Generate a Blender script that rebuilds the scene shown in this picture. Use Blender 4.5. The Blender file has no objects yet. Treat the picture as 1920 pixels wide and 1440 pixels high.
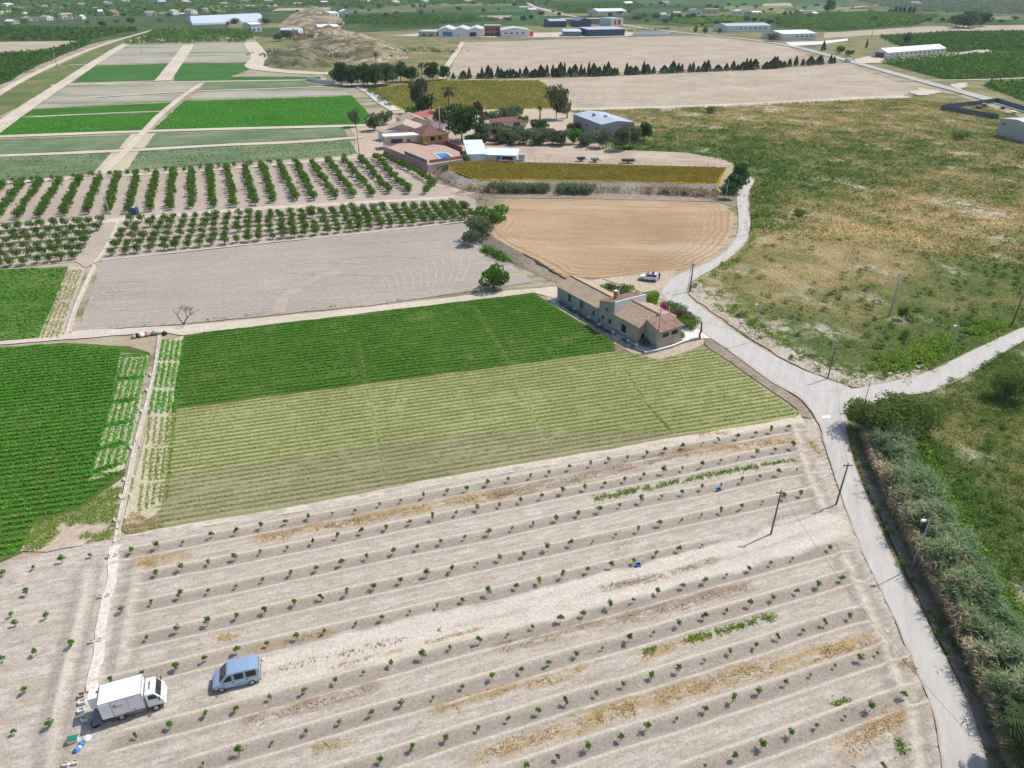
import bpy, bmesh, math, random
import numpy as np
from mathutils import Vector, Matrix
from mathutils.geometry import delaunay_2d_cdt

# ------------------------------------------------------------------ camera, sky, sun, exposure
F = 1331.0; YH = -50.0; CAMH = 54.0; TH = math.atan((720 - YH) / F)
SC = bpy.context.scene
COL = SC.collection
cam_d = bpy.data.cameras.new('camera'); cam = bpy.data.objects.new('camera', cam_d); COL.objects.link(cam)
cam_d.sensor_width = 36.0; cam_d.lens = 36.0 * F / 1920.0; cam_d.clip_end = 9000; cam_d.clip_start = 0.5
cam.location = (0, 0, CAMH); cam.rotation_euler = (math.pi / 2 - TH, 0, 0)
SC.camera = cam
SUN_EL = math.radians(54); SUN_AZ = math.atan2(0.47, 0.88)          # direction towards the sun, from +x to +y
sdir = Vector((math.cos(SUN_EL) * math.cos(SUN_AZ), math.cos(SUN_EL) * math.sin(SUN_AZ), math.sin(SUN_EL)))
W = bpy.data.worlds.new('World'); SC.world = W; W.use_nodes = True
wn = W.node_tree.nodes; wl = W.node_tree.links
sky = wn.new('ShaderNodeTexSky'); sky.sky_type = 'NISHITA'; sky.sun_disc = False
sky.sun_elevation = SUN_EL; sky.sun_rotation = math.pi / 2 - SUN_AZ; sky.air_density = 1.0; sky.dust_density = 1.5
bgn = wn['Background']; wl.new(sky.outputs[0], bgn.inputs[0]); bgn.inputs[1].default_value = 0.14
sun_d = bpy.data.lights.new('sun', 'SUN'); sun_d.energy = 3.8; sun_d.angle = math.radians(0.6); sun_d.color = (1.0, 0.95, 0.88)
sun = bpy.data.objects.new('sun', sun_d); COL.objects.link(sun)
sun.rotation_euler = sdir.to_track_quat('Z', 'Y').to_euler(); sun.location = (0, 0, 200)
SC.view_settings.view_transform = 'Standard'; SC.view_settings.look = 'None'
SC.view_settings.exposure = 0.12; SC.view_settings.gamma = 1.0; SC.view_settings.use_curve_mapping = False
SC.render.engine = 'CYCLES'
SC.cycles.max_bounces = 5; SC.cycles.diffuse_bounces = 2; SC.cycles.glossy_bounces = 2; SC.cycles.transmission_bounces = 4
SC.cycles.volume_bounces = 0; SC.cycles.transparent_max_bounces = 6
SC.cycles.use_adaptive_sampling = True; SC.cycles.adaptive_threshold = 0.02
SC.cycles.use_denoising = True

random.seed(7); RNG = np.random.default_rng(7)

# ------------------------------------------------------------------ picture <-> place
def G(px, py, z=0.0):
    """ground point (at height z) seen through a photograph pixel"""
    u = (px - 960) / F; v = (py - 720) / F
    c, s = math.cos(TH), math.sin(TH)
    t = (z - CAMH) / (-s - v * c)
    return Vector((u * t, (c - v * s) * t, z))
def proj(X, Y, Z):
    c, s = math.cos(TH), math.sin(TH)
    zc = Y * c - (Z - CAMH) * s; yc = -Y * s - (Z - CAMH) * c
    return 960 + F * X / zc, 720 + F * yc / zc
def rise(px, py, top):
    """height of a thing standing at a pixel whose tip shows at image row top"""
    b = G(px, py); lo, hi = 0.0, 40.0
    for _ in range(40):
        m = (lo + hi) / 2
        if proj(b.x, b.y, m)[1] > top: lo = m
        else: hi = m
    return lo
def P2(pix): return np.array([G(*p)[:2] for p in pix])

# ------------------------------------------------------------------ noise
def vnoise(x, y, seed=0):
    xi = np.floor(x).astype(np.int64); yi = np.floor(y).astype(np.int64)
    fx = x - xi; fy = y - yi; fx = fx * fx * (3 - 2 * fx); fy = fy * fy * (3 - 2 * fy)
    def h(a, b):
        n = (a * 374761393 + b * 668265263 + seed * 1274126177) & 0x7fffffff
        n = ((n ^ (n >> 13)) * 1274126177) & 0x7fffffff
        return ((n ^ (n >> 16)) & 0xffff) / 65535.0
    return (h(xi, yi) * (1 - fx) + h(xi + 1, yi) * fx) * (1 - fy) + (h(xi, yi + 1) * (1 - fx) + h(xi + 1, yi + 1) * fx) * fy
def fbm(x, y, seed=0, oct=4):
    x = np.asarray(x, float); y = np.asarray(y, float); s = 0; a = 0.5; t = 0
    for o in range(oct):
        s = s + a * vnoise(x, y, seed + o * 17); t += a; a *= 0.5; x = x * 2.03 + 5.1; y = y * 2.03 + 9.7
    return s / t
def inpoly(x, y, poly):
    x = np.asarray(x); y = np.asarray(y); r = np.zeros(x.shape, bool); n = len(poly); j = n - 1
    for i in range(n):
        xi, yi = poly[i]; xj, yj = poly[j]
        if yi != yj:
            r ^= ((yi > y) != (yj > y)) & (x < (xj - xi) * (y - yi) / (yj - yi) + xi)
        j = i
    return r
def pdist(x, y, line):
    """distance to a polyline and the arc position on it"""
    x = np.asarray(x, float); y = np.asarray(y, float)
    best = np.full(x.shape, 1e9)
    for (ax, ay), (bx, by) in zip(line[:-1], line[1:]):
        dx, dy = bx - ax, by - ay; L = dx * dx + dy * dy + 1e-9
        t = np.clip(((x - ax) * dx + (y - ay) * dy) / L, 0, 1)
        best = np.minimum(best, np.hypot(x - ax - t * dx, y - ay - t * dy))
    return best
def catmull(pts, n=6):
    P = [np.array(p, float) for p in pts]; out = []
    P = [2 * P[0] - P[1]] + P + [2 * P[-1] - P[-2]]
    for i in range(1, len(P) - 2):
        a, b, c, d = P[i - 1:i + 3]
        for k in range(n):
            t = k / n
            out.append(0.5 * (2 * b + (c - a) * t + (2 * a - 5 * b + 4 * c - d) * t * t + (3 * b - a - 3 * c + d) * t ** 3))
    out.append(P[-2]); return np.array(out)

# ------------------------------------------------------------------ materials
MATS = {}
class NT:
    def __init__(s, name):
        s.m = bpy.data.materials.new(name); s.m.use_nodes = True; s.t = s.m.node_tree
        s.b = s.t.nodes['Principled BSDF']; s.out = s.t.nodes['Material Output']
        s.tc = s.n('ShaderNodeTexCoord'); MATS[name] = s.m
    def n(s, t, **k):
        o = s.t.nodes.new(t)
        for a, v in k.items(): setattr(o, a, v)
        return o
    def l(s, a, b): s.t.links.new(a, b)
    def map(s, ang=0, sc=(1, 1, 1)):
        m = s.n('ShaderNodeMapping'); m.vector_type = 'TEXTURE'
        m.inputs['Rotation'].default_value = (0, 0, ang)
        m.inputs['Scale'].default_value = sc
        s.l(s.tc.outputs['Object'], m.inputs[0]); return m.outputs[0]
    def noise(s, scale, vec=None, detail=4, rough=0.6, dist=0.0):
        o = s.n('ShaderNodeTexNoise'); o.inputs['Scale'].default_value = scale; o.inputs['Detail'].default_value = detail
        o.inputs['Roughness'].default_value = rough; o.inputs['Distortion'].default_value = dist
        s.l(vec if vec is not None else s.tc.outputs['Object'], o.inputs['Vector']); return o.outputs[0]
    def ramp(s, fac, stops):
        r = s.n('ShaderNodeValToRGB'); e = r.color_ramp.elements
        while len(e) < len(stops): e.new(0.5)
        for el, (p, c) in zip(e, stops):
            el.position = p; el.color = (*c, 1) if len(c) == 3 else c
        s.l(fac, r.inputs[0]); return r.outputs[0]
    def mix(s, fac, a, b, mode='MIX'):
        m = s.n('ShaderNodeMix'); m.data_type = 'RGBA'; m.blend_type = mode
        for sock, v in ((m.inputs[0], fac), (m.inputs[6], a), (m.inputs[7], b)):
            if isinstance(v, (int, float)): sock.default_value = v
            elif isinstance(v, tuple): sock.default_value = (*v, 1)
            else: s.l(v, sock)
        return m.outputs[2]
    def math(s, op, a, b=0.0, clamp=False):
        m = s.n('ShaderNodeMath'); m.operation = op; m.use_clamp = clamp
        for sock, v in ((m.inputs[0], a), (m.inputs[1], b)):
            if isinstance(v, (int, float)): sock.default_value = v
            else: s.l(v, sock)
        return m.outputs[0]
    def sstep(s, v, a, b):
        m = s.n('ShaderNodeMapRange'); m.interpolation_type = 'SMOOTHSTEP'
        m.inputs[1].default_value = a; m.inputs[2].default_value = b; s.l(v, m.inputs[0]); return m.outputs[0]
    def attr(s, name):
        a = s.n('ShaderNodeAttribute'); a.attribute_name = name; return a.outputs['Fac']
    def bump(s, h, strength=0.4, dist=0.1):
        b = s.n('ShaderNodeBump'); b.inputs['Strength'].default_value = strength; b.inputs['Distance'].default_value = dist
        s.l(h, b.inputs['Height']); s.l(b.outputs[0], s.b.inputs['Normal'])
    def done(s, col, rough=0.9, spec=0.2, metal=0.0):
        if isinstance(col, tuple): s.b.inputs['Base Color'].default_value = (*col, 1)
        else: s.l(col, s.b.inputs['Base Color'])
        s.b.inputs['Roughness'].default_value = rough; s.b.inputs['Specular IOR Level'].default_value = spec
        s.b.inputs['Metallic'].default_value = metal
        return s.m
def plain(name, col, rough=0.6, spec=0.4, var=0.15, scale=3.0, metal=0.0, bump=0.0):
    """one colour with dirt and wear at two scales"""
    t = NT(name); d = tuple(c * (1 - var) for c in col); li = tuple(min(1, c * (1 + var * 0.6)) for c in col)
    n1 = t.noise(scale, detail=5, rough=0.65)
    c = t.ramp(n1, [(0.3, d), (0.55, col), (0.8, li)])
    if bump: t.bump(t.noise(scale * 6), bump, 0.02)
    return t.done(c, rough, spec, metal)
def soil(name, c1, c2, c3, ang=0.32, stretch=6.0, scale=0.25, fine=2.2, speck=None, lines=None, bump=0.5, bdist=0.12, patch=None):
    """earth: broad patches, row-wise streaks, crumbs; optional tillage lines (pitch, strength) and a patch colour"""
    t = NT(name); st = t.map(ang, (stretch, 1, 1))
    broad = t.noise(0.045, detail=3, rough=0.55)
    streak = t.noise(scale * 3, st, detail=5, rough=0.65)
    crumb = t.noise(fine, detail=6, rough=0.75)
    c = t.ramp(t.math('ADD', t.math('MULTIPLY', broad, 0.5), t.math('MULTIPLY', streak, 0.5)), [(0.36, c1), (0.5, c2), (0.64, c3)])
    c = t.mix(0.75, c, t.ramp(crumb, [(0.3, (0.62, 0.60, 0.58)), (0.5, (0.98, 0.98, 0.98)), (0.7, (1.3, 1.3, 1.3))]), 'MULTIPLY')
    h = crumb
    if lines:
        w = t.n('ShaderNodeTexWave'); w.wave_type = 'BANDS'; w.bands_direction = 'Y'
        w.inputs['Scale'].default_value = 2 * math.pi / lines[0] / 20.0
        w.inputs['Distortion'].default_value = lines[2] if len(lines) > 2 else 0.6; w.inputs['Detail'].default_value = 2; w.inputs['Detail Scale'].default_value = 0.3
        t.l(t.map(ang), w.inputs['Vector'])
        k = t.math('MULTIPLY', t.math('SUBTRACT', 1.0, w.outputs['Fac']), lines[1])
        c = t.mix(k, c, lines[3] if len(lines) > 3 else tuple(x * 0.45 for x in c1))
        h = t.math('ADD', h, t.math('MULTIPLY', w.outputs['Fac'], 1.2))
    if patch:
        pm = t.sstep(t.noise(patch[1], st, detail=6, rough=0.7), patch[2], patch[2] + 0.1)
        c = t.mix(t.math('MULTIPLY', pm, patch[3]), c, patch[0])
    if speck:
        v = t.n('ShaderNodeTexVoronoi'); v.inputs['Scale'].default_value = speck[1]; t.l(t.tc.outputs['Object'], v.inputs['Vector'])
        c = t.mix(t.math('MULTIPLY', t.sstep(v.outputs['Distance'], 0.28, 0.12), t.sstep(streak, 0.42, 0.6)), c, speck[0])
    t.bump(h, bump, bdist); return t.done(c, 0.95, 0.1)
def leafmat(name, dark, mid, light, trans=0.42, var=0.12, vscale=0.12, rough=0.6, gain=1.55):
    if gain != 1: dark, mid, light = [tuple(min(.75, c * gain) for c in q) for q in (dark, mid, light)]
    t = NT(name)
    ti = t.attr('tint'); big = t.noise(vscale, detail=3)
    oi = t.n('ShaderNodeObjectInfo')
    f = t.math('ADD', t.math('MULTIPLY', ti, 0.7), t.math('MULTIPLY', big, 0.3))
    f = t.math('ADD', f, t.math('MULTIPLY', t.math('SUBTRACT', oi.outputs['Random'], 0.5), var * 2))
    c = t.ramp(f, [(0.15, dark), (0.5, mid), (0.85, light)])
    t.done(c, rough, 0.08)
    tr = t.n('ShaderNodeBsdfTranslucent'); t.l(c, tr.inputs[0])
    mx = t.n('ShaderNodeMixShader'); mx.inputs[0].default_value = trans
    t.l(t.b.outputs[0], mx.inputs[1]); t.l(tr.outputs[0], mx.inputs[2]); t.l(mx.outputs[0], t.out.inputs[0])
    return t.m

# ------------------------------------------------------------------ objects
def link(o, parent=None):
    COL.objects.link(o)
    if parent is not None: o.parent = parent
    return o
def tag(o, label=None, cat=None, group=None, kind=None):
    if label: o['label'] = label
    if cat: o['category'] = cat
    if group: o['group'] = group
    if kind: o['kind'] = kind
    return o
def empty(name, loc, rz=0.0, label=None, cat=None, group=None, scale=None):
    o = bpy.data.objects.new(name, None); o.empty_display_size = 0.3; o.location = loc; o.rotation_euler = (0, 0, rz)
    if scale is not None: o.scale = scale if hasattr(scale, '__len__') else (scale,) * 3
    link(o); return tag(o, label, cat, group)
def place(mesh, name, parent=None, loc=(0, 0, 0), rot=(0, 0, 0), scale=(1, 1, 1)):
    o = bpy.data.objects.new(name, mesh); o.location = loc; o.rotation_euler = rot; o.scale = scale
    return link(o, parent)
def npmesh(name, V, Fc, mat, attrs=None, smooth=False):
    V = np.asarray(V, np.float32); Fc = np.asarray(Fc, np.int32); k = Fc.shape[1]
    me = bpy.data.meshes.new(name); me.vertices.add(len(V)); me.vertices.foreach_set('co', V.ravel())
    me.loops.add(Fc.size); me.loops.foreach_set('vertex_index', Fc.ravel())
    me.polygons.add(len(Fc)); me.polygons.foreach_set('loop_start', np.arange(0, Fc.size, k, dtype=np.int32))
    if smooth: me.polygons.foreach_set('use_smooth', np.ones(len(Fc), bool))
    for a, v in (attrs or {}).items():
        at = me.attributes.new(a, 'FLOAT', 'POINT'); at.data.foreach_set('value', np.asarray(v, np.float32))
    me.update(calc_edges=True); me.materials.append(MATS[mat] if isinstance(mat, str) else mat); return me
class MB:
    """collects simple solids into one mesh"""
    def __init__(s): s.v = []; s.f = []; s.mi = []; s.cur = 0
    def add(s, vs, fs):
        o = len(s.v); s.v += [tuple(v) for v in vs]
        for f in fs: s.f.append([i + o for i in f]); s.mi.append(s.cur)
        return s
    def hexa(s, p):  # 8 points: bottom ring of 4 (ccw from above), top ring of 4
        return s.add(p, [(3, 2, 1, 0), (4, 5, 6, 7), (0, 1, 5, 4), (1, 2, 6, 5), (2, 3, 7, 6), (3, 0, 4, 7)])
    def box(s, x0, x1, y0, y1, z0, z1):
        return s.hexa([(x0, y0, z0), (x1, y0, z0), (x1, y1, z0), (x0, y1, z0), (x0, y0, z1), (x1, y0, z1), (x1, y1, z1), (x0, y1, z1)])
    def prism(s, pts, h0, h1, axis='z'):
        n = len(pts)
        if axis == 'z': A = [(x, y, h0) for x, y in pts]; B = [(x, y, h1) for x, y in pts]
        elif axis == 'y': A = [(x, h0, y) for x, y in pts]; B = [(x, h1, y) for x, y in pts]
        else: A = [(h0, x, y) for x, y in pts]; B = [(h1, x, y) for x, y in pts]
        return s.add(A + B, [tuple(range(n))[::-1], tuple(range(n, 2 * n))] + [(i, (i + 1) % n, n + (i + 1) % n, n + i) for i in range(n)])
    def tube(s, pts, rad, seg=6):
        pts = [Vector(p) for p in pts]; rings = []
        if not hasattr(rad, '__len__'): rad = [rad] * len(pts)
        for i, p in enumerate(pts):
            d = (pts[min(i + 1, len(pts) - 1)] - pts[max(i - 1, 0)]).normalized()
            a = d.orthogonal().normalized() if abs(d.z) < 0.95 else Vector((1, 0, 0)); a = (a - d * a.dot(d)).normalized(); b = d.cross(a)
            rings.append([p + (a * math.cos(2 * math.pi * k / seg) + b * math.sin(2 * math.pi * k / seg)) * rad[i] for k in range(seg)])
        vs = [v for r in rings for v in r]; fs = []
        for i in range(len(pts) - 1):
            for k in range(seg): fs.append((i * seg + k, i * seg + (k + 1) % seg, (i + 1) * seg + (k + 1) % seg, (i + 1) * seg + k))
        fs.append(tuple(range(seg))[::-1]); fs.append(tuple(range((len(pts) - 1) * seg, len(pts) * seg)))
        return s.add(vs, fs)
    def cyl(s, a, b, r, seg=12): return s.tube([a, b], r, seg)
    def loft(s, rings, cap=True):
        n = len(rings[0]); vs = [v for r in rings for v in r]; fs = []
        for i in range(len(rings) - 1):
            for k in range(n): fs.append((i * n + k, i * n + (k + 1) % n, (i + 1) * n + (k + 1) % n, (i + 1) * n + k))
        if cap: fs.append(tuple(range(n))[::-1]); fs.append(tuple(range((len(rings) - 1) * n, len(rings) * n)))
        return s.add(vs, fs)
    def mesh(s, name, mats, bevel=0.0, smooth=False):
        me = bpy.data.meshes.new(name); me.from_pydata(s.v, [], s.f)
        for m in ([mats] if not isinstance(mats, (list, tuple)) else mats): me.materials.append(MATS[m])
        for p, i in zip(me.polygons, s.mi): p.material_index = i; p.use_smooth = smooth
        bm = bmesh.new(); bm.from_mesh(me)
        bmesh.ops.recalc_face_normals(bm, faces=bm.faces)
        if bevel: bmesh.ops.bevel(bm, geom=list(bm.edges), offset=bevel, segments=2, affect='EDGES', profile=0.6, clamp_overlap=True)
        bm.to_mesh(me); bm.free(); return me
    def build(s, name, mats, parent=None, bevel=0.0, smooth=False, loc=(0, 0, 0), rot=(0, 0, 0)):
        return place(s.mesh(name, mats, bevel, smooth), name, parent, loc, rot)

# ---- ground sheets
def roughen(poly, step=1.5, amp=0.25, seed=0):
    out = []; n = len(poly)
    for i in range(n):
        a = np.array(poly[i]); b = np.array(poly[(i + 1) % n]); L = np.hypot(*(b - a)); k = max(1, min(120, int(L / step)))
        nv = np.array([-(b - a)[1], (b - a)[0]]) / (L + 1e-9)
        for j in range(k):
            p = a + (b - a) * j / k
            w = (fbm(np.array([p[0] * 0.45]), np.array([p[1] * 0.45]), seed, 3)[0] - 0.5) * 2 * amp
            out.append(tuple(p + nv * w))
    return out
def sheet(name, pix, z, mat, amp=0.3, step=1.5, world=False, label=None, kind='structure', res=None, hf=None, attrs=None, skirt=False):
    poly = [tuple(p) for p in (pix if world else P2(pix))]
    if amp: poly = roughen(poly, step, amp, len(name))
    pts = [Vector(p) for p in poly]; n = len(pts)
    if res:
        a = np.array(poly); gx, gy = np.meshgrid(np.arange(a[:, 0].min(), a[:, 0].max(), res), np.arange(a[:, 1].min(), a[:, 1].max(), res))
        gx = gx.ravel(); gy = gy.ravel(); m = inpoly(gx, gy, poly)
        pts += [Vector((x, y)) for x, y in zip(gx[m], gy[m])]
    vs, _, fs, *_ = delaunay_2d_cdt(pts, [], [list(range(n))], 1, 1e-4)
    V = np.array([(v.x, v.y, 0) for v in vs]); V[:, 2] = z
    if hf is not None: V[:, 2] += hf(V[:, 0], V[:, 1])
    Fc = np.array([f[:] for f in fs], np.int32)
    p = V[Fc]; cr = np.cross(p[:, 1] - p[:, 0], p[:, 2] - p[:, 0])[:, 2]; Fc[cr < 0] = Fc[cr < 0][:, ::-1]
    if skirt:
        ed = {}
        for f in Fc:
            for a_, b_ in ((f[0], f[1]), (f[1], f[2]), (f[2], f[0])): ed[(a_, b_)] = 1
        bd = [e_ for e_ in ed if (e_[1], e_[0]) not in ed]; nv = len(V); ids = sorted({i for e_ in bd for i in e_}); mp = {i: nv + k for k, i in enumerate(ids)}
        low = V[ids].copy(); low[:, 2] = -.2; V = np.vstack([V, low]); Fc = np.vstack([Fc] + [np.array([[a_, mp[a_], mp[b_]], [a_, mp[b_], b_]]) for a_, b_ in bd]).astype(np.int32)
    at = {k: f(V[:, 0], V[:, 1]) for k, f in (attrs or {}).items()}
    o = place(npmesh(name, V, Fc, mat, at, smooth=hf is not None and not skirt), name); tag(o, label, kind=kind); return o
def strip(name, left, right, z, mat, world=False, n=6, label=None, amp=0.12, thick=0.0):
    L = catmull(left if world else P2(left), n); R = catmull(right if world else P2(right), n)
    k = min(len(L), len(R)); L = L[:k]; R = R[:k]
    wob = (fbm(L[:, 0] * 0.6, L[:, 1] * 0.6, 3, 3) - 0.5) * 2 * amp; wob2 = (fbm(R[:, 0] * 0.6, R[:, 1] * 0.6, 4, 3) - 0.5) * 2 * amp
    d = (R - L) / (np.hypot(*(R - L).T)[:, None] + 1e-9); L = L + d * wob[:, None]; R = R + d * wob2[:, None]
    V = []; Fc = []
    for i in range(k):
        for j in range(5):
            t = j / 4; p = L[i] * (1 - t) + R[i] * t; V.append((p[0], p[1], z))
    for i in range(k - 1):
        for j in range(4): a = i * 5 + j; Fc.append((a, a + 1, a + 6, a + 5))
    V = np.array(V); Fc = np.array(Fc); p = V[Fc]; cr = np.cross(p[:, 1] - p[:, 0], p[:, 2] - p[:, 0])[:, 2]
    Fc[cr < 0] = Fc[cr < 0][:, ::-1]
    ac = np.tile(np.array([0, .25, .5, .75, 1.0]), len(V) // 5)
    o = place(npmesh(name, V, Fc, mat, {'across': ac}), name); tag(o, label, kind='structure'); return o
def track(name, line, width, z, mat, label=None, n=6, amp=0.25):
    C = catmull(P2(line), n); T = np.gradient(C, axis=0); T /= np.hypot(*T.T)[:, None]; N = np.stack([-T[:, 1], T[:, 0]], 1) * width / 2
    return strip(name, C + N, C - N, z, mat, world=True, n=1, label=label, amp=amp)

# ---- foliage pieces (numpy)
def unit(v): return v / (np.linalg.norm(v, axis=1)[:, None] + 1e-9)
def leaves(P, size, tint, rng, up=0.4, aspect=0.55):
    n = len(P); size = np.broadcast_to(size, (n,))
    nr = unit(rng.normal(size=(n, 3)) + np.array([0, 0, up])); t = unit(np.cross(nr, rng.normal(size=(n, 3)))); b = np.cross(nr, t)
    a = (t * size[:, None] * 0.5); w = b * (size * aspect * 0.5)[:, None]
    V = np.stack([P - a, P + w, P + a, P - w], 1).reshape(-1, 3)
    return V, np.arange(4 * n).reshape(-1, 4), np.repeat(tint, 4)
def blades(P, h, w, lean, tint, rng, droop=0.0):
    """narrow upright triangles"""
    n = len(P); az = rng.uniform(0, 2 * math.pi, n); h = np.broadcast_to(h, (n,)); w = np.broadcast_to(w, (n,))
    d = np.stack([np.cos(az), np.sin(az), np.zeros(n)], 1); s = np.stack([-np.sin(az), np.cos(az), np.zeros(n)], 1)
    ln = lean * rng.uniform(0.2, 1.0, n)
    tip = P + d * (h * ln)[:, None] + np.array([0, 0, 1.0]) * (h * np.sqrt(np.clip(1 - ln * ln, 0.05, 1)))[:, None]
    V = np.stack([P - s * (w / 2)[:, None], P + s * (w / 2)[:, None], tip], 1).reshape(-1, 3)
    return V, np.arange(3 * n).reshape(-1, 3), np.repeat(tint, 3)
def crown(rng, n, r, h, z0, lumps=9, size=0.3, hollow=0.45, shape='round', up=0.4, aspect=0.55):
    """leaves in uneven clumps; the clumps fill an ellipsoid of radius r and height h whose foot is at z0"""
    c = []
    while len(c) < lumps:
        p = rng.uniform(-1, 1, 3)
        if np.dot(p, p) < 1:
            if shape == 'cone': p[:2] *= (1 - (p[2] + 1) / 2) ** 0.8
            if shape == 'dome' and p[2] < -0.4: continue
            c.append(p)
    c = np.array(c); cr = rng.uniform(0.28, 0.5, lumps)
    if shape == 'cone': cr *= (1.1 - (c[:, 2] + 1) / 2 * 0.8)
    k = rng.choice(lumps, n, p=cr ** 2 / (cr ** 2).sum())
    d = unit(rng.normal(size=(n, 3))); rad = cr[k] * (hollow + (1 - hollow) * rng.uniform(0, 1, n) ** 0.4)
    q = c[k] * 0.72 + d * rad[:, None]
    P = np.stack([q[:, 0] * r, q[:, 1] * r, z0 + (q[:, 2] + 1) / 2 * h], 1)
    P[:, 2] = np.maximum(P[:, 2], 0.05)
    lt = rng.uniform(0, 1, lumps)
    tint = np.clip(0.5 * rng.uniform(0, 1, n) + 0.25 * lt[k] + 0.25 * rng.uniform(0, 1, n), 0, 1)
    return leaves(P, size * rng.uniform(0.6, 1.3, n), tint, rng, up, aspect)
def cat3(parts):
    V = []; Fc = []; T = []; o = 0
    for v, f, t in parts: V.append(v); Fc.append(f + o); T.append(t); o += len(v)
    return np.concatenate(V), np.concatenate(Fc), np.concatenate(T)
def crown_mesh(name, mat, *a, **k):
    v, f, t = crown(*a, **k); return npmesh(name, v, f, mat, {'tint': t})
def trunk_mesh(name, mat, h, r, limbs=4, spread=0.8, seed=0, top=None):
    rg = random.Random(seed); m = MB(); top = top or h * 1.6
    bx, by = rg.uniform(-.1, .1) * h, rg.uniform(-.1, .1) * h
    m.tube([(0, 0, -0.1), (bx * .4, by * .4, h * .5), (bx, by, h)], [r * 1.25, r, r * .8], 7)
    for i in range(limbs):
        a = 2 * math.pi * i / max(1, limbs) + rg.uniform(-.4, .4); s = spread * rg.uniform(.6, 1.1)
        m.tube([(bx, by, h * .9), (bx + math.cos(a) * s * .5, by + math.sin(a) * s * .5, h + (top - h) * .5), (bx + math.cos(a) * s, by + math.sin(a) * s, top)], [r * .6, r * .4, r * .12], 5)
    return m.mesh(name, mat, smooth=True)

# ================================================================== materials of the place
ROW = 0.325        # bearing of the near rows (rad)
TRK = 0.262        # bearing of the middle fields
soil('ground_soil', (0.30, 0.25, 0.17), (0.37, 0.31, 0.22), (0.45, 0.39, 0.30), ang=TRK, patch=((0.12, 0.14, 0.05), 0.12, 0.5, 0.7))
soil('grey_soil', (0.345, 0.300, 0.255), (0.385, 0.335, 0.285), (0.43, 0.375, 0.32), ang=0.19, stretch=25, lines=(0.9, 0.20, 1.5), bump=0.3)
soil('orchard_earth', (0.36, 0.30, 0.25), (0.41, 0.345, 0.285), (0.46, 0.39, 0.33), ang=TRK, stretch=3, bump=0.35)
soil('brown_soil', (0.33, 0.225, 0.13), (0.405, 0.285, 0.17), (0.46, 0.335, 0.21), ang=-0.03, stretch=9, lines=(1.1, 0.20, 2.5), bump=0.4, patch=((0.50, 0.41, 0.30), 0.05, 0.54, 0.45))
soil('tan_soil', (0.37, 0.305, 0.225), (0.45, 0.375, 0.285), (0.53, 0.45, 0.355), ang=-0.35, stretch=7, scale=0.12, fine=0.5, lines=(4.2, 0.30, 3.0), bump=0.3, patch=((.33, .31, .20), .02, .56, .5))
soil('yard_soil', (0.40, 0.32, 0.24), (0.47, 0.38, 0.29), (0.53, 0.44, 0.35), ang=0, stretch=1.5, scale=0.3, bump=0.3)
soil('paddock_soil', (0.33, 0.26, 0.20), (0.43, 0.345, 0.265), (0.52, 0.44, 0.36), ang=0, stretch=3, scale=0.12, bump=0.3)
soil('track_dirt', (0.47, 0.405, 0.32), (0.545, 0.475, 0.385), (0.61, 0.54, 0.445), ang=TRK, stretch=8, scale=0.4, fine=3, bump=0.3)
soil('white_dust', (0.58, 0.53, 0.46), (0.66, 0.61, 0.54), (0.72, 0.67, 0.60), ang=1.3, stretch=4, scale=0.6, fine=3, bump=0.4)
soil('bank_earth', (0.23, 0.19, 0.14), (0.30, 0.25, 0.19), (0.39, 0.33, 0.26), ang=0, stretch=1, scale=0.5, fine=1.6, bump=0.9, bdist=0.3, patch=((0.12, 0.13, 0.05), 0.3, 0.58, 0.8))
soil('chalk_bank', (0.17, 0.14, 0.105), (0.25, 0.215, 0.17), (0.46, 0.42, 0.36), ang=0, stretch=0.4, scale=0.5, fine=1.2, bump=0.9, bdist=0.3)
soil('quarry_rock', (0.23, 0.19, 0.12), (0.40, 0.31, 0.21), (0.58, 0.48, 0.37), ang=0.5, stretch=1.2, scale=0.035, fine=0.25, bump=1.0, bdist=2.0, patch=((0.13, 0.135, 0.065), 0.06, 0.46, 0.85), speck=((.66, .60, .52), .12))
soil('scrub_hill', (0.14, 0.13, 0.07), (0.20, 0.18, 0.11), (0.32, 0.27, 0.19), ang=0.5, stretch=1.2, scale=0.05, fine=0.5, bump=0.9, bdist=0.8, patch=((0.07, 0.09, 0.03), 0.1, 0.48, 0.9))
soil('straw_soil', (0.27, 0.265, 0.12), (0.345, 0.335, 0.16), (0.42, 0.405, 0.21), ang=.268, stretch=8, scale=0.5, fine=3, bump=0.5, lines=(0.95, 0.72, 0.0, (0.14, 0.19, 0.05)))
soil('dull_straw', (0.24, 0.215, 0.13), (0.30, 0.27, 0.165), (0.38, 0.345, 0.22), ang=.268, stretch=8, scale=0.5, fine=3, bump=0.5, lines=(0.95, 0.5, 0.0, (0.15, 0.17, 0.065)))
soil('strip_soil', (0.40, 0.36, 0.24), (0.48, 0.43, 0.30), (0.55, 0.50, 0.36), ang=.3, stretch=2, scale=0.5, fine=3, bump=0.4)
soil('crop_gap_shade', (0.07, 0.13, 0.025), (0.10, 0.16, 0.035), (0.19, 0.22, 0.08), ang=TRK, stretch=8, scale=0.5, fine=3, bump=0.4)  # bed colour carries the shadow in the gaps between crop rows
soil('dense_crop_shade', (0.055, 0.095, 0.016), (0.08, 0.125, 0.026), (0.17, 0.19, 0.07), ang=.25, stretch=8, scale=0.5, fine=3, bump=0.4)  # deeper row-gap shadow under the dense crop, painted into the bed
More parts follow.
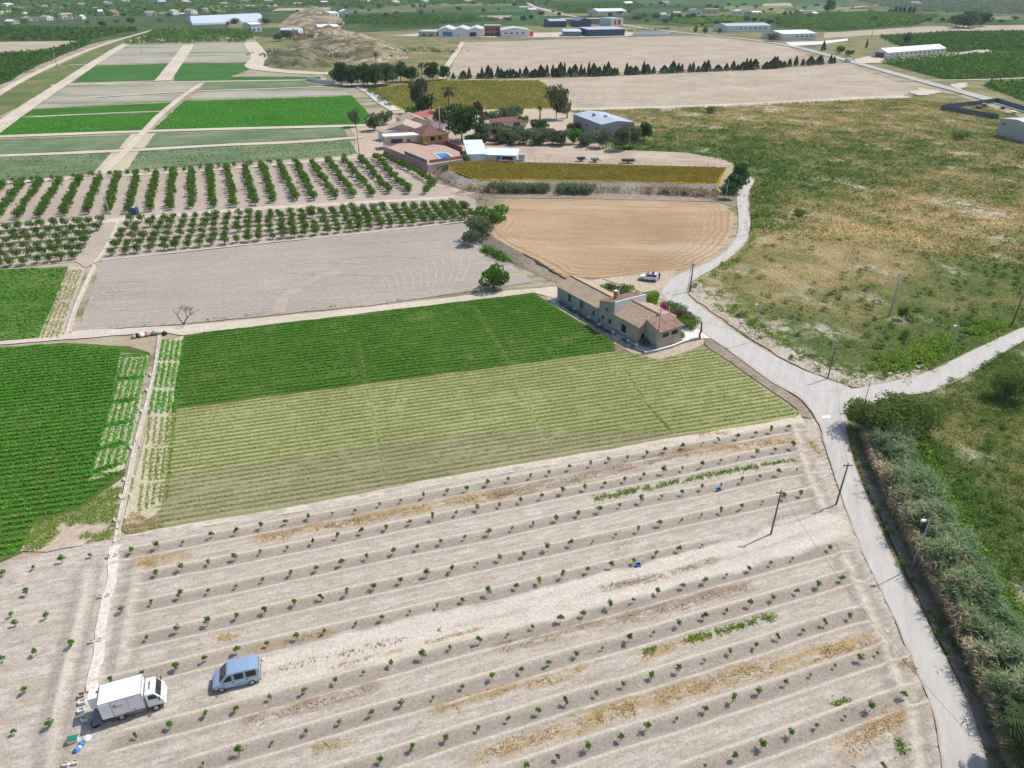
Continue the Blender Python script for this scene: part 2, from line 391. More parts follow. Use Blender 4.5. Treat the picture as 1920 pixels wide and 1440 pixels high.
soil('yellow_bloom', (0.22, 0.20, 0.03), (0.33, 0.235, 0.025), (0.42, 0.27, 0.03), ang=0.02, stretch=4, scale=0.10, fine=1.0, bump=0.7, bdist=0.3, patch=((0.17, 0.19, 0.045), 0.12, 0.56, 0.8))
soil('yellow_meadow', (0.20, 0.20, 0.035), (0.33, 0.29, 0.05), (0.44, 0.39, 0.075), ang=0.02, stretch=4, scale=0.06, fine=0.6, bump=0.6, bdist=0.3, patch=((0.34, 0.22, 0.07), 0.05, 0.55, 0.7))
soil('green_crop', (0.035, 0.13, 0.012), (0.045, 0.165, 0.014), (0.06, 0.20, 0.02), ang=TRK, stretch=12, scale=0.12, fine=1.5, bump=0.6, bdist=0.2, lines=(1.3, 0.35, 0.8))
soil('blue_crop', (0.085, 0.15, 0.065), (0.13, 0.19, 0.09), (0.20, 0.24, 0.14), ang=0.12, stretch=7, scale=0.16, fine=1.3, bump=0.6, bdist=0.2, patch=((0.27, 0.26, 0.18), 0.35, 0.52, 0.55))
soil('dark_crop', (0.04, 0.12, 0.028), (0.052, 0.145, 0.032), (0.068, 0.17, 0.038), ang=0.05, stretch=12, scale=0.07, fine=0.8, bump=0.5, bdist=0.2)
soil('pale_crop', (0.30, 0.28, 0.22), (0.36, 0.34, 0.27), (0.42, 0.39, 0.32), ang=0.05, stretch=10, scale=0.08, fine=0.8, bump=0.3, patch=((0.13, 0.19, 0.09), 0.06, 0.50, 0.75))
soil('levee_grass', (0.07, 0.12, 0.035), (0.13, 0.165, 0.055), (0.24, 0.22, 0.11), ang=0.9, stretch=9, scale=0.12, fine=0.8, bump=0.6, bdist=0.3)
soil('far_orchard', (0.04, 0.075, 0.025), (0.065, 0.105, 0.035), (0.11, 0.145, 0.055), ang=0.2, stretch=3, scale=0.02, fine=0.22, bump=1.0, bdist=1.5, patch=((0.18, 0.18, 0.09), 0.01, 0.6, 0.8))
soil('far_grove', (0.030, 0.085, 0.018), (0.05, 0.12, 0.022), (0.07, 0.145, 0.03), ang=0.55, stretch=3, scale=0.05, fine=0.4, lines=(6.0, 0.7, 0.4), bump=1.0, bdist=1.2)
soil('terrace_grove', (0.10, 0.13, 0.06), (0.16, 0.17, 0.09), (0.25, 0.23, 0.14), ang=0.12, stretch=3, scale=0.02, fine=0.25, lines=(9.0, 0.65, 0.5), bump=0.8, bdist=1.0)
soil('far_scrub', (0.12, 0.14, 0.055), (0.20, 0.19, 0.085), (0.30, 0.26, 0.14), ang=0.1, stretch=3, scale=0.03, fine=0.35, bump=0.8, bdist=0.6)
soil('asphalt', (0.36, 0.355, 0.345), (0.42, 0.41, 0.395), (0.48, 0.465, 0.44), ang=1.2, stretch=3, scale=0.25, fine=6, bump=0.1, bdist=0.02)
soil('road_surface', (0.45, 0.425, 0.395), (0.53, 0.505, 0.47), (0.59, 0.565, 0.53), ang=1.15, stretch=7, scale=0.30, fine=7, bump=0.12, bdist=0.02, patch=((0.40, 0.37, 0.33), 0.5, 0.58, 0.5))
t = NT('lane_surface'); st = t.map(1.15, (6, 1, 1)); a_ = t.attr('across'); n1 = t.noise(.9, st, 6, .7); n2 = t.noise(6, None, 8, .8); n3 = t.noise(.5, None, 5, .7)
c = t.ramp(n1, [(.3, (.42, .40, .37)), (.5, (.49, .465, .43)), (.7, (.555, .53, .49))])
ed = t.math('ABSOLUTE', t.math('SUBTRACT', a_, .5)); wob = t.math('ADD', ed, t.math('MULTIPLY', t.math('SUBTRACT', n3, .5), .30))
wt = t.math('SUBTRACT', 1.0, t.math('MULTIPLY', t.math('ABSOLUTE', t.math('SUBTRACT', ed, .25)), 7.0), True)
c = t.mix(t.math('MULTIPLY', wt, .35), c, (.43, .415, .395))
c = t.mix(t.sstep(n3, .60, .70), c, (.42, .39, .35))
c = t.mix(t.sstep(wob, .40, .49), c, (.44, .37, .29))
c = t.mix(.5, c, t.ramp(n2, [(.3, (.75, .75, .75)), (.7, (1.15, 1.15, 1.15))]), 'MULTIPLY'); t.bump(n2, .2, .02); t.done(c, .92, .15)
soil('verge_gravel', (0.30, 0.245, 0.19), (0.42, 0.36, 0.29), (0.55, 0.49, 0.41), ang=1.1, stretch=3, scale=0.6, fine=4, bump=0.6, bdist=0.08, speck=((0.62, 0.57, 0.51), 1.4))

bm_ = MATS['brown_soil'].node_tree; b_ = bm_.nodes['Principled BSDF']; src = b_.inputs['Base Color'].links[0].from_socket
at_ = bm_.nodes.new('ShaderNodeAttribute'); at_.attribute_name = 'edge'; sn = bm_.nodes.new('ShaderNodeMath'); sn.operation = 'SINE'; ml = bm_.nodes.new('ShaderNodeMath'); ml.operation = 'MULTIPLY'; ml.inputs[1].default_value = 4.2
bm_.links.new(at_.outputs['Fac'], ml.inputs[0]); bm_.links.new(ml.outputs[0], sn.inputs[0]); fd = bm_.nodes.new('ShaderNodeMapRange'); fd.inputs[1].default_value = 11; fd.inputs[2].default_value = 2; fd.inputs[4].default_value = .13; bm_.links.new(at_.outputs['Fac'], fd.inputs[0])
mm = bm_.nodes.new('ShaderNodeMath'); mm.operation = 'MULTIPLY'; bm_.links.new(sn.outputs[0], mm.inputs[0]); bm_.links.new(fd.outputs[0], mm.inputs[1]); ad = bm_.nodes.new('ShaderNodeMath'); ad.inputs[1].default_value = 1.0; bm_.links.new(mm.outputs[0], ad.inputs[0])
vm = bm_.nodes.new('ShaderNodeVectorMath'); vm.operation = 'SCALE'; bm_.links.new(src, vm.inputs[0]); bm_.links.new(ad.outputs[0], vm.inputs['Scale']); bm_.links.new(vm.outputs[0], b_.inputs['Base Color'])
# near orchard earth: ridge / weed / track drawn by attributes of the ground itself
t = NT('orchard_floor'); st = t.map(ROW, (5, 1, 1))
n1 = t.noise(1.1, st, 8, 0.78); n2 = t.noise(4.5, None, 8, 0.85); n3 = t.noise(0.06, None, 3)
c = t.ramp(n1, [(0.32, (0.36, 0.305, 0.24)), (0.5, (0.45, 0.392, 0.318)), (0.68, (0.545, 0.485, 0.405))])
c = t.mix(t.math('MULTIPLY', t.sstep(n3, 0.45, 0.65), 0.45), c, (0.47, 0.395, 0.325))
c = t.mix(t.math('MULTIPLY', t.math('MULTIPLY', t.attr('rough'), 0.65), t.sstep(t.noise(1.8, st, 8, 0.8), 0.46, 0.60)), c, (0.62, 0.57, 0.52))
c = t.mix(t.math('MULTIPLY', t.attr('basin'), 0.85), c, t.ramp(n1, [(.3, (.285, .245, .205)), (.7, (.37, .322, .272))]))  # furrow shade between the ridges put into the soil colour
c = t.mix(t.math('MULTIPLY', t.attr('ridge'), 1.0), c, (0.64, 0.565, 0.47))  # sunlit look of the ridge crests painted as paler soil
c = t.mix(t.attr('track'), c, t.ramp(n1, [(0.3, (0.55, 0.485, 0.40)), (0.7, (0.68, 0.62, 0.54))]))
gm = t.math('MULTIPLY', t.attr('gold'), t.sstep(t.noise(1.6, st, 6, 0.75), 0.40, 0.58))
c = t.mix(t.math('MULTIPLY', gm, 0.75), c, t.ramp(n2, [(0.3, (0.30, 0.20, 0.075)), (0.7, (0.50, 0.345, 0.13))]))
c = t.mix(t.math('MULTIPLY', t.math('MULTIPLY', t.attr('brown'), t.sstep(t.noise(1.4, st, 6, 0.75), 0.42, 0.60)), 0.75), c, (0.27, 0.195, 0.125))
v = t.n('ShaderNodeTexVoronoi'); v.inputs['Scale'].default_value = 2.2; t.l(t.tc.outputs['Object'], v.inputs['Vector'])
c = t.mix(t.math('MULTIPLY', t.sstep(v.outputs['Distance'], 0.22, 0.10), t.sstep(n1, 0.5, 0.62)), c, (0.68, 0.64, 0.59))
c = t.mix(0.9, c, t.ramp(n2, [(0.34, (0.58, 0.55, 0.53)), (0.5, (1.0, 1.0, 1.0)), (0.66, (1.28, 1.28, 1.28))]), 'MULTIPLY')
t.bump(t.math('ADD', n2, t.math('MULTIPLY', n1, 0.8)), 0.75, 0.16); t.done(c, 0.95, 0.1)

# scrub: dryness is an attribute shared by the ground and by the plants that grow on it
def scrubmat(name, plant):
    t = NT(name); n1 = t.noise(0.35, None, 5, 0.7); n2 = t.noise(2.0, None, 6, 0.75)
    d = t.math('ADD', t.attr('dry'), t.math('MULTIPLY', t.math('SUBTRACT', n1, 0.5), 0.55))
    if plant:
        d = t.math('ADD', d, t.math('MULTIPLY', t.math('SUBTRACT', t.attr('tint'), 0.5), 0.35))
        c = t.ramp(d, [(0.08, (0.085, 0.165, 0.028)), (0.30, (0.155, 0.205, 0.045)), (0.52, (0.27, 0.245, 0.085)), (0.72, (0.42, 0.325, 0.14)), (0.95, (0.58, 0.44, 0.21))])
        c = t.mix(1.0, c, t.ramp(t.attr('tint'), [(0.0, (0.95, 0.95, 0.9)), (1.0, (1.8, 1.8, 1.65))]), 'MULTIPLY')
        t.done(c, 0.7, 0.2)
        tr = t.n('ShaderNodeBsdfTranslucent'); t.l(c, tr.inputs[0]); mx = t.n('ShaderNodeMixShader'); mx.inputs[0].default_value = 0.25
        t.l(t.b.outputs[0], mx.inputs[1]); t.l(tr.outputs[0], mx.inputs[2]); t.l(mx.outputs[0], t.out.inputs[0])
    else:
        c = t.ramp(d, [(0.12, (0.10, 0.135, 0.035)), (0.36, (0.17, 0.17, 0.06)), (0.58, (0.26, 0.22, 0.10)), (0.8, (0.36, 0.285, 0.15)), (1.0, (0.44, 0.35, 0.21))])
        c = t.mix(t.math('MULTIPLY', t.attr('bare'), t.sstep(n1, 0.42, 0.56)), c, (0.50, 0.44, 0.36))
        c = t.mix(0.8, c, t.ramp(n2, [(0.3, (0.55, 0.55, 0.55)), (0.5, (0.95, 0.95, 0.95)), (0.7, (1.3, 1.3, 1.3))]), 'MULTIPLY')
        t.bump(n2, 0.8, 0.3); t.done(c, 0.95, 0.1)
scrubmat('scrub_ground', False); scrubmat('scrub_plant', True)

leafmat('crop_leaf', (0.035, 0.13, 0.010), (0.055, 0.195, 0.015), (0.10, 0.28, 0.03), vscale=0.06, rough=.75, gain=1.95)
leafmat('pale_leaf', (0.12, 0.19, 0.035), (0.20, 0.26, 0.06), (0.31, 0.34, 0.11), vscale=0.06, rough=.7)
leafmat('straw', (0.33, 0.30, 0.15), (0.42, 0.385, 0.205), (0.50, 0.465, 0.27), trans=0.1, gain=1)
leafmat('citrus_leaf', (0.035, 0.085, 0.012), (0.065, 0.135, 0.018), (0.12, 0.20, 0.03))
leafmat('sapling_leaf', (0.045, 0.12, 0.010), (0.085, 0.20, 0.018), (0.17, 0.30, 0.035), gain=1.35)
leafmat('pine_leaf', (0.022, 0.046, 0.014), (0.042, 0.080, 0.022), (0.075, 0.125, 0.034), trans=0.35, gain=1.95)
leafmat('cypress_leaf', (0.020, 0.036, 0.018), (0.038, 0.060, 0.028), (0.065, 0.090, 0.042), trans=0.3, gain=2.1)
leafmat('olive_leaf', (0.055, 0.080, 0.036), (0.10, 0.132, 0.066), (0.17, 0.20, 0.115), gain=1.7)
leafmat('bright_leaf', (0.035, 0.09, 0.012), (0.07, 0.155, 0.02), (0.13, 0.24, 0.035))
leafmat('eucalypt_leaf', (0.05, 0.06, 0.03), (0.085, 0.095, 0.045), (0.15, 0.15, 0.08))
leafmat('red_leaf', (0.06, 0.035, 0.028), (0.10, 0.055, 0.045), (0.15, 0.09, 0.07))
leafmat('magenta_bloom', (0.22, 0.01, 0.08), (0.42, 0.02, 0.17), (0.60, 0.06, 0.30))
leafmat('palm_leaf', (0.030, 0.048, 0.018), (0.055, 0.08, 0.03), (0.10, 0.125, 0.055))
leafmat('reed_leaf', (0.065, 0.105, 0.045), (0.125, 0.180, 0.088), (0.27, 0.31, 0.16), vscale=0.25, gain=1.95)
leafmat('reed_dry', (0.17, 0.14, 0.085), (0.27, 0.225, 0.145), (0.38, 0.325, 0.22), trans=0.25, vscale=0.25)
leafmat('tamarisk_leaf', (0.06, 0.095, 0.022), (0.115, 0.16, 0.042), (0.20, 0.245, 0.08))
leafmat('gold_grass', (0.30, 0.20, 0.07), (0.45, 0.31, 0.12), (0.57, 0.42, 0.19), trans=0.2, gain=1)
leafmat('weed_green', (0.08, 0.15, 0.015), (0.15, 0.24, 0.03), (0.27, 0.34, 0.05))
leafmat('weed_brown', (0.18, 0.135, 0.08), (0.27, 0.21, 0.13), (0.36, 0.29, 0.18), trans=0.2)
plain('bark', (0.16, 0.12, 0.085), 0.9, 0.1, 0.35, 6)
plain('pale_bark', (0.42, 0.38, 0.32), 0.9, 0.1, 0.3, 6)
plain('pole_wood', (0.17, 0.135, 0.105), 0.85, 0.15, 0.3, 3)
plain('concrete', (0.50, 0.485, 0.46), 0.85, 0.2, 0.2, 1.5)
plain('white_concrete', (0.70, 0.68, 0.64), 0.85, 0.2, 0.18, 2.0)
plain('galvanised', (0.45, 0.46, 0.47), 0.45, 0.5, 0.15, 4, 0.3)
plain('white_paint', (0.80, 0.80, 0.80), 0.45, 0.4, 0.07, 1.5)
plain('render_tan', (0.44, 0.385, 0.315), 0.92, 0.15, 0.28, 0.6, bump=0.2)
plain('render_grey', (0.40, 0.375, 0.335), 0.92, 0.15, 0.3, 0.5, bump=0.2)
plain('render_white', (0.72, 0.715, 0.70), 0.9, 0.15, 0.12, 0.8)
plain('render_cream', (0.58, 0.51, 0.41), 0.9, 0.15, 0.15, 0.6)
plain('pink_wall', (0.62, 0.31, 0.29), 0.9, 0.15, 0.2, 0.35)
plain('tile_red', (0.40, 0.255, 0.19), 0.85, 0.15, 0.35, 2.2)
plain('tile_pale', (0.45, 0.335, 0.25), 0.85, 0.15, 0.35, 2.2)
plain('tile_brown', (0.20, 0.105, 0.085), 0.85, 0.15, 0.3, 1.5)
plain('tile_tan', (0.46, 0.37, 0.28), 0.85, 0.15, 0.25, 1.5)
plain('barn_sheet', (0.44, 0.345, 0.24), 0.9, 0.1, 0.22, 0.7)
plain('red_roof', (0.36, 0.13, 0.10), 0.8, 0.2, 0.2, 0.8)
plain('dark_glass', (0.025, 0.03, 0.035), 0.12, 0.6, 0.2, 3)
plain('green_shutter', (0.02, 0.12, 0.055), 0.6, 0.3, 0.2, 3)
plain('blue_paint', (0.05, 0.22, 0.48), 0.5, 0.4, 0.15, 1)
plain('navy_clad', (0.035, 0.07, 0.13), 0.5, 0.4, 0.15, 0.4)
plain('slate_clad', (0.16, 0.19, 0.23), 0.5, 0.4, 0.15, 0.4)
plain('sheet_roof', (0.55, 0.57, 0.58), 0.5, 0.4, 0.1, 0.3)
plain('blue_grey_roof', (0.42, 0.48, 0.55), 0.5, 0.4, 0.1, 0.3)
plain('pale_sheet', (0.68, 0.75, 0.82), 0.5, 0.4, 0.08, 0.5)
plain('block_grey', (0.36, 0.365, 0.38), 0.9, 0.15, 0.15, 0.4)
plain('brick_red', (0.36, 0.15, 0.10), 0.9, 0.15, 0.2, 0.6)
plain('sign_red', (0.55, 0.03, 0.04), 0.6, 0.3, 0.1, 1)
plain('dark_iron', (0.035, 0.035, 0.04), 0.6, 0.4, 0.2, 3)
plain('steel_blue', (0.10, 0.14, 0.19), 0.5, 0.4, 0.15, 0.6)
plain('rubber', (0.022, 0.022, 0.024), 0.85, 0.2, 0.2, 6)
plain('rim_grey', (0.42, 0.43, 0.44), 0.35, 0.5, 0.1, 6, 0.5)
plain('car_white', (0.78, 0.79, 0.80), 0.25, 0.5, 0.04, 2)
plain('car_black', (0.03, 0.033, 0.04), 0.2, 0.5, 0.1, 2)
plain('van_silver', (0.36, 0.48, 0.64), 0.28, 0.5, 0.06, 1.2, 0.35)
plain('bumper_grey', (0.20, 0.205, 0.21), 0.6, 0.3, 0.1, 3)
plain('lamp_red', (0.45, 0.02, 0.02), 0.3, 0.5, 0.05, 3)
plain('lamp_clear', (0.70, 0.72, 0.74), 0.15, 0.5, 0.05, 3)
plain('plastic_green', (0.02, 0.20, 0.12), 0.5, 0.4, 0.1, 2)
plain('plastic_blue', (0.03, 0.20, 0.60), 0.45, 0.4, 0.1, 2)
plain('plastic_white', (0.76, 0.76, 0.75), 0.5, 0.4, 0.08, 4)
plain('cardboard', (0.50, 0.40, 0.27), 0.9, 0.1, 0.15, 3)
plain('paving_pink', (0.45, 0.32, 0.245), 0.85, 0.2, 0.15, 0.8)
plain('skin', (0.45, 0.28, 0.20), 0.6, 0.3, 0.05, 5)
plain('cloth_dark', (0.03, 0.032, 0.04), 0.9, 0.1, 0.2, 5)
plain('hair', (0.05, 0.035, 0.025), 0.8, 0.2, 0.2, 9)
plain('stone', (0.52, 0.46, 0.38), 0.95, 0.1, 0.25, 1.2, bump=0.4)
plain('plastic_film', (0.55, 0.63, 0.70), 0.35, 0.5, 0.1, 0.05)
tw = NT('pool_water'); tw.bump(tw.noise(2.0, None, 3), 0.08, 0.05); tw.done((0.01, 0.20, 0.50), 0.05, 0.5)

# ================================================================== the setting: ground, fields, tracks, roads
gv = [(-4000, -300), (4000, -300), (4000, 6000), (-4000, 6000)]
sheet('ground', gv, 0.0, 'ground_soil', amp=0, world=True, label='dry earth ground')

# --- rows of saplings in the near orchard (pixel of each small crown)
def zr(ox, oy, k, pts): return [(ox + x * k, oy + y * k) for x, y in pts]
R1 = lambda p: zr(200, 960, .25, p); R2 = lambda p: zr(640, 860, .25, p); R3 = lambda p: zr(1080, 780, .27083, p)
R4 = lambda p: zr(480, 1120, .25, p); R5 = lambda p: zr(920, 1060, .26388, p); R6 = lambda p: zr(1360, 1000, .30555, p)
R7 = lambda p: zr(0, 1020, .29167, p); RT = lambda p: zr(100, 1200, .21875, p)
SAP = [
 R1([(195,293),(385,258),(577,225),(795,173),(978,155),(1163,110),(1348,75),(1520,40),(1697,10)]) + R2([(103,393),(290,343),(448,313),(620,282),(792,248),(942,232),(1097,188),(1253,158),(1418,135),(1555,107),(1712,70),(1867,43)]) + R3([(225,307),(353,292),(487,262),(612,238),(735,213),(873,188),(985,167),(1113,147),(1238,130),(1348,105),(1465,80)]),
 R1([(373,463),(570,420),(767,380),(970,345),(1157,303),(1360,267),(1548,227),(1735,187),(1912,150)]) + R2([(338,520),(518,478),(690,447),(860,412),(1020,375),(1185,350),(1347,317),(1503,287),(1657,250),(1825,225)]) + R3([(197,472),(332,445),(468,415),(603,388),(735,367),(870,343),(1000,312),(1123,285),(1247,262),(1375,240),(1493,212)]),
 R1([(343,678),(560,632),(770,592),(977,553),(1177,507),(1387,463),(1580,425),(1767,390)]) + R2([(192,740),(397,703),(570,667),(750,627),(927,592),(1103,558),(1278,525),(1440,487),(1613,457),(1772,417)]) + R3([(160,652),(300,620),(447,588),(593,557),(730,533),(867,497),(1003,477),(1143,447),(1268,422),(1393,398),(1525,370)]),
 R1([(312,942),(540,885),(760,835),(982,785),(1190,743),(1412,685),(1617,640),(1807,610)]) + R2([(247,960),(447,917),(643,868),(827,833),(1017,787),(1187,752),(1367,720),(1545,673),(1717,640),(1887,615)]) + R3([(273,820),(427,788),(577,747),(728,722),(868,685),(1003,660),(1142,630),(1290,593),(1427,562),(1548,543)]),
 RT([(515,355),(763,293),(1058,233)]) + R1([(745,1098),(985,1043),(1208,985),(1432,935),(1637,895),(1872,830)]) + R4([(952,155),(1158,105),(1360,62),(1553,23)]) + R2([(1102,1007),(1308,960),(1482,922),(1660,875)]) + R3([(80,1072),(243,1037),(397,1007),(550,953),(707,925),(872,890)]),
 RT([(720,812),(1015,728),(1308,633),(1578,585)]) + R4([(112,750),(368,697),(597,627),(810,557),(1020,497),(1250,443),(1457,375),(1677,325),(1887,275)]) + R5([(300,437),(493,387),(658,343),(848,290),(1013,245),(1185,188),(1362,147),(1515,110),(1673,65)]) + R6([(145,220),(272,183),(407,153),(637,92)]),
 RT([(1288,1050),(1600,955)]) + R4([(128,1080),(385,1000),(633,930),(873,865),(1095,795),(1333,745),(1548,663),(1772,592)]) + R5([(215,745),(412,690),(610,630),(793,583),(978,525),(1153,473),(1335,417),(1513,367),(1673,318)]) + R6([(148,432),(290,397),(430,358),(563,317),(705,277)]),
 R4([(672,1278),(935,1210),(1175,1130),(1423,1060),(1665,980),(1890,912)]) + R5([(340,1035),(537,967),(748,910),(940,848),(1138,787),(1325,742),(1517,670),(1697,612)]) + R6([(180,687),(320,635),(473,595),(607,550),(755,510)]),
 R5([(258,1418),(473,1357),(693,1290),(917,1223),(1107,1145),(1318,1078),(1520,1018),(1717,950)]) + R6([(203,970),(363,915),(520,863),(668,810),(820,770),(925,730)]),
 R5([(1515,1415),(1727,1353)]) + R6([(222,1297),(398,1225),(555,1178),(728,1118),(885,1068),(1080,993)]),
 R6([(780,1475),(963,1422)]),
]
SAP_LEFT = R7([(32,190),(223,150),(405,107),(590,75),(177,318),(107,515),(308,467),(25,745),(238,697),(470,648),(175,935),(98,1207),(338,1160),(83,453),(793,423)])
def foot(p): return G(p[0], p[1] + 6.0 * (p[1] + 50) / 1130)
cu, su = math.cos(ROW), math.sin(ROW)
def uv(x, y): return x * cu + y * su, -x * su + y * cu
ROWS = []                       # (v0, k, umin, umax)
for r in SAP[:-1]:
    q = np.array([foot(p)[:2] for p in r]); u, v = uv(q[:, 0], q[:, 1]); k, v0 = np.polyfit(u, v, 1); ROWS.append((v0, k, u.min(), u.max()))
ROWS.append((ROWS[-1][0] - 4.2, ROWS[-1][1], 5, 29)); ROWS.append((ROWS[-1][0] - 4.2, ROWS[-1][1], 0, 29)); 
HEAD = [P2([(1488,800),(1500,850),(1520,905),(1545,960)]), P2([(1578,1040),(1610,1110),(1640,1175),(1690,1300),(1705,1340),(1720,1440)]), P2([(1462,985),(1530,965)])]
LEFTHEAD = [P2([(262,1052),(245,1150),(228,1250)]), P2([(165,1070),(140,1200),(112,1310),(90,1440)])]
TRACKL = P2([(470,1272),(700,1212),(1000,1142),(1330,1057),(1450,1022),(1560,985)])
STRIPS = [('gold', [(262,1058),(340,1045)], .8), ('gold', [(490,1012),(680,975)], .8), ('gold', [(610,990),(800,952),(960,925)], .9), ('brown', [(930,932),(1110,893),(1290,848)], 1.0),
 ('gold', [(1270,850),(1480,828)], .9), ('gold', [(1300,820),(1370,812)], .5), ('gold', [(412,1200),(440,1196)], .4), ('gold', [(460,1222),(620,1186)], .25),
 ('brown', [(470,1352),(700,1292)], .6), ('brown', [(940,1215),(1250,1140),(1400,1102)], .7), ('gold', [(990,1288),(1090,1258)], .5), ('gold', [(1200,1235),(1320,1195)], .5),
 ('green', [(1180,1232),(1235,1216)], .3), ('green', [(1284,1204),(1400,1172),(1455,1156)], .45), ('gold', [(590,1408),(660,1390)], .4), ('gold', [(900,1420),(1000,1388),(1090,1366)], .7), ('gold', [(1080,1358),(1300,1292),(1400,1262),(1560,1222),(1632,1203)], .8),
 ('green', [(1562,1325),(1595,1315)], .4), ('gold', [(1585,1405),(1630,1380),(1680,1340)], .9), ('green', [(1113,938),(1230,913),(1360,886),(1420,876)], .5), ('green', [(1428,873),(1490,864)], .35),
 ('green', [(1685,1385),(1695,1425)], .5), ('brown', [(1128,1105),(1240,1082),(1340,1052)], .45), ('wgreen', [(495,1262),(640,1228),(830,1182)], .35), ('gold', [(620,1255),(900,1180)], .2),
 ('gold', [(820,1330),(960,1290)], .5), ('gold', [(1120,1345),(1210,1325)], .6), ('gold', [(1520,830),(1540,860)], .5), ('gold', [(1690,1240),(1720,1260)], .6)]
STRIPS = [(k, P2(l), w) for k, l, w in STRIPS]
def orchard_fields(x, y):
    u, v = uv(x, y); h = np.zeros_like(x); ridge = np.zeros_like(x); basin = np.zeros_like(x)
    dmin = np.full(x.shape, 99.0)
    for v0, k, ua, ub in ROWS:
        d = v - (v0 + k * u) + (fbm(u * .12, v * 0 + v0, 11, 2) - .5) * .35
        m = np.clip((u - ua + 3) / 1.5, 0, 1) * np.clip((ub + 3 - u) / 1.5, 0, 1)
        dmin = np.minimum(dmin, np.abs(d) + (1 - m) * 9)
        a = .7 + .6 * fbm(u * .5, v * .5, 5, 3)
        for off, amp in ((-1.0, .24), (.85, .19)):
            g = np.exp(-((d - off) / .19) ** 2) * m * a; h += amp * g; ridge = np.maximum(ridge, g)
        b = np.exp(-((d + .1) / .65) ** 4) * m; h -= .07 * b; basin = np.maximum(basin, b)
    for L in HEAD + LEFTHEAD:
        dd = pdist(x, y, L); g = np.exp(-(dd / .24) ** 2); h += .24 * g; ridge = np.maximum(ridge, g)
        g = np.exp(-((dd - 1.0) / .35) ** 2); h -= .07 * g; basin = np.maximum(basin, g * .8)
    tr = pdist(x, y, TRACKL); tm = np.clip((2.3 + (fbm(u * .3, v * .3, 21, 3) - .5) * 1.4 - tr) / .5, 0, 1)
    tm = tm * (1 - .75 * np.exp(-(tr / .38) ** 2) * np.clip((fbm(u * .25, v * .6, 31, 2) - .35) * 6, 0, 1))
    h = h * (1 - tm) + tm * (-.04 * np.exp(-((tr - .95) / .4) ** 2)); ridge *= 1 - tm; basin *= 1 - tm
    rough = np.clip((dmin - 1.2) / .5, 0, 1) * (1 - tm)
    h += (fbm(x * 1.6, y * 1.6, 41, 4) - .5) * (.05 + .22 * rough)
    wl = pdist(x, y, P2([(214,1030),(205,1100),(192,1180),(178,1260),(168,1320)])); tm2 = np.clip((.75 + (fbm(x * .8, y * .8, 33, 2) - .5) * .5 - wl) / .25, 0, 1)
    out = {'ridge': ridge, 'basin': basin, 'track': np.maximum(tm, tm2), 'rough': rough}
    for kind in ('gold', 'brown'):
        z = np.zeros_like(x)
        for k, L, w in STRIPS:
            if k == kind: z = np.maximum(z, np.clip((w * 1.5 - pdist(x, y, L)) / (w * .8), 0, 1))
        out[kind] = z
    return h, out
NEAR = P2([(222,1010),(850,897),(1500,793),(1532,800),(1552,870),(1600,985),(1655,1110),(1705,1220),(1750,1330),(1770,1440),(1790,1560),(-160,1560),(-160,1085),(0,1058),(60,1045)])
def near_orchard():
    un, vn = uv(NEAR[:, 0], NEAR[:, 1]); du, dv = .5, .12
    us = np.arange(un.min(), un.max(), du); vs = np.arange(vn.min(), vn.max(), dv)
    U, Vv = np.meshgrid(us, vs); X = U * cu - Vv * su; Y = U * su + Vv * cu
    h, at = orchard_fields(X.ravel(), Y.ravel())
    Vt = np.stack([X.ravel(), Y.ravel(), h + .14], 1); nx = len(us); ny = len(vs)
    i, j = np.meshgrid(np.arange(ny - 1), np.arange(nx - 1), indexing='ij'); a = (i * nx + j).ravel()
    Fq = np.stack([a, a + 1, a + nx + 1, a + nx], 1)
    ok = inpoly(Vt[Fq].mean(1)[:, 0], Vt[Fq].mean(1)[:, 1], [tuple(p) for p in NEAR]); Fq = Fq[ok]
    used = np.unique(Fq); idx = np.full(len(Vt), -1); idx[used] = np.arange(len(used))
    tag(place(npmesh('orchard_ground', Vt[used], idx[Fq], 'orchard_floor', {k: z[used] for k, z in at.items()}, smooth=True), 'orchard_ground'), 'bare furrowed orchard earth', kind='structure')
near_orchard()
sheet('verge', [(1488,792),(1535,785),(1570,905),(1605,1000),(1655,1110),(1705,1220),(1750,1330),(1772,1440),(1790,1500),(1740,1500),(1722,1440),(1690,1300),(1620,1130),(1545,960),(1510,860)], .05, 'verge_gravel', res=None)

track('soil_path', [(217,1026),(209,1085),(197,1150),(185,1225),(173,1298)], .95, .27, 'white_dust', amp=.3, label='narrow white soil path')
# --- far to near fields
def S(n, p, z, m, **k): return sheet(n, p, z, m, **k)
S('distant_orchard', [(-400,-22),(2300,-22),(2300,60),(1920,62),(1400,62),(900,50),(500,70),(290,58),(170,82),(100,110),(0,160),(-400,330)], .10, 'far_orchard', amp=3, step=20)
S('far_field', [(-200,82),(0,79),(155,77),(85,97),(0,102),(-200,112)], .25, 'tan_soil', amp=.6, step=6)
S('levee', [(-300,330),(-40,242),(0,218),(90,168),(180,118),(270,68),(292,56),(268,62),(180,92),(60,145),(-60,205),(-300,320)], .16, 'levee_grass', amp=.8, step=6)
track('dirt_track', [(-160,290),(-30,195),(40,152),(110,118),(170,93),(230,73),(290,56)], 4.5, .3, 'track_dirt')
track('dirt_track', [(-150,345),(0,238),(60,196),(130,150),(180,117),(235,84),(290,60)], 7, .3, 'track_dirt')
S('field', [(237,84),(350,83),(331,117),(180,121)], .12, 'pale_crop', amp=1.1, step=3)
S('field', [(357,83),(468,80),(474,114),(338,117)], .12, 'pale_crop', amp=1.1, step=3)
S('field', [(175,123),(316,120),(306,150),(138,155)], .12, 'dark_crop', amp=1.1, step=3)
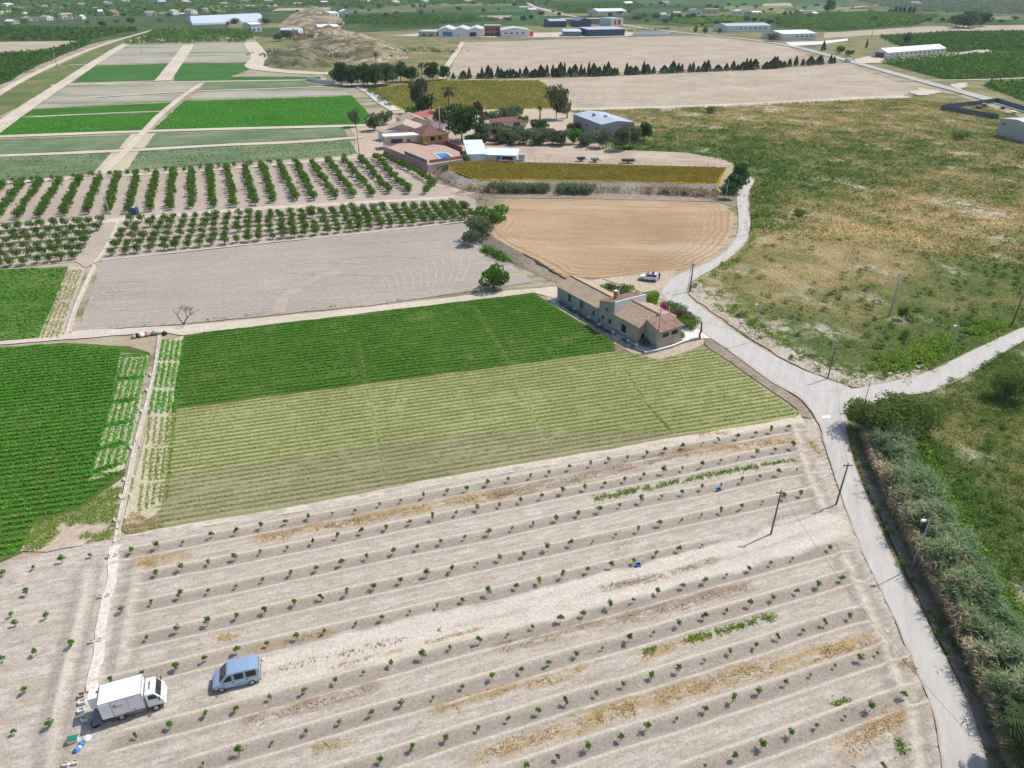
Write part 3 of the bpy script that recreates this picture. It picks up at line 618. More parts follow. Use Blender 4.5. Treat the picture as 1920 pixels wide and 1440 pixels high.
S('field', [(336,119),(470,117),(474,128),(432,144),(600,144),(600,152),(326,152)], .12, 'dark_crop', amp=1.1, step=3)
S('field', [(128,160),(370,154),(348,172),(90,186)], .12, 'pale_crop', amp=1.1, step=3)
S('field', [(88,188),(346,175),(330,190),(62,203)], .12, 'pale_crop', amp=1.1, step=3)
S('field', [(384,154),(560,152),(625,160),(372,171)], .12, 'blue_crop', amp=.8, step=2.5)
S('field', [(370,175),(640,163),(655,178),(346,188)], .12, 'pale_crop', amp=.8, step=2.5)
S('field', [(62,205),(328,192),(312,208),(45,217)], .12, 'green_crop', amp=.8, step=2.5)
S('field', [(40,221),(300,211),(288,222),(268,244),(-120,260),(0,235)], .12, 'green_crop', amp=.8, step=2.5)
S('field', [(345,190),(630,181),(660,179),(692,214),(684,234),(288,243)], .12, 'green_crop', amp=.8, step=2.5)
S('field', [(-120,266),(244,253),(222,279),(-120,296)], .12, 'blue_crop', amp=.8, step=2.5)
S('field', [(292,251),(645,239),(652,256),(272,277)], .12, 'blue_crop', amp=.8, step=2.5)
S('field', [(-120,304),(208,287),(174,325),(-120,349)], .12, 'blue_crop', amp=.8, step=2.5)
S('field', [(262,284),(655,263),(672,289),(238,320)], .12, 'blue_crop', amp=.8, step=2.5)
S('headland', [(222,279),(246,252),(292,250),(270,278)], .10, 'strip_soil', amp=.2)
S('headland', [(174,326),(210,286),(262,283),(236,321)], .10, 'strip_soil', amp=.2)
track('dirt_track', [(-150,300),(0,293),(200,285),(420,273),(560,267),(680,258)], 4.0, .22, 'track_dirt')
track('dirt_track', [(-150,264),(0,257),(270,247),(480,241),(690,236)], 5.0, .22, 'track_dirt')
track('dirt_track', [(190,329),(215,305),(245,275),(275,243),(305,212),(345,180),(380,156)], 3.0, .24, 'track_dirt')
track('dirt_track', [(305,152),(318,135),(340,105),(354,84)], 9, .24, 'track_dirt')
track('dirt_track', [(95,160),(300,155),(480,152),(610,150)], 4, .23, 'track_dirt')
track('dirt_track', [(60,190),(340,173),(500,167),(665,161)], 3, .23, 'track_dirt')
track('dirt_track', [(130,122),(330,117),(475,115)], 3, .22, 'track_dirt')
track('dirt_track', [(60,220),(205,213),(310,209)], 2, .22, 'track_dirt')
track('dirt_track', [(-100,352),(0,344),(175,333),(420,317),(690,294)], 3.2, .2, 'track_dirt')
track('dirt_track', [(470,80),(486,105),(478,125),(520,133),(600,138),(640,135)], 12, .26, 'track_dirt', amp=1)
track('dirt_track', [(640,160),(690,158),(740,155)], 4, .24, 'track_dirt')
S('orchard_soil', [(-140,356),(0,346),(690,296),(810,325),(895,372),(893,410),(870,417),(192,488),(0,503),(-140,515)], .08, 'orchard_earth', amp=.2)
S('dirt_track', [(-140,432),(0,424),(190,412),(500,388),(850,368),(850,373),(500,394),(190,419),(0,431),(-140,440)], .13, 'track_dirt', amp=.2)
S('headland', [(160,503),(188,490),(225,415),(200,412),(140,490)], .12, 'orchard_earth', amp=.2)
S('ploughed_field', [(192,490),(875,418),(905,455),(1000,530),(700,573),(345,608),(145,622)], .12, 'grey_soil', amp=.25)
for i in range(11):
    track('wheel_track', [(735 + i * 13, 552 - i * 2.2), (728 + i * 15, 532 - i * 3), (712 + i * 17, 512 - i * 3.4)], .45, .15, 'orchard_earth', amp=.1)
for k_, (cx_, cy_, rx_, ry_) in enumerate(((205, 545, 22, 9), (250, 540, 40, 12), (230, 565, 60, 18), (620, 505, 90, 12), (720, 500, 120, 18))):
    track('wheel_track', [(cx_ + rx_ * math.cos(a_), cy_ + ry_ * math.sin(a_)) for a_ in [1.2 + j * .42 for j in range(11)]], .4, .152 + k_ * .002, 'orchard_earth', amp=.1)
track('wheel_track', [(522,588),(533,560),(560,540),(600,520),(640,510)], 2.4, .15, 'orchard_earth', amp=.2)
track('field_edge', [(190,489),(480,458),(700,436),(885,415)], .7, .17, 'track_dirt', amp=.1)
S('field', [(-120,512),(0,507),(128,500),(100,585),(70,637),(-120,655)], .10, 'crop_gap_shade', amp=.3)
S('headland', [(130,500),(160,504),(118,632),(72,637)], .11, 'yard_soil', amp=.2)
S('dirt_track', [(-120,664),(0,648),(140,636),(300,624),(340,630),(1000,550),(1046,562),(1044,538),(960,545),(700,576),(400,607),(150,622),(100,632),(-120,652)], .15, 'track_dirt', amp=.3)
S('crop_bed', [(-120,668),(0,652),(120,643),(240,650),(282,662),(258,790),(232,900),(150,956),(64,984),(42,1036),(0,1055),(-120,1083)], .08, 'dense_crop_shade', amp=.3)
S('weedy_corner', [(235,895),(150,955),(60,985),(40,1032),(90,1035),(212,1012)], .10, 'yard_soil', amp=.4)
S('crop_bed', [(300,640),(345,629),(1000,549),(1062,588),(1150,640),(1155,660),(322,770),(292,770)], .08, 'dense_crop_shade', amp=.2)
S('straw_bed', [(292,770),(322,770),(1155,660),(1195,664),(1236,675),(1322,650),(1380,690),(1495,772),(1490,784),(850,893),(560,950),(240,1003),(225,990),(255,880)], .085, 'straw_soil', amp=.2)
S('straw_bed', [(252,905),(318,893),(560,856),(710,834),(1000,805),(1180,808),(1330,806),(1330,809),(1060,856),(850,893),(560,950),(240,1003),(225,990)], .095, 'dull_straw', amp=.5)
S('headland', [(297,642),(345,630),(322,771),(310,890),(300,960),(262,985),(230,985),(258,880),(285,770)], .10, 'strip_soil', amp=.2)
S('headland', [(226,662),(280,668),(258,790),(234,880),(165,905),(200,790)], .10, 'strip_soil', amp=.2)
S('field_edge', [(225,1012),(240,1003),(560,950),(850,893),(1490,784),(1500,778),(1510,795),(1495,797),(850,905),(560,962)], .15, 'track_dirt', amp=.25)
S('verge', [(1322,648),(1318,630),(1345,640),(1440,712),(1500,752),(1520,785),(1498,782),(1495,768),(1380,688)], .12, 'bank_earth', amp=.25)
S('house_yard', [(1040,540),(1130,522),(1200,515),(1262,512),(1240,545),(1262,585),(1330,632),(1310,652),(1238,680),(1195,668),(1050,590),(1020,552)], .07, 'yard_soil', amp=.3)

# right-hand side, middle and far distance
S('meadow', [(690,166),(830,150),(1012,150),(1062,186),(1072,203),(940,207),(752,207)], .10, 'yellow_meadow', amp=1, step=6)
S('stubble_field', [(1012,150),(1420,131),(1590,122),(1722,168),(1690,180),(1340,199),(1070,207),(1060,186)], .12, 'tan_soil', amp=1, step=6)
S('stubble_field', [(872,80),(1050,75),(1250,68),(1340,70),(1478,88),(1512,104),(1400,128),(1000,142),(838,143),(852,115)], .12, 'tan_soil', amp=1, step=6)
S('scrub_slope', [(690,165),(640,155),(600,140),(475,128),(485,100),(480,70),(700,60),(870,72),(852,115),(838,150)], .10, 'far_scrub', amp=2, step=8)
S('scrub_slope', [(700,60),(900,50),(1180,45),(1340,68),(1250,67),(1050,74),(870,79)], .13, 'far_scrub', amp=2, step=8)
S('scrub_slope', [(1180,45),(1500,60),(1920,62),(2300,62),(2300,260),(1920,200),(1600,115),(1480,84),(1300,64)], .12, 'far_scrub', amp=2, step=8)
S('bare_field', [(1545,62),(1730,50),(1850,48),(2100,45),(2100,60),(1800,58),(1640,66),(1545,72)], .2, 'tan_soil', amp=1, step=8)
S('green_grove', [(1455,30),(1640,22),(1760,30),(1720,47),(1560,58),(1460,50)], .2, 'far_grove', amp=2, step=10)
S('green_grove', [(1650,70),(1780,62),(2100,58),(2100,94),(1780,98),(1690,88)], .2, 'far_grove', amp=1, step=8)
S('green_grove', [(1645,116),(1780,106),(2100,92),(2100,130),(1920,146),(1775,151)], .2, 'far_grove', amp=1, step=6)
S('green_grove', [(1838,160),(2100,140),(2100,220),(1920,190)], .2, 'far_grove', amp=1, step=6)
S('terrace_grove', [(1560,-20),(2300,-22),(2300,26),(1920,30),(1700,24),(1600,12)], .2, 'terrace_grove', amp=3, step=20)
S('terrace_grove', [(1030,2),(1180,0),(1210,12),(1170,26),(1060,25),(1020,12)], .2, 'far_grove', amp=3, step=20)
S('terrace_grove', [(650,30),(860,28),(940,38),(780,48),(640,44)], .2, 'far_grove', amp=3, step=20)
S('green_grove', [(1220,38),(1450,26),(1480,32),(1300,46)], .2, 'far_grove', amp=2, step=10)
pr_ = random.Random(4); zi = 0
for yb in (1, 6, 11, 17, 23, 30, 37, 44):
    x = -40
    while x < 1960:
        w_ = pr_.uniform(50, 150); y1 = yb + (yb + 50) * .09
        if not (500 < x + w_ / 2 < 660) and not (yb > 34 and (x < 330 or 700 < x < 1640)) and pr_.random() < .8:
            mt_ = pr_.choice(['far_orchard', 'far_grove', 'far_grove', 'terrace_grove', 'far_scrub', 'dark_crop', 'far_scrub', 'levee_grass'] + (['tan_soil'] if pr_.random() < .3 else [])); sl = pr_.uniform(-1.2, 1.2); zi += 1
            S('far_plot', [(x + pr_.uniform(0, 8), yb + sl), (x + w_ + pr_.uniform(-6, 6), yb - sl * .5), (x + w_ * 1.02, y1 - sl * .5), (x, y1 + sl)], .13 + zi * .0005, mt_, amp=2, step=20)
        x += w_ * pr_.uniform(1.0, 1.15)
for q in ([(820,28),(878,28),(860,35),(812,35)], [(895,30),(960,29),(950,35),(900,36)], [(520,16),(620,14),(620,18),(510,21)]):
    S('bare_field', q, .25, 'tan_soil', amp=1, step=8)
track('dirt_track', [(868,79),(855,100),(838,125),(828,150)], 4, .24, 'track_dirt')
track('dirt_track', [(1570,152),(1840,150),(2000,142)], 3, .3, 'track_dirt')
track('road', [(2100,262),(1920,207),(1800,172),(1700,145),(1600,117),(1540,101),(1480,86),(1400,74),(1300,64),(1180,49),(1060,28),(1000,14)], 7.5, .34, 'asphalt', label='grey tarmac road crossing the plain', amp=.1)
track('farm_lane', [(660,158),(690,172),(716,192),(742,208)], 5, .26, 'road_surface', amp=.1)
S('farm_yard', [(655,236),(700,215),(745,205),(1060,205),(1085,215),(1090,260),(1190,270),(1130,282),(970,278),(965,304),(835,308),(800,325),(720,298),(660,292),(668,262)], .09, 'yard_soil', amp=.5, step=3)
S('paddock', [(960,278),(1130,281),(1290,288),(1350,297),(1376,308),(1362,315),(1150,309),(960,304)], .14, 'paddock_soil', amp=.4, step=3)
track('dirt_track', [(1070,206),(1340,199),(1700,181)], 8, .2, 'track_dirt', amp=1)

# --- scrub land
BLOBS = [(1340,505,9,.45),(1430,520,14,.4),(1480,545,10,.3),(1600,470,22,.35),(1560,450,18,.3),(1420,440,10,.25),(1650,500,16,.2),(1850,430,30,.35),(1700,420,25,.3),(1750,380,25,.25),(1900,340,30,.25),
 (1420,400,12,-.4),(1400,470,8,-.25),(1460,350,25,-.35),(1300,285,30,-.5),(1450,300,40,-.4),(1720,640,16,-.45),(1620,680,10,-.35),(1800,640,14,-.4),(1880,600,14,-.3),(1560,640,9,-.1),(1900,520,16,-.35),(1850,540,12,-.2),
 (1320,250,25,.25),(1240,235,20,.25),(1500,215,40,.35),(1650,205,40,.3),(1350,220,30,.1),(1600,250,60,.05),(1560,235,40,.2),
 (1790,800,5,.45),(1830,850,5,.4),(1780,830,4,.3),(1870,760,6,.1),(1900,700,6,.1),(1880,990,5,.3),(1900,940,4,.3),(1690,830,4,-.25),(1720,870,5,-.35),(1760,960,6,-.2),(1800,1100,6,-.3),(1870,1200,7,-.2),(1900,860,5,-.2),(1870,735,5,-.3),(1800,900,16,-.4),(1850,1050,14,-.45),(1860,1250,14,-.4),(1900,760,14,-.2)]
BLOBS = [(*G(a, b)[:2], r, w) for a, b, r, w in BLOBS]
BARE = [(1325,545,3),(1330,560,4),(1390,610,2.5),(1460,615,3),(1540,620,3),(1500,690,3),(1575,700,3),(1640,715,3),(1790,705,2),(1630,560,2),(1300,600,3),(1480,660,3),(1860,905,1.0),(1890,1180,1.2),(1300,215,5),(1390,222,5),(1780,228,4),(1850,400,5),(1800,380,5),(1250,205,6),(1450,205,8),(1340,240,4)]
BARE = [(*G(a, b)[:2], r) for a, b, r in BARE]
def dryness(x, y):
    sc = np.clip(np.hypot(x, y) / 90, 1, 4)
    d = .40 + (fbm(x * .045, y * .045, 61, 4) - .5) * .5 + (fbm(x * .2, y * .2, 65, 4) - .5) * .8
    for a, b, r, w in BLOBS: d = d + (.36 if w > 0 else .5) * w * np.exp(-((x - a) ** 2 + (y - b) ** 2) / (r * r))
    return np.clip(d, 0, 1)
def bareness(x, y):
    d = np.clip((fbm(x * .12, y * .12, 71, 4) - .62) * 5, 0, .8)
    for a, b, r in BARE: d = np.maximum(d, 1.2 * np.exp(-((x - a) ** 2 + (y - b) ** 2) / (r * r)))
    return np.clip(d, 0, 1)
SCRUB_A = [(1070,208),(1340,200),(1700,182),(1760,172),(1800,180),(1850,200),(1960,235),(2200,300),(2200,500),(1960,600),(1880,632),(1740,698),(1655,722),(1600,728),(1545,708),(1480,680),(1400,632),(1330,582),(1292,552),(1296,530),(1350,497),(1392,462),(1408,428),(1406,390),(1406,362),(1416,335),(1370,306),(1290,286),(1130,279)]
SCRUB_B = [(2200,560),(1960,622),(1920,638),(1820,698),(1740,736),(1690,742),(1600,768),(1590,792),(1592,840),(1610,890),(1655,990),(1705,1090),(1768,1215),(1822,1340),(1858,1440),(1880,1560),(2500,1560),(2500,800)]
for pl, rs in ((SCRUB_A, 3.0), (SCRUB_B, 1.5)):
    sheet('scrubland', pl, .06, 'scrub_ground', amp=.35, step=2, res=rs, attrs={'dry': dryness, 'bare': bareness}, hf=(lambda x, y: .25 * np.clip(fbm(x * .2, y * .2, 81, 3) - .45, 0, 1)))
sheet('verge', [(1292,552),(1330,582),(1400,632),(1480,680),(1545,708),(1600,728),(1655,722),(1740,698),(1738,690),(1650,712),(1600,712),(1550,690),(1480,655),(1410,610),(1345,570),(1318,545),(1312,530),(1300,528)], .14, 'verge_gravel', amp=.6, step=1.2)

# --- the lane
strip('road', [(1772,1560),(1765,1440),(1745,1330),(1700,1220),(1650,1110),(1600,1000),(1566,900),(1547,840),(1531,790),(1500,750),(1440,714),(1370,662),(1310,620),(1250,565),(1240,543),(1262,520),(1310,501),(1350,480),(1380,445),(1384,405),(1381,372),(1390,345),(1396,323)],
      [(1875,1560),(1852,1440),(1818,1330),(1765,1220),(1706,1110),(1655,1005),(1612,900),(1594,845),(1586,795),(1600,735),(1550,712),(1480,684),(1400,637),(1330,588),(1292,558),(1290,538),(1312,520),(1352,497),(1394,462),(1407,428),(1404,390),(1403,366),(1414,340),(1409,322)], .20, 'lane_surface', label='pale narrow lane winding past the farmhouse', amp=.15)
strip('road', [(1545,735),(1600,730),(1660,719),(1740,697),(1830,655),(1920,614),(2050,560)], [(1560,775),(1592,770),(1690,744),(1748,736),(1824,700),(1920,641),(2050,580)], .205, 'lane_surface', label='pale side lane branching from the junction', amp=.15)
sheet('turning_area', [(1130,524),(1200,516),(1268,508),(1262,520),(1242,543),(1252,568),(1215,552)], .17, 'yard_soil', amp=.3)
# manhole-like white patch on the junction
sheet('road_patch', [(1540,782),(1556,780),(1558,786),(1542,788)], .225, 'white_concrete', amp=.05, step=.5)

# ================================================================== terraces and banks
def terrace(name, pix, mat, hf, res, label=None, amp=.3):
    return sheet(name, pix, .05, mat, amp=amp, step=1.5, res=res, hf=hf, label=label)
BF = P2([(905,398),(940,376),(1100,374),(1345,380),(1376,400),(1374,435),(1345,472),(1300,500),(1262,510),(1200,516),(1130,523),(1062,524),(1000,497),(940,468),(905,440),(918,418)])
BFR = np.vstack([BF, BF[:1]])
bank_line = P2([(915,418),(900,440),(930,466),(995,500),(1058,530)])
def bf_h(x, y):
    d = pdist(x, y, bank_line[:4]); e_ = np.clip(pdist(x, y, BFR) / 2.5, 0, 1); nb = np.clip(1 - (pdist(x, y, bank_line) - 1.2) / 2.5, 0, 1); k_ = np.maximum(e_, nb)
    return (1.5 * np.clip(1 - d / 12, 0, 1) ** 1.3 + .10 + (fbm(x * .8, y * .8, 5, 3) - .4) * .12) * k_ + .03
sheet('ploughed_field', BF, .02, 'brown_soil', amp=.2, step=1.5, world=True, res=1.2, hf=bf_h, skirt=True, label='rust brown ploughed field', attrs={'edge': lambda x, y: pdist(x, y, BFR) + (fbm(x * .15, y * .15, 3, 3) - .5) * 2.2})
# sloping bank under its edge
def bank(name, top, foot_off, h, mat, seed, hz=0.0, n=8, rows=7, wob=.5):
    T = catmull(top, n); D = np.gradient(T, axis=0); D /= np.hypot(*D.T)[:, None]; N = np.stack([-D[:, 1], D[:, 0]], 1)
    V = []; k = len(T)
    for i in range(k):
        for j in range(rows + 1):
            f = j / rows; p = T[i] + N[i] * foot_off * f
            e = (fbm(np.array([p[0] * .9]), np.array([p[1] * .9]), seed, 4)[0] - .5) * wob
            V.append((p[0] + e * .6, p[1] + e * .6, hz + h[min(i * len(h) // k, len(h) - 1)] * (1 - f) ** .8 + e * .6 * math.sin(math.pi * f) + (.02 if j < rows else -.1)))
    r = rows + 1; Fq = [(i * r + j, i * r + j + 1, (i + 1) * r + j + 1, (i + 1) * r + j) for i in range(k - 1) for j in range(rows)]
    V = np.array(V); Fq = np.array(Fq); p = V[Fq]; cr = np.cross(p[:, 1] - p[:, 0], p[:, 2] - p[:, 0])[:, 2]; Fq[cr < 0] = Fq[cr < 0][:, ::-1]
    tag(place(npmesh(name, V, Fq, mat, smooth=True), name), kind='structure')
bank('bank', bank_line + np.array([.6, .6]), -3.0, [1.75] * 7 + [1.6, 1.2, .7, .35, .15], 'bank_earth', 4)
YF = P2([(838,310),(1000,308),(1362,316),(1352,338),(1340,360),(1200,356),(1000,352),(890,352),(842,332)])
y_front = P2([(842,332),(890,352),(1000,353),(1200,357),(1343,361)])
def yf_h(x, y):
    d = pdist(x, y, y_front); return 2.2 * np.clip(1 - d / 32, 0, 1) + .12 + (fbm(x * .5, y * .5, 5, 3) - .5) * .25
sheet('flowering_field', YF, .02, 'yellow_bloom', amp=.3, step=2, world=True, res=2, hf=yf_h, skirt=True, label='golden field of yellow blossom above a chalk bank')
bank('bank', y_front, -4.5, [2.3], 'chalk_bank', 9, n=10, wob=.9)
S('bank_foot', [(890,366),(940,372),(1100,373),(1345,379),(1380,390),(1382,372),(1340,364),(1000,358),(890,356)], .10, 'bank_earth', amp=.4)
S('scrubby_corner', [(815,325),(842,332),(890,354),(905,372),(935,372),(905,398),(895,412),(893,375),(840,350),(800,335)], .12, 'bank_earth', amp=.4)
S('dump', [(845,352),(885,350),(893,362),(868,368),(846,362)], .16, 'paddock_soil', amp=.3)

def hill(name, pix, H, mat, seed, res=4, label=None, freq=.05, rough=.6):
    poly = P2(pix); c = [tuple(p) for p in poly]; ring = np.vstack([poly, poly[:1]])
    dm = max(pdist(np.array([x]), np.array([y]), ring)[0] for x, y in [poly.mean(0)])
    def hf(x, y):
        d = np.clip(pdist(x, y, ring) / (dm * .8), 0, 1); d = d * d * (3 - 2 * d)
        return H * d * (1 - rough + 2 * rough * fbm(x * freq, y * freq, seed, 5)) + .3 * d
    sheet(name, pix, .05, mat, amp=1, step=4, res=res, hf=hf, label=label)
hill('quarry_hill', [(515,52),(545,28),(570,16),(600,14),(625,22),(650,42),(640,52),(560,56)], 5, 'quarry_rock', 3, 6, 'pale quarried hill', .06, .9)
hill('quarry_mound', [(556,85),(565,60),(590,52),(640,58),(690,66),(760,90),(770,110),(700,120),(640,118),(600,110),(570,95)], 5.5, 'quarry_rock', 8, 3, 'broken chalky quarry mound with pale faces', .11, .95)
hill('scrub_mound', [(485,125),(500,102),(560,88),(600,92),(636,108),(632,125),(560,130)], 5.0, 'scrub_hill', 5, 3, 'scrub covered mound beside the quarry', .12, .9)

# ================================================================== crops
def rows_in(polypix, ang, pitch, step, rng, keep=None, skew=0.0):
    poly = P2(polypix); c, s = math.cos(ang), math.sin(ang)
    u = poly[:, 0] * c + poly[:, 1] * s; v = -poly[:, 0] * s + poly[:, 1] * c
    pts = []
    for k in np.arange(math.floor(v.min() / pitch), math.ceil(v.max() / pitch)):
        uu = np.arange(u.min(), u.max(), step); uu = uu + rng.uniform(-.4, .4, len(uu)) * step
        vv = np.full(len(uu), k * pitch) + (fbm(uu * .15, np.full(len(uu), k * 3.3), 7, 2) - .5) * .05
        pts.append(np.stack([uu * c - vv * s, uu * s + vv * c], 1))
    pts = np.concatenate(pts); m = inpoly(pts[:, 0], pts[:, 1], [tuple(p) for p in poly]); pts = pts[m]
    if keep is not None: pts = pts[rng.uniform(0, 1, len(pts)) < keep(pts[:, 0], pts[:, 1])]
    return pts
def tufts(pts, n, width, height, size, rng, z=.1, up=1.5, aspect=.6, tintf=None):
    k = len(pts); P = np.repeat(pts, n, 0); m = len(P)
    off = rng.normal(size=(m, 2)) * width; r = np.clip(1 - (np.hypot(*off.T) / (2.2 * width)) ** 2, .15, 1)
    Q = np.stack([P[:, 0] + off[:, 0], P[:, 1] + off[:, 1], z + height * r * rng.uniform(.5, 1, m)], 1)
    tint = np.clip(np.repeat(rng.uniform(.15, .85, k), n) * .5 + rng.uniform(0, 1, m) * .5, 0, 1)
    return leaves(Q, size * rng.uniform(.6, 1.2, m), tint, rng, up, aspect)
def stuff(name, parts, mat, label, cat=None, attrs=None):
    v, f, t = cat3(parts) if isinstance(parts, list) else parts
    a = {'tint': t}
    for k, fn in (attrs or {}).items(): a[k] = fn(v[:, 0], v[:, 1])
    o = place(npmesh(name, v, f, mat, a), name); tag(o, label, cat, kind='stuff'); return o
CROSS = [P2([(672,640),(700,780),(727,905)]), P2([(890,575),(960,690),(1045,860)]), P2([(1170,690),(1215,760),(1262,812)])]
def gapf(x, y):
    m = np.ones_like(x)
    for L in CROSS: m = np.minimum(m, np.clip(pdist(x, y, L) / .55 - .2, 0.1, 1))
    n = fbm(x * .5, y * .5, 51, 3); n2 = fbm((x * .966 + y * .26) * .06, (-x * .26 + y * .966) * .5, 53, 3)
    return m * np.where((n > .66) | (n2 > .68), .45, 1.0)
rg = np.random.default_rng(11)
p = rows_in([(347,630),(1000,552),(1060,590),(1142,640),(1150,658),(322,769)], .262, 1.05, .15, rg, gapf)
stuff('leafy_crop', tufts(p, 7, .145, .30, .24, rg), 'crop_leaf', 'dense dark green leafy crop rows beside the farmhouse', 'crop')
p = rows_in([(322,769),(1150,658),(1195,666),(1236,677),(1322,652),(1380,692),(1493,773),(1486,783),(850,889),(560,945),(300,985),(275,870)], .268, .95, .15, rg, gapf)
stuff('sparse_crop', tufts(p, 4, .10, .22, .20, rg), 'pale_leaf', 'harvested pale green crop rows with straw between', 'crop')
stuff('cut_straw', tufts(p[rg.uniform(0, 1, len(p)) < .5] + np.array([-.13, .5]), 2, .10, .05, .18, rg), 'straw', 'dry cut straw lying between the pale crop rows', 'straw')
q = np.concatenate([L[0] + (L[-1] - L[0]) * np.linspace(0, 1, 260)[:, None] for L in CROSS[:1]] + [np.concatenate([a + (b - a) * np.linspace(0, 1, 160)[:, None] for a, b in zip(L[:-1], L[1:])]) for L in CROSS[1:]])
stuff('crop_path', tufts(q[rg.uniform(0, 1, len(q)) < .5], 2, .15, .22, .28, rg), 'pale_leaf', 'thin green line crossing the crop rows', 'crop')
p = rows_in([(-120,672),(0,656),(120,646),(225,655),(236,664),(222,720),(196,800),(172,886),(230,884),(150,950),(62,978),(40,1032),(0,1052),(-120,1080)], .245, 1.05, .16, rg, lambda x, y: np.where(fbm(x * .5, y * .5, 55, 3) > .68, .6, 1.0))
stuff('leafy_crop', tufts(p, 8, .155, .36, .26, rg), 'crop_leaf', 'lush dark green crop left of the white irrigation channel', 'crop')
def crossrows(tops, bots, n0, step, gap, rng):
    out = []
    for (a, b) in zip(tops, bots):
        A = np.array(G(*a)[:2]); B = np.array(G(*b)[:2]); k = int(np.hypot(*(B - A)) / step); t = np.linspace(0, 1, k)
        q = A + (B - A) * t[:, None]; out.append(q[(np.mod(t * np.hypot(*(B - A)), gap) > 1.0)])
    return np.concatenate(out)
p = crossrows([(236 + 10 * i, 668) for i in range(5)], [(172 + 15 * i, 893 - 6 * i) for i in range(5)], 5, .16, 60, rg)
stuff('leafy_crop', tufts(p, 5, .2, .34, .30, rg), 'crop_leaf', 'green crop strips laid along the channel side of the lush field', 'crop')
for k_ in range(6):
    a_ = (236 - 13 * k_, 668 + 44 * k_); b_ = (275 - 11 * k_, 668 + 41 * k_); q_ = np.array([np.array(G(*a_)[:2]) + (np.array(G(*b_)[:2]) - np.array(G(*a_)[:2])) * t__ for t__ in np.linspace(0, 1, 50)])
    stuff('leafy_crop', tufts(q_, 6, .28, .36, .30, rg), 'crop_leaf', 'short green cross band in the strips beside the channel', 'crop')
p = crossrows([(308 + 9.5 * i, 634) for i in range(5)], [(283 + 11 * i, 775) for i in range(5)], 5, .16, 9, rg)
stuff('leafy_crop', tufts(p, 4, .17, .3, .34, rg), 'crop_leaf', 'short green crop strips laid across the field end', 'crop')
p = crossrows([(284 + 11 * i, 777) for i in range(5)], [(262 + 13 * i, 960 - 6 * i) for i in range(5)], 5, .2, 8, rg)
stuff('sparse_crop', tufts(p, 3, .12, .22, .30, rg), 'pale_leaf', 'pale crop strips laid across the field end', 'crop')
p = rows_in([(-120,514),(0,509),(126,502),(100,582),(70,634),(-120,650)], .2, 1.3, .28, rg, lambda x, y: np.clip((.72 - fbm(x * .07, y * .3, 57, 4)) * 5, .15, 1))
stuff('leafy_crop', tufts(p, 3, .35, .3, .5, rg), 'crop_leaf', 'patchy green crop beside the citrus orchard', 'crop')
p = crossrows([(133 + 7 * i, 504) for i in range(4)], [(80 + 9 * i, 634) for i in range(4)], 4, .3, 9, rg)
stuff('sparse_crop', tufts(p, 2, .18, .25, .4, rg), 'pale_leaf', 'thin green strips along the dirt track', 'crop')
# mid-distance crops stand up a little as well
for poly, ang, mt, lb, dn in (([(345,190),(630,181),(660,179),(690,214),(683,233),(289,242)], .1, 'crop_leaf', 'bright green crop behind the twin tracks', 1.0),
                          ([(40,221),(300,211),(268,243),(-100,258)], .1, 'crop_leaf', 'bright green crop beside the levee track', 1.0),
                          ([(262,285),(655,264),(671,288),(239,319)], .12, 'citrus_leaf', 'grey green young crop above the orchard', .5), ([(-100,304),(207,288),(175,324),(-100,347)], .12, 'citrus_leaf', 'grey green young crop left of the track', .4)):
    p = rows_in(poly, ang, 1.6, .7, rg, (lambda x, y, d=dn: np.full_like(x, d)))
    stuff('mid_crop', tufts(p, 1, .3, .3, .7, rg), mt, lb, 'crop')

# ================================================================== plant makers
def variants(n, fn): return [fn(np.random.default_rng(100 + i * 7), i) for i in range(n)]
SAPC = variants(5, lambda r, i: crown_mesh('crown', 'sapling_leaf', r, 190, .36, .72, .34, lumps=9, size=.16, hollow=.25, up=.6))
SAPT = variants(3, lambda r, i: trunk_mesh('trunk', 'pale_bark', .45, .022, 3, .2, i, .8))
CITC = variants(5, lambda r, i: crown_mesh('crown', 'citrus_leaf', r, 620, 1.45, 2.35, .25, lumps=13, size=.30, hollow=.5, up=.5))
CITT = variants(2, lambda r, i: trunk_mesh('trunk', 'bark', .5, .09, 4, .7, i, 1.4))
def individual(name, cm, tm, loc, label, cat, group=None, s=1.0, rz=None, tiltless=True):
    e = empty(name, loc, random.uniform(0, 6.28) if rz is None else rz, label, cat, group, s)
    place(tm, 'trunk', e); place(cm, 'crown', e); return e
rs = random.Random(5)
ROWN = ['in the first row below the crop field edge', 'in the second row below the crop field edge', 'in the third row below the crop field edge', 'in the second row above the pale track', 'in the row just above the pale track', 'in the row just below the pale track', 'in the second row below the pale track', 'in the third row below the pale track', 'in the fourth row below the pale track', 'in the fifth row below the pale track', 'in the sixth row below the pale track']
for ri, r in enumerate(SAP):
    for p_ in r:
        q = foot(p_); k = rs.choice([.5, .65, .8, .88, .95, 1.05])
        individual('citrus_sapling', rs.choice(SAPC), rs.choice(SAPT), (q.x, q.y, .10), 'young citrus sapling ' + ROWN[ri] + ' of the bare orchard', 'sapling', 'saplings ' + ROWN[ri], (k, k, k * rs.uniform(.85, 1.2)))
for p_ in SAP_LEFT:
    q = foot(p_); k = rs.choice([.7, .9, 1.05])
    individual('citrus_sapling', rs.choice(SAPC), rs.choice(SAPT), (q.x, q.y, .10), 'young green citrus sapling on the bare plot left of the white soil path', 'sapling', 'saplings left of the white path', k)

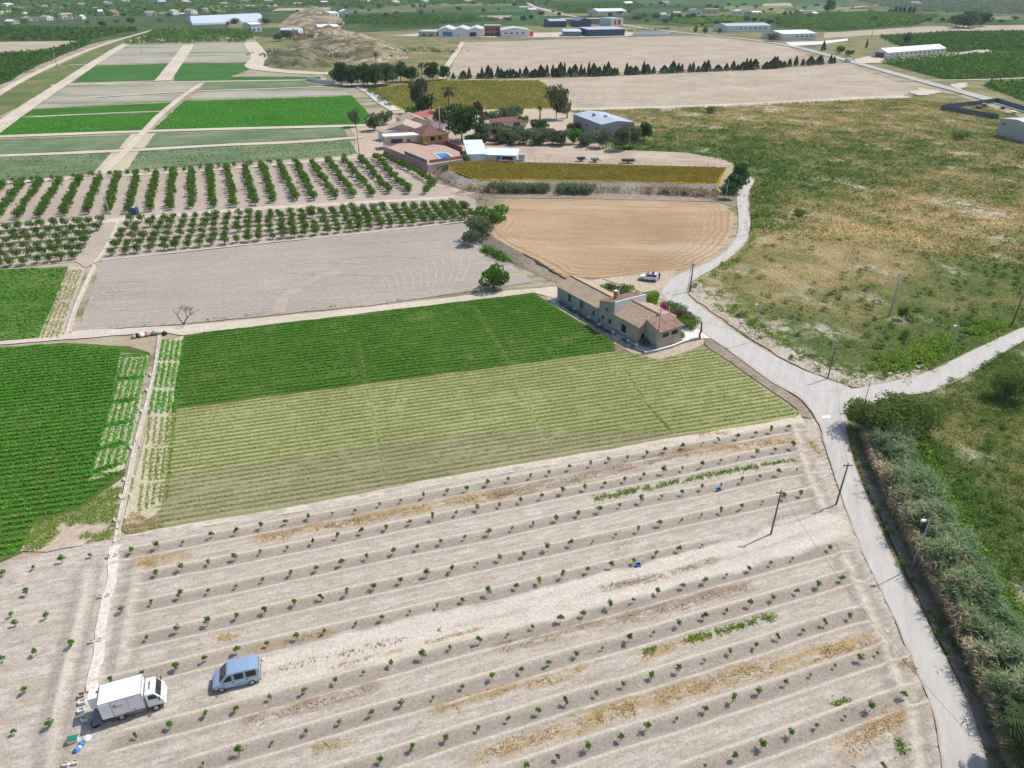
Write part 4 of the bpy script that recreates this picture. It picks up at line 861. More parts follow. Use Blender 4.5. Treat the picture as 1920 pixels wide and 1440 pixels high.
def bil(tl, tr, bl, br, s, t):
    a = G(*tl) * (1 - s) + G(*tr) * s; b = G(*bl) * (1 - s) + G(*br) * s; return a * (1 - t) + b * t
def citrus(q, label, group, k):
    individual('citrus_tree', rs.choice(CITC), rs.choice(CITT), (q.x + rs.uniform(-.25, .25), q.y + rs.uniform(-.25, .25), .08), label, 'citrus tree', group, (k, k, k * rs.uniform(.9, 1.1)))
GR = ['in the row along the dirt track', 'second row from the dirt track', 'third row from the dirt track', 'third row from the ploughed field', 'second row from the ploughed field', 'in the row beside the ploughed field']
for i in range(33):
    for j in range(6):
        if rs.random() < .02: continue
        citrus(bil((245,417),(866,388),(211,480),(889,411), i / 32, j / 5), 'round citrus tree right of the pale ditch, ' + GR[j], 'open grid citrus, ' + GR[j], rs.uniform(.72, 1.0))
for i in range(9):
    for j in range(6):
        citrus(bil((188,421),(15,433),(141,487),(-52,507), i / 8, j / 5), 'round citrus tree left of the pale ditch, ' + GR[j].replace('ploughed field', 'patchy crop'), 'small grid citrus, ' + GR[j], rs.uniform(.8, 1.05))
HEDGE = [((45,347),(2,408)),((79,344),(36,411)),((116,342),(75,408)),((153,339),(120,405)),((189,337),(165,402)),((222,334),(206,400)),((259,331),(244,400)),((294,329),(282,397)),((327,328),(321,394)),((361,325),(361,391)),((395,322),(401,390)),((427,320),(441,388)),((460,317),(479,385)),((493,314),(514,381)),((524,312),(556,377)),((555,310),(589,376)),((584,308),(630,373)),((615,306),(664,371)),((644,303),(699,369)),((676,302),(729,363)),((704,299),(767,364)),((725,299),(815,348)),((812,350),(796,364)),((8,352),(-40,410))]
hp = []
for a, b in HEDGE:
    A = G(*a); B = G(*b); n = max(3, int((B - A).length / 2.5))
    for k in range(n + 1):
        q = A + (B - A) * (k / n)
        if k >= n - 1: citrus(q, 'citrus tree closing the near end of a hedge-like orchard row', 'citrus trees at the row ends', rs.uniform(.85, 1.05))
        else: hp.append((q.x + rs.uniform(-.3, .3), q.y + rs.uniform(-.3, .3), rs.uniform(.85, 1.1)))
for p_ in [(26,345),(62,342),(100,339),(139,336),(172,332),(207,331),(241,327),(277,325),(312,322),(346,321),(377,319),(411,316),(440,314),(471,312),(506,309)]:
    q = G(*p_); hp.append((q.x, q.y, .72))
base = [crown(np.random.default_rng(300 + i), 420, 1.4, 2.4, .25, lumps=12, size=.36, hollow=.5, up=.5) for i in range(4)]
parts = []
for x, y, k in hp:
    v, f, t_ = base[rs.randrange(4)]; a = rs.uniform(0, 6.28); R = np.array([[math.cos(a), -math.sin(a), 0], [math.sin(a), math.cos(a), 0], [0, 0, 1]])
    parts.append((v @ R.T * k + np.array([x, y, .05]), f, t_))
stuff('citrus_hedge_rows', parts, 'citrus_leaf', 'long close-set rows of citrus trees in the upper orchard', 'orchard')

# ---- weeds of the near orchard
wr = np.random.default_rng(21)
def along(L, w, dens):
    out = []
    for a, b in zip(L[:-1], L[1:]):
        k = int(np.hypot(*(b - a)) * 2 * w * dens) + 1; t_ = wr.uniform(0, 1, k); d = (b - a) / np.hypot(*(b - a)); n_ = np.array([-d[1], d[0]])
        o = wr.normal(0, w * .5, k); out.append(a + (b - a) * t_[:, None] + n_ * o[:, None])
    q = np.concatenate(out); return q[fbm(q[:, 0] * .8, q[:, 1] * .8, 91, 3) > .40]
for kind, mt, dens, sz, ht, lb in (('gold', 'gold_grass', 26, .15, .12, 'dry golden weeds between the sapling rows'), ('brown', 'weed_brown', 22, .16, .12, 'dead brown weeds between the sapling rows'), ('green', 'weed_green', 46, .22, .16, 'bright green weed strips between the sapling rows'), ('wgreen', 'weed_brown', 10, .22, .2, 'low weeds along the middle of the pale track')):
    q = np.concatenate([along(L, w, dens) for k, L, w in STRIPS if k == kind])
    stuff('weeds', tufts(q, 2, .1, ht, sz, wr, z=.15), mt, lb, 'weeds')
un, vn = NEAR.min(0), NEAR.max(0)
q = np.stack([wr.uniform(-50, 45, 9000), wr.uniform(28, 84, 9000)], 1); q = q[inpoly(q[:, 0], q[:, 1], [tuple(p) for p in NEAR])]
q = q[(fbm(q[:, 0] * .4, q[:, 1] * .4, 95, 4) > .56)]
stuff('weeds', tufts(q, 2, .08, .08, .11, wr, z=.15), 'weed_brown', 'scattered tiny dry weeds over the bare orchard', 'weeds')
def speckle(pix, n, mt, lb, size=.3, ht=.2, thr=.5, k=3, w=.18, seed=1, f=.3):
    poly = P2(pix); q = np.stack([wr.uniform(poly[:, 0].min(), poly[:, 0].max(), n), wr.uniform(poly[:, 1].min(), poly[:, 1].max(), n)], 1)
    q = q[inpoly(q[:, 0], q[:, 1], [tuple(p) for p in poly])]; q = q[fbm(q[:, 0] * f, q[:, 1] * f, seed, 4) > thr]
    if len(q): stuff('weeds', tufts(q, k, w, ht, size, wr, z=.13), mt, lb, 'weeds')
speckle([(235,895),(150,955),(60,985),(40,1032),(90,1035),(212,1012)], 6000, 'weed_green', 'low green weeds in the bare crop corner', thr=.44, seed=6, size=.17, ht=.15, k=4)
speckle([(255,690),(300,640),(262,800),(222,1010),(212,1008),(235,890)], 900, 'weed_green', 'weeds lining the white irrigation channel', thr=.5, seed=8)
speckle([(225,985),(250,960),(310,985),(300,995),(240,1004)], 500, 'gold_grass', 'yellow dry grass in the field corner', thr=.36, seed=9, size=.15, ht=.1, k=4, w=.14)
speckle([(160,616),(400,598),(700,567),(960,538),(960,545),(700,575),(400,606),(160,622)], 1400, 'weed_green', 'weeds along the dirt track above the green crop', thr=.55, seed=12, size=.35)
speckle([(1060,520),(1000,490),(930,462),(905,440),(895,450),(940,485),(1000,525),(1045,545)], 900, 'weed_brown', 'dry weeds on the earth bank', thr=.5, seed=14)

# ================================================================== scrub plants, reeds
def scatter(polypix, n, rng, keep=None, near=0, far=1e9):
    poly = P2(polypix); x0, y0 = poly.min(0); x1, y1 = poly.max(0)
    q = np.stack([rng.uniform(x0, x1, n), rng.uniform(y0, y1, n)], 1)
    m = inpoly(q[:, 0], q[:, 1], [tuple(p) for p in poly]); d = np.hypot(q[:, 0], q[:, 1]); m &= (d > near) & (d < far)
    m &= np.abs(q[:, 0]) < q[:, 1] * .80 + 14      # what the place shows, with a margin
    q = q[m]
    if keep is not None: q = q[rng.uniform(0, 1, len(q)) < keep(q[:, 0], q[:, 1])]
    return q
sr = np.random.default_rng(31)
kp = lambda x, y: (1 - .85 * bareness(x, y)) * np.clip(.15 + 1.6 * (fbm(x * .25, y * .25, 77, 4) - .25), .1, 1)
def tuft_field(q, n, w, h, s): return tufts(q, n, w, h, s, sr, z=.08, up=.9, aspect=.5)
A1 = scatter(SCRUB_A, 330000, sr, kp, 0, 175); A2 = scatter(SCRUB_A, 230000, sr, kp, 175, 420)
B1 = scatter(SCRUB_B, 190000, sr, kp, 0, 140); B1 = B1[pdist(B1[:, 0], B1[:, 1], P2([(1596,800),(1618,880),(1664,985),(1714,1088),(1777,1214),(1830,1335),(1864,1440),(1886,1540)])) > 1.6]
wild = {'dry': dryness}
stuff('wild_grass', [tuft_field(B1, 4, .2, .42, .24)], 'scrub_plant', 'rough mixed grass and scrub behind the reed belt', 'grass', wild)
stuff('wild_grass', [tuft_field(A1, 3, .22, .34, .30), tuft_field(A2, 3, .4, .4, .60)], 'scrub_plant', 'rough dry and green scrub grass beyond the lane', 'grass', wild)
# low bushes that stand out of the grass
def bush_parts(q, r0, r1, n, size):
    out = []
    bs = [crown(np.random.default_rng(500 + i), n, 1.0, 1.25, .0, lumps=8, size=size, hollow=.35, shape='dome', up=.5) for i in range(5)]
    for x, y in q:
        v, f, t_ = bs[rs.randrange(5)]; k = rs.uniform(r0, r1); a = rs.uniform(0, 6.28)
        R = np.array([[math.cos(a), -math.sin(a), 0], [math.sin(a), math.cos(a), 0], [0, 0, .8]]); out.append((v @ R.T * k + np.array([x, y, .05]), f, t_))
    return out
kb = lambda x, y: np.clip(.9 - dryness(x, y), .05, 1) * (1 - bareness(x, y))
qa = scatter(SCRUB_A, 8500, sr, kb, 0, 330); qb = scatter(SCRUB_B, 5200, sr, kb, 0, 130)
stuff('scrub_bushes', bush_parts(qa, .45, 1.1, 90, .34) , 'scrub_plant', 'low rounded scrub bushes beyond the lane', 'bushes', {'dry': lambda x, y: dryness(x, y) * .7})
stuff('scrub_bushes', bush_parts(qb, .35, .9, 130, .24), 'scrub_plant', 'low rounded scrub bushes behind the reeds', 'bushes', {'dry': lambda x, y: dryness(x, y) * .7})
# flowers of the golden field and the yellow meadow
qy = scatter([(842,311),(1000,310),(1360,317),(1350,338),(1340,358),(1200,354),(1000,350),(890,350),(846,331)], 26000, sr)
vz, fz, tz = tufts(qy, 2, .25, .25, .55, sr, z=.1, up=1.0); vz[:, 2] += yf_h(vz[:, 0], vz[:, 1])
leafmat('bloom_olive', (0.15, 0.15, 0.035), (0.235, 0.20, 0.045), (0.32, 0.27, 0.06), vscale=.06, gain=1.25)
leafmat('bloom_leaf', (0.15, 0.16, 0.03), (0.30, 0.235, 0.035), (0.41, 0.31, 0.045), vscale=.06, gain=1.05)
leafmat('meadow_leaf', (0.17, 0.20, 0.04), (0.33, 0.30, 0.07), (0.46, 0.40, 0.11), vscale=.04, gain=1.05)
gm_ = fbm(qy[:, 0] * .10, qy[:, 1] * .22, 19, 4) + sr.normal(0, .04, len(qy)) > .44; gq = np.repeat(np.repeat(gm_, 2), 4)
for mk_, mt_, lb_ in ((gq, 'bloom_leaf', 'golden yellow blossom covering the field above the chalk bank'), (~gq, 'bloom_olive', 'olive green patches between the golden blossom')):
    vv = vz[mk_]; stuff('blossom', (vv, np.arange(len(vv)).reshape(-1, 4), tz[mk_]), mt_, lb_, 'blossom')
stuff('blossom', tufts(scatter([(692,168),(830,152),(1010,152),(1060,188),(1068,202),(940,205),(755,205)], 24000, sr, None, 0, 600), 2, .5, .4, 1.0, sr), 'meadow_leaf', 'yellow flowering meadow in front of the cypresses', 'blossom')
# green growth on banks
def verge_growth(line, w, n, mt, lb, size=.4, ht=.8, k=6, z=.1, seed=1):
    L = P2(line); seg = np.hypot(*np.diff(L, axis=0).T); c = np.concatenate([[0], np.cumsum(seg)]); u_ = sr.uniform(0, c[-1], n)
    i = np.clip(np.searchsorted(c, u_) - 1, 0, len(seg) - 1); f = (u_ - c[i]) / seg[i]; q = L[i] + (L[i + 1] - L[i]) * f[:, None] + sr.normal(0, w * .5, (n, 2))
    q = q[fbm(q[:, 0] * .25, q[:, 1] * .25, seed, 3) > .42]
    stuff('undergrowth', tufts(q, k, .3, ht, size, sr, z=z, up=.6), mt, lb, 'undergrowth')
verge_growth([(880,355),(950,360),(1060,362),(1115,363)], 2.6, 1300, 'olive_leaf', 'grey green bushes at the foot of the chalk bank', .45, 2.2, 12, z=.5, seed=2)
verge_growth([(1210,361),(1280,364),(1342,367)], 2.6, 700, 'weed_brown', 'brown brush at the foot of the chalk bank', .45, 1.5, 10, z=.4, seed=4)
verge_growth([(900,356),(1000,359),(1200,362),(1340,365)], 3.0, 700, 'weed_brown', 'dry tufts scattered over the chalk bank', .4, .8, 6, z=1.0, seed=44)
verge_growth([(820,318),(850,336),(880,350),(905,372)], 4.5, 900, 'weed_brown', 'dry brown brush beside the pink wall corner', .5, 1.5, 10, seed=5)
verge_growth([(825,312),(850,330)], 3.5, 420, 'olive_leaf', 'green brush growing against the pink wall corner', .5, 1.8, 10, seed=6)
verge_growth([(905,470),(930,480),(950,492)], 1.5, 260, 'bright_leaf', 'bright green shrubs along the earth bank', .35, 1.2, 10, seed=7)
verge_growth([(690,168),(705,180),(730,200)], 2.5, 300, 'tamarisk_leaf', 'green weeds between the farm lane and the ditch', .6, 1.2, 6, seed=8)
verge_growth([(580,150),(640,155),(700,158)], 3, 160, 'olive_leaf', 'hedge before the white farm wall', .7, 1.8, 8, seed=9)
verge_growth([(1322,562),(1410,612),(1490,658),(1560,692),(1640,704)], 1.2, 300, 'weed_green', 'green tufts along the gravel edge of the lane', .35, .5, 6, seed=10)
verge_growth([(1316,530),(1362,500),(1404,468),(1418,428),(1416,395)], 1.0, 260, 'weed_green', 'green tufts edging the lane bend', .4, .5, 6, seed=11)
verge_growth([(1436,440),(1440,400),(1446,360),(1456,330)], 5, 500, 'bright_leaf', 'dense green weeds beside the upper lane', .45, .9, 6, seed=12)
verge_growth([(1650,695),(1725,672),(1800,634),(1870,604)], 2.8, 1100, 'weed_green', 'tall green grass above the side lane', .4, .9, 7, seed=13)

# ---- reed belt along the lane
RB = catmull(P2([(1604,812),(1625,880),(1672,985),(1722,1088),(1785,1214),(1838,1335),(1872,1440),(1895,1540)]), 12)
RT_ = np.gradient(RB, axis=0); RT_ /= np.hypot(*RT_.T)[:, None]; RN = np.stack([-RT_[:, 1], RT_[:, 0]], 1)
if RN[0, 0] < 0: RN = -RN
def belt(n, lo, hi, rng):
    i = rng.uniform(0, len(RB) - 1.001, n); a = i.astype(int); f = (i - a)[:, None]; w = rng.uniform(lo, hi, n)
    return RB[a] * (1 - f) + RB[a + 1] * f + RN[a] * w[:, None], w
strip('verge', RB - RN * .9, RB + RN * 3.0, .16, 'bank_earth', world=True, n=1, amp=.3)
rr = np.random.default_rng(41)
def reeds(n, lo, hi, h0, h1, lv, rng, wl=.05, ll=.75):
    q, w = belt(n, lo, hi, rng); clump = fbm(q[:, 0] * .5, q[:, 1] * .5, 43, 3); h = (h0 + (h1 - h0) * np.clip(clump * 1.6 - .3, 0, 1)) * rng.uniform(.8, 1.1, n)
    lean = rng.normal(0, .12, (n, 2)) + np.array([-.08, -.04]); out = []
    m = len(q); t_ = rng.uniform(.35, 1.0, (m, lv)); base = np.stack([q[:, 0], q[:, 1], np.full(m, .05)], 1)
    P_ = base[:, None, :] + np.stack([lean[:, :1] * t_ * h[:, None], lean[:, 1:] * t_ * h[:, None], t_ * h[:, None]], 2); P_ = P_.reshape(-1, 3)
    az = rng.uniform(0, 6.28, len(P_)); L_ = ll * rng.uniform(.6, 1.2, len(P_)); dr = rng.uniform(-.45, .75, len(P_))
    d = np.stack([np.cos(az), np.sin(az), dr], 1); sd = np.stack([-np.sin(az), np.cos(az), rng.normal(0, .5, len(P_))], 1)
    V = np.stack([P_ - sd * wl, P_ + sd * wl, P_ + d * L_[:, None]], 1).reshape(-1, 3); tint = np.clip(np.repeat(.55 * np.repeat(clump, lv) + .45 * rng.uniform(0, 1, len(P_)), 3), 0, 1)
    stalk = blades(base, h, .07, .12, .3 + .5 * rng.uniform(0, 1, m), rng)
    return cat3([(V, np.arange(len(V)).reshape(-1, 3), tint), stalk])
stuff('reeds', reeds(9500, 1.2, 5.6, 1.5, 4.7, 12, rr, .05, .8), 'reed_leaf', 'tall blue green giant reeds lining the lane', 'reeds')
stuff('reeds', reeds(8500, .4, 3.8, 1.4, 4.4, 8, rr, .04, .6), 'reed_dry', 'dry tan reed stems on the lane side of the reed belt', 'reeds')
stuff('undergrowth', tufts(belt(2600, 4.6, 8.5, rr)[0], 6, .3, .9, .4, rr, z=.05, up=.7), 'weed_green', 'bright green growth behind the reed belt', 'undergrowth')

# ================================================================== trees
def mk(kind, i):
    r = np.random.default_rng(700 + i * 13 + sum(map(ord, kind)))
    if kind == 'pine': return crown_mesh('crown', 'pine_leaf', r, 1500, 1.0, .86, .18, lumps=16, size=.17, hollow=.5, up=.5), trunk_mesh('trunk', 'bark', .3, .035, 5, .45, i, .7)
    if kind == 'olive': return crown_mesh('crown', 'olive_leaf', r, 1100, 1.0, .9, .12, lumps=14, size=.17, hollow=.45, up=.4), trunk_mesh('trunk', 'bark', .28, .045, 5, .4, i, .7)
    if kind == 'bright': return crown_mesh('crown', 'bright_leaf', r, 1200, 1.0, .88, .12, lumps=13, size=.16, hollow=.5, up=.5), trunk_mesh('trunk', 'bark', .28, .045, 5, .4, i, .7)
    if kind == 'eucalypt': return crown_mesh('crown', 'eucalypt_leaf', r, 1500, 1.0, .88, .12, lumps=17, size=.16, hollow=.4, up=.2), trunk_mesh('trunk', 'pale_bark', .35, .03, 5, .4, i, .8)
    if kind == 'red': return crown_mesh('crown', 'red_leaf', r, 900, 1.0, .86, .14, lumps=12, size=.17, hollow=.5), trunk_mesh('trunk', 'bark', .28, .04, 4, .4, i, .7)
    if kind == 'cypress':
        z = r.uniform(0, 1, 1100) ** .85; a = r.uniform(0, 6.28, 1100); lum = fbm(a * 1.3 + i * 9, z * 6, 3, 3); rd = (1 - z) ** .7 * np.minimum(1, .5 + z * 5) * (.3 + .7 * r.uniform(0, 1, 1100) ** .5) * (.55 + .9 * lum)
        v, f, t_ = leaves(np.stack([np.cos(a) * rd, np.sin(a) * rd, .03 + .97 * z], 1), .2 * r.uniform(.6, 1.2, 1100), np.clip(lum * .6 + r.uniform(0, .5, 1100), 0, 1), r, .6)
        return npmesh('crown', v, f, 'cypress_leaf', {'tint': t_}), trunk_mesh('trunk', 'bark', .2, .03, 0, .1, i, .5)
    if kind == 'shrub': return crown_mesh('crown', 'tamarisk_leaf', r, 900, 1.0, 1.0, .0, lumps=12, size=.17, hollow=.4, shape='dome'), trunk_mesh('trunk', 'bark', .15, .05, 4, .4, i, .5)
    if kind == 'grey_shrub': return crown_mesh('crown', 'olive_leaf', r, 900, 1.0, 1.0, .0, lumps=12, size=.17, hollow=.4, shape='dome'), trunk_mesh('trunk', 'pale_bark', .15, .05, 4, .4, i, .5)
TREES = {k: [mk(k, i) for i in range(3)] for k in ('pine', 'olive', 'bright', 'eucalypt', 'red', 'cypress', 'shrub', 'grey_shrub')}
NAMES = {'pine': ('pine_tree', 'tree'), 'olive': ('olive_tree', 'tree'), 'bright': ('leafy_tree', 'tree'), 'eucalypt': ('eucalyptus_tree', 'tree'), 'red': ('red_leaved_tree', 'tree'), 'cypress': ('cypress_tree', 'tree'), 'shrub': ('shrub', 'shrub'), 'grey_shrub': ('shrub', 'shrub')}
def tree(kind, px, py, top, wpx, label, group=None, name=None):
    """wpx: crown width in picture pixels at the foot's distance"""
    b = G(px, py); h = rise(px, py, top); sc = math.cos(TH) * (py - YH) / CAMH; r = wpx / sc / 2 * 1.28
    cm, tm = rs.choice(TREES[kind]); nm, cat = NAMES[kind]
    e = empty(name or nm, (b.x, b.y, .05), rs.uniform(0, 6.28), label, cat, group)
    place(tm, 'trunk', e, scale=(r, r, h)); place(cm, 'crown', e, scale=(r, r, h)); return e
def palm(px, py, top, label, group=None, fr=None, n=26):
    b = G(px, py); h = rise(px, py, top); R = fr or max(1.6, h * .28); th = h - R * .35
    e = empty('palm_tree', (b.x, b.y, .05), rs.uniform(0, 6.28), label, 'palm', group)
    MB().tube([(0, 0, -.1), (.05 * th, 0, th * .5), (.03 * th, .02 * th, th)], [.34, .26, .24], 8).build('trunk', 'bark', e, smooth=True)
    V = []; Fq = []; T = []
    for i in range(n):
        a = i * 2.399 + rs.uniform(-.2, .2); el = rs.uniform(-.55, 1.2); L = R * rs.uniform(.85, 1.1); p = Vector((.03 * th, .02 * th, th)); d = Vector((math.cos(a) * math.cos(el), math.sin(a) * math.cos(el), math.sin(el))); tt = rs.uniform(.2, .9)
        for k in range(9):
            p2 = p + d * L / 9; s_ = d.cross(Vector((0, 0, 1))).normalized(); w = R * .26 * math.sin(math.pi * (k + 1.2) / 11)
            for sg in (-1, 1):
                o = len(V); V += [p, p2, p2 + s_ * sg * w + d * .25 * w - Vector((0, 0, w * .45))]; Fq.append((o, o + 1, o + 2)); T += [tt * .7 + rs.uniform(0, .3)] * 3
            p = p2; d = (d + Vector((0, 0, -.16))).normalized()
    place(npmesh('fronds', np.array(V), np.array(Fq), 'palm_leaf', {'tint': T}), 'fronds', e); return e

# near and middle distance
tree('bright', 925, 540, 494, 52, 'round leafy green tree at the corner of the grey ploughed field', name='fig_tree')
tree('bright', 925, 418, 381, 58, 'broad bright green tree at the left corner of the brown field', name='carob_tree')
tree('grey_shrub', 897, 448, 404, 52, 'silvery grey bush below the broad bright tree')
tree('grey_shrub', 885, 462, 432, 34, 'small grey green bush casting shadow on the ploughed field')
TREES['tamarisk'] = [(crown_mesh('crown', 'tamarisk_leaf', np.random.default_rng(901 + i), 5200, 1.0, 1.0, .0, lumps=26, size=.085, hollow=.35, shape='dome', aspect=.4), trunk_mesh('trunk', 'bark', .15, .05, 6, .5, i, .6)) for i in range(2)]; NAMES['tamarisk'] = ('tamarisk', 'shrub')
tree('tamarisk', 1660, 812, 742, 128, 'huge feathery green tamarisk at the lane junction', name='tamarisk')
tree('tamarisk', 1612, 806, 752, 60, 'feathery tamarisk branch mass overhanging the lane junction', name='tamarisk')
tree('tamarisk', 1715, 806, 750, 70, 'feathery tamarisk facing the side lane', name='tamarisk')
tree('tamarisk', 1885, 750, 694, 66, 'large rounded green shrub on the scrub below the side lane', name='shrub')
for x, y, t_, w, lb in ((1388,345,308,34,'dark blue green tree at the bend end of the upper lane'),(1375,362,326,36,'dark blue green tree above the golden field corner'),(1366,374,345,28,'dark shrub at the foot of the lane trees')):
    tree('pine', x, y, t_, w, lb)
for x, y, t_, w, lb in ((1802,262,245,28,'round dark bush alone on the scrub near the concrete warehouse'),(1332,212,198,22,'round green bush at the edge of the stubble track'),(1500,405,392,26,'low green bush in the dry scrub middle'),(1690,600,572,16,'small bush at the foot of the leaning grey pole'),(1695,635,618,18,'dark little bush in the green scrub above the side lane')):
    tree('shrub', x, y, t_, w, lb)
palm(1888, 1440, 1352, 'grey green palm crown rising among the reeds', fr=2.6, n=34)
# bare crooked tree on the ploughed field edge
b = G(345, 609); e = empty('bare_tree', (b.x, b.y, .1), 0, 'crooked almost leafless tree beside the dirt track', 'tree')
m = MB(); H_ = rise(345, 609, 568)
for pts, r0 in (([(0,0,-.1),(-.5,0,1.0),(-.9,.1,2.0)], .12), ([(0,0,0),(.5,.1,.9),(1.3,0,1.7),(2.2,.1,2.4)], .13), ([(-.9,.1,2.0),(-1.3,0,2.6),(-1.0,.3,3.1)], .06), ([(-.8,.1,1.8),(-.2,.4,2.6),(.4,.3,3.1)], .06), ([(.9,.05,1.3),(.7,.2,2.3),(1.1,.4,3.2)], .07), ([(1.6,0,2.0),(1.9,-.4,2.9),(2.5,-.3,3.3)], .06), ([(1.3,0,1.7),(2.4,.5,2.2),(3.1,.4,2.6)], .05)):
    m.tube(pts, [r0, r0 * .75, r0 * .45, r0 * .2][:len(pts)], 5)
m.build('trunk', 'bark', e, smooth=True)
v, f, t_ = crown(np.random.default_rng(9), 260, 1.8, 1.6, 2.3, lumps=9, size=.18, hollow=.3); v = v + np.array([.9, .1, 0])
place(npmesh('crown', v, f, 'eucalypt_leaf', {'tint': t_}), 'crown', e)

# the farm: trees round the houses
for k, x, y, t_, w, lb in (('olive',667,238,205,24,'grey olive tree at the corner of the bright green field'),('olive',703,246,212,34,'bushy olive tree beside the farm track'),('olive',722,234,206,24,'olive tree behind the farm track bushes'),
 ('bright',774,222,197,30,'bright round tree beside the red roofed house'),('eucalypt',786,212,146,34,'tall brownish eucalyptus above the farm palms'),('pine',795,226,180,30,'dark tree under the tall eucalyptus'),('pine',866,266,200,62,'big dark pine over the brown roofed house'),('pine',830,240,205,34,'dark tree between the palms and the pine'),
 ('red',893,224,189,25,'reddish leaved tree behind the big pine'),('red',907,230,205,16,'small reddish tree next to the larger red one'),('eucalypt',1043,224,157,42,'tall airy eucalyptus beside the stubble track'),('pine',1010,248,226,30,'dark green tree behind the low brick hut'),
 ('bright',883,268,252,26,'clipped green tree in the gravel garden'),('bright',869,307,290,22,'bushy round tree at the corner of the pool fence'),('bright',781,276,262,18,'umbrella shaped tree on the paved terrace'),('bright',828,268,255,20,'flat topped garden tree before the yellow wall'),('bright',939,268,254,24,'green garden tree by the picnic shelter'),('bright',957,272,262,12,'small garden tree at the paddock corner'),
 ('olive',925,234,206,30,'olive tree behind the low brick hut'),('olive',948,230,200,30,'olive tree next to the stubble track'),('olive',968,226,196,28,'silver olive tree left of the small palm'),('bright',982,236,214,20,'bright tree behind the brick hut'),
 ('olive',905,262,226,34,'tall grey tree in the belt above the paddock'),('olive',930,262,236,30,'grey olive in the belt behind the picnic shelter'),('olive',955,268,240,32,'grey olive in the belt near the brick hut'),('olive',980,270,238,32,'broad olive in the tree belt above the paddock'),('olive',1003,272,244,28,'olive before the brick hut end'),('bright',1012,273,260,18,'yellow green bush at the belt foot'),
 ('olive',1035,272,240,26,'upright olive left of the grey shed'),('olive',1056,274,244,24,'olive half hidden beside the grey shed'),('bright',1076,270,236,26,'green tree touching the grey shed wall'),('olive',1095,276,250,24,'olive at the grey shed corner'),('olive',1130,278,240,36,'broad olive in front of the grey shed'),('eucalypt',1166,282,232,38,'tall leafy tree before the grey shed right corner'),('olive',1186,278,236,26,'olive right of the grey shed front'),('pine',1207,264,230,24,'dark round tree right of the grey shed')):
    tree(k, x, y, t_, w, lb)
for i in range(30):
    x = rs.uniform(892, 1105); y = rs.uniform(252, 274) if x < 1085 else rs.uniform(270, 276); k_ = rs.choice(['olive', 'olive', 'bright', 'eucalypt', 'grey_shrub']); tree(k_, x, y, y - rs.uniform(12, 28), rs.uniform(16, 30), 'tree in the dense olive belt above the paddock', 'olive belt above the paddock')
for x, y, t_, lb in ((812,226,176,'left palm of the pair behind the farm'),(842,230,164,'tall palm behind the big pine'),(1012,224,200,'small palm beside the stubble track'),(1063,222,204,'small palm right of the tall eucalyptus'),(791,156,118,'palm at the right end of the dark grove'),(705,124,99,'lone palm on the quarry slope'),(430,62,40,'far palm beside the plastic greenhouse')):
    palm(x, y, t_, lb)
for k, x, y, t_, w in (('pine',640,160,118,36),('pine',660,162,124,34),('pine',682,162,120,36),('pine',704,164,122,38),('pine',724,160,120,36),('bright',736,154,132,18),('pine',752,154,117,32),('pine',772,154,126,26),('pine',812,152,118,26),('bright',690,160,126,26),('pine',832,150,124,20),('pine',652,152,130,24)):
    tree(k, x, y, t_, w, 'dark evergreen in the grove left of the cypress row' if k == 'pine' else 'lighter leafy tree in the dark grove', 'grove left of the cypress row')
cx = [850,869,880,897,904,916,922,934,940,945,951,957] + [960 + v / 4 for v in (10,35,60,105,150,172,215,237,262,305,325,362,392,430,470,515,540,575,610,632,655,690,718,745,768,788,858,885,925,985,1012,1060,1140,1205,1245,1272,1330,1355,1395,1437,1465,1543,1605,1655,1690,1730,1752,1780,1818,1905)] + [1440 + v / 4 for v in (15,40,60,85,118,158,205,258,315,385,465,490)]
for x in cx:
    y = np.interp(x, [850,1000,1130,1250,1350,1440,1480,1560], [148.5,145,142.5,137,133.5,129.5,125,119]); hp_ = rs.uniform(11, 24)
    if 1010 < x < 1140: hp_ += 3
    w = rs.choice([8, 9, 11, 14, 18]); tree('cypress', x, y, y - hp_, w, 'dark cypress in the windbreak row between the stubble fields', 'cypress windbreak row')
for x, y, t_, w, k, lb in ((1543,95,77,9,'cypress','dark cypress beside the tarmac road'),(1573,100,84,15,'bright','round tree before the long white barn'),(1592,105,92,17,'bright','low round tree at the long barn yard'),(1624,90,72,4,'cypress','lone dark poplar behind the barn yard'),(1700,84,58,13,'eucalypt','tall thin tree behind the long white barn'),(1552,24,0,20,'pine','pair of tall dark trees on the far grove edge'),(1304,62,48,7,'bright','small roadside tree by the far warehouse'),(1322,64,48,10,'olive','roadside tree near the blue and white warehouse'),(1349,63,52,7,'bright','small tree left of the blue and white warehouse'),(1448,78,60,22,'olive','tree in front of the blue gable warehouse')):
    tree(k, x, y, t_, w, lb)
for i, (x, w, y, t_) in enumerate(((1792,26,50,30),(1815,32,52,22),(1838,30,50,24),(1805,40,53,28))):
    tree('pine', x, y, t_, w, 'very dark tree of the clump on the bare far field', 'dark clump on the far field')
for x in (1678,1686,1694,1704,1712): tree('cypress', x, 26, 12, 7, 'dark cypress in the short far row above the grove', 'short far cypress row')
fr = random.Random(77)
spots = [(x, fr.uniform(2, 46)) for x in range(10, 520, 14)] + [(x, fr.uniform(2, 34)) for x in range(560, 1040, 15)] + [(x, fr.uniform(3, 34)) for x in range(1040, 1560, 13)] + [(x, fr.uniform(26, 46)) for x in range(1190, 1460, 14)] + [(x, fr.uniform(4, 40)) for x in range(1600, 1920, 34)] + [(x, fr.uniform(60, 72)) for x in range(520, 660, 16)] + [(x, fr.uniform(8, 30)) for x in range(580, 800, 12)]
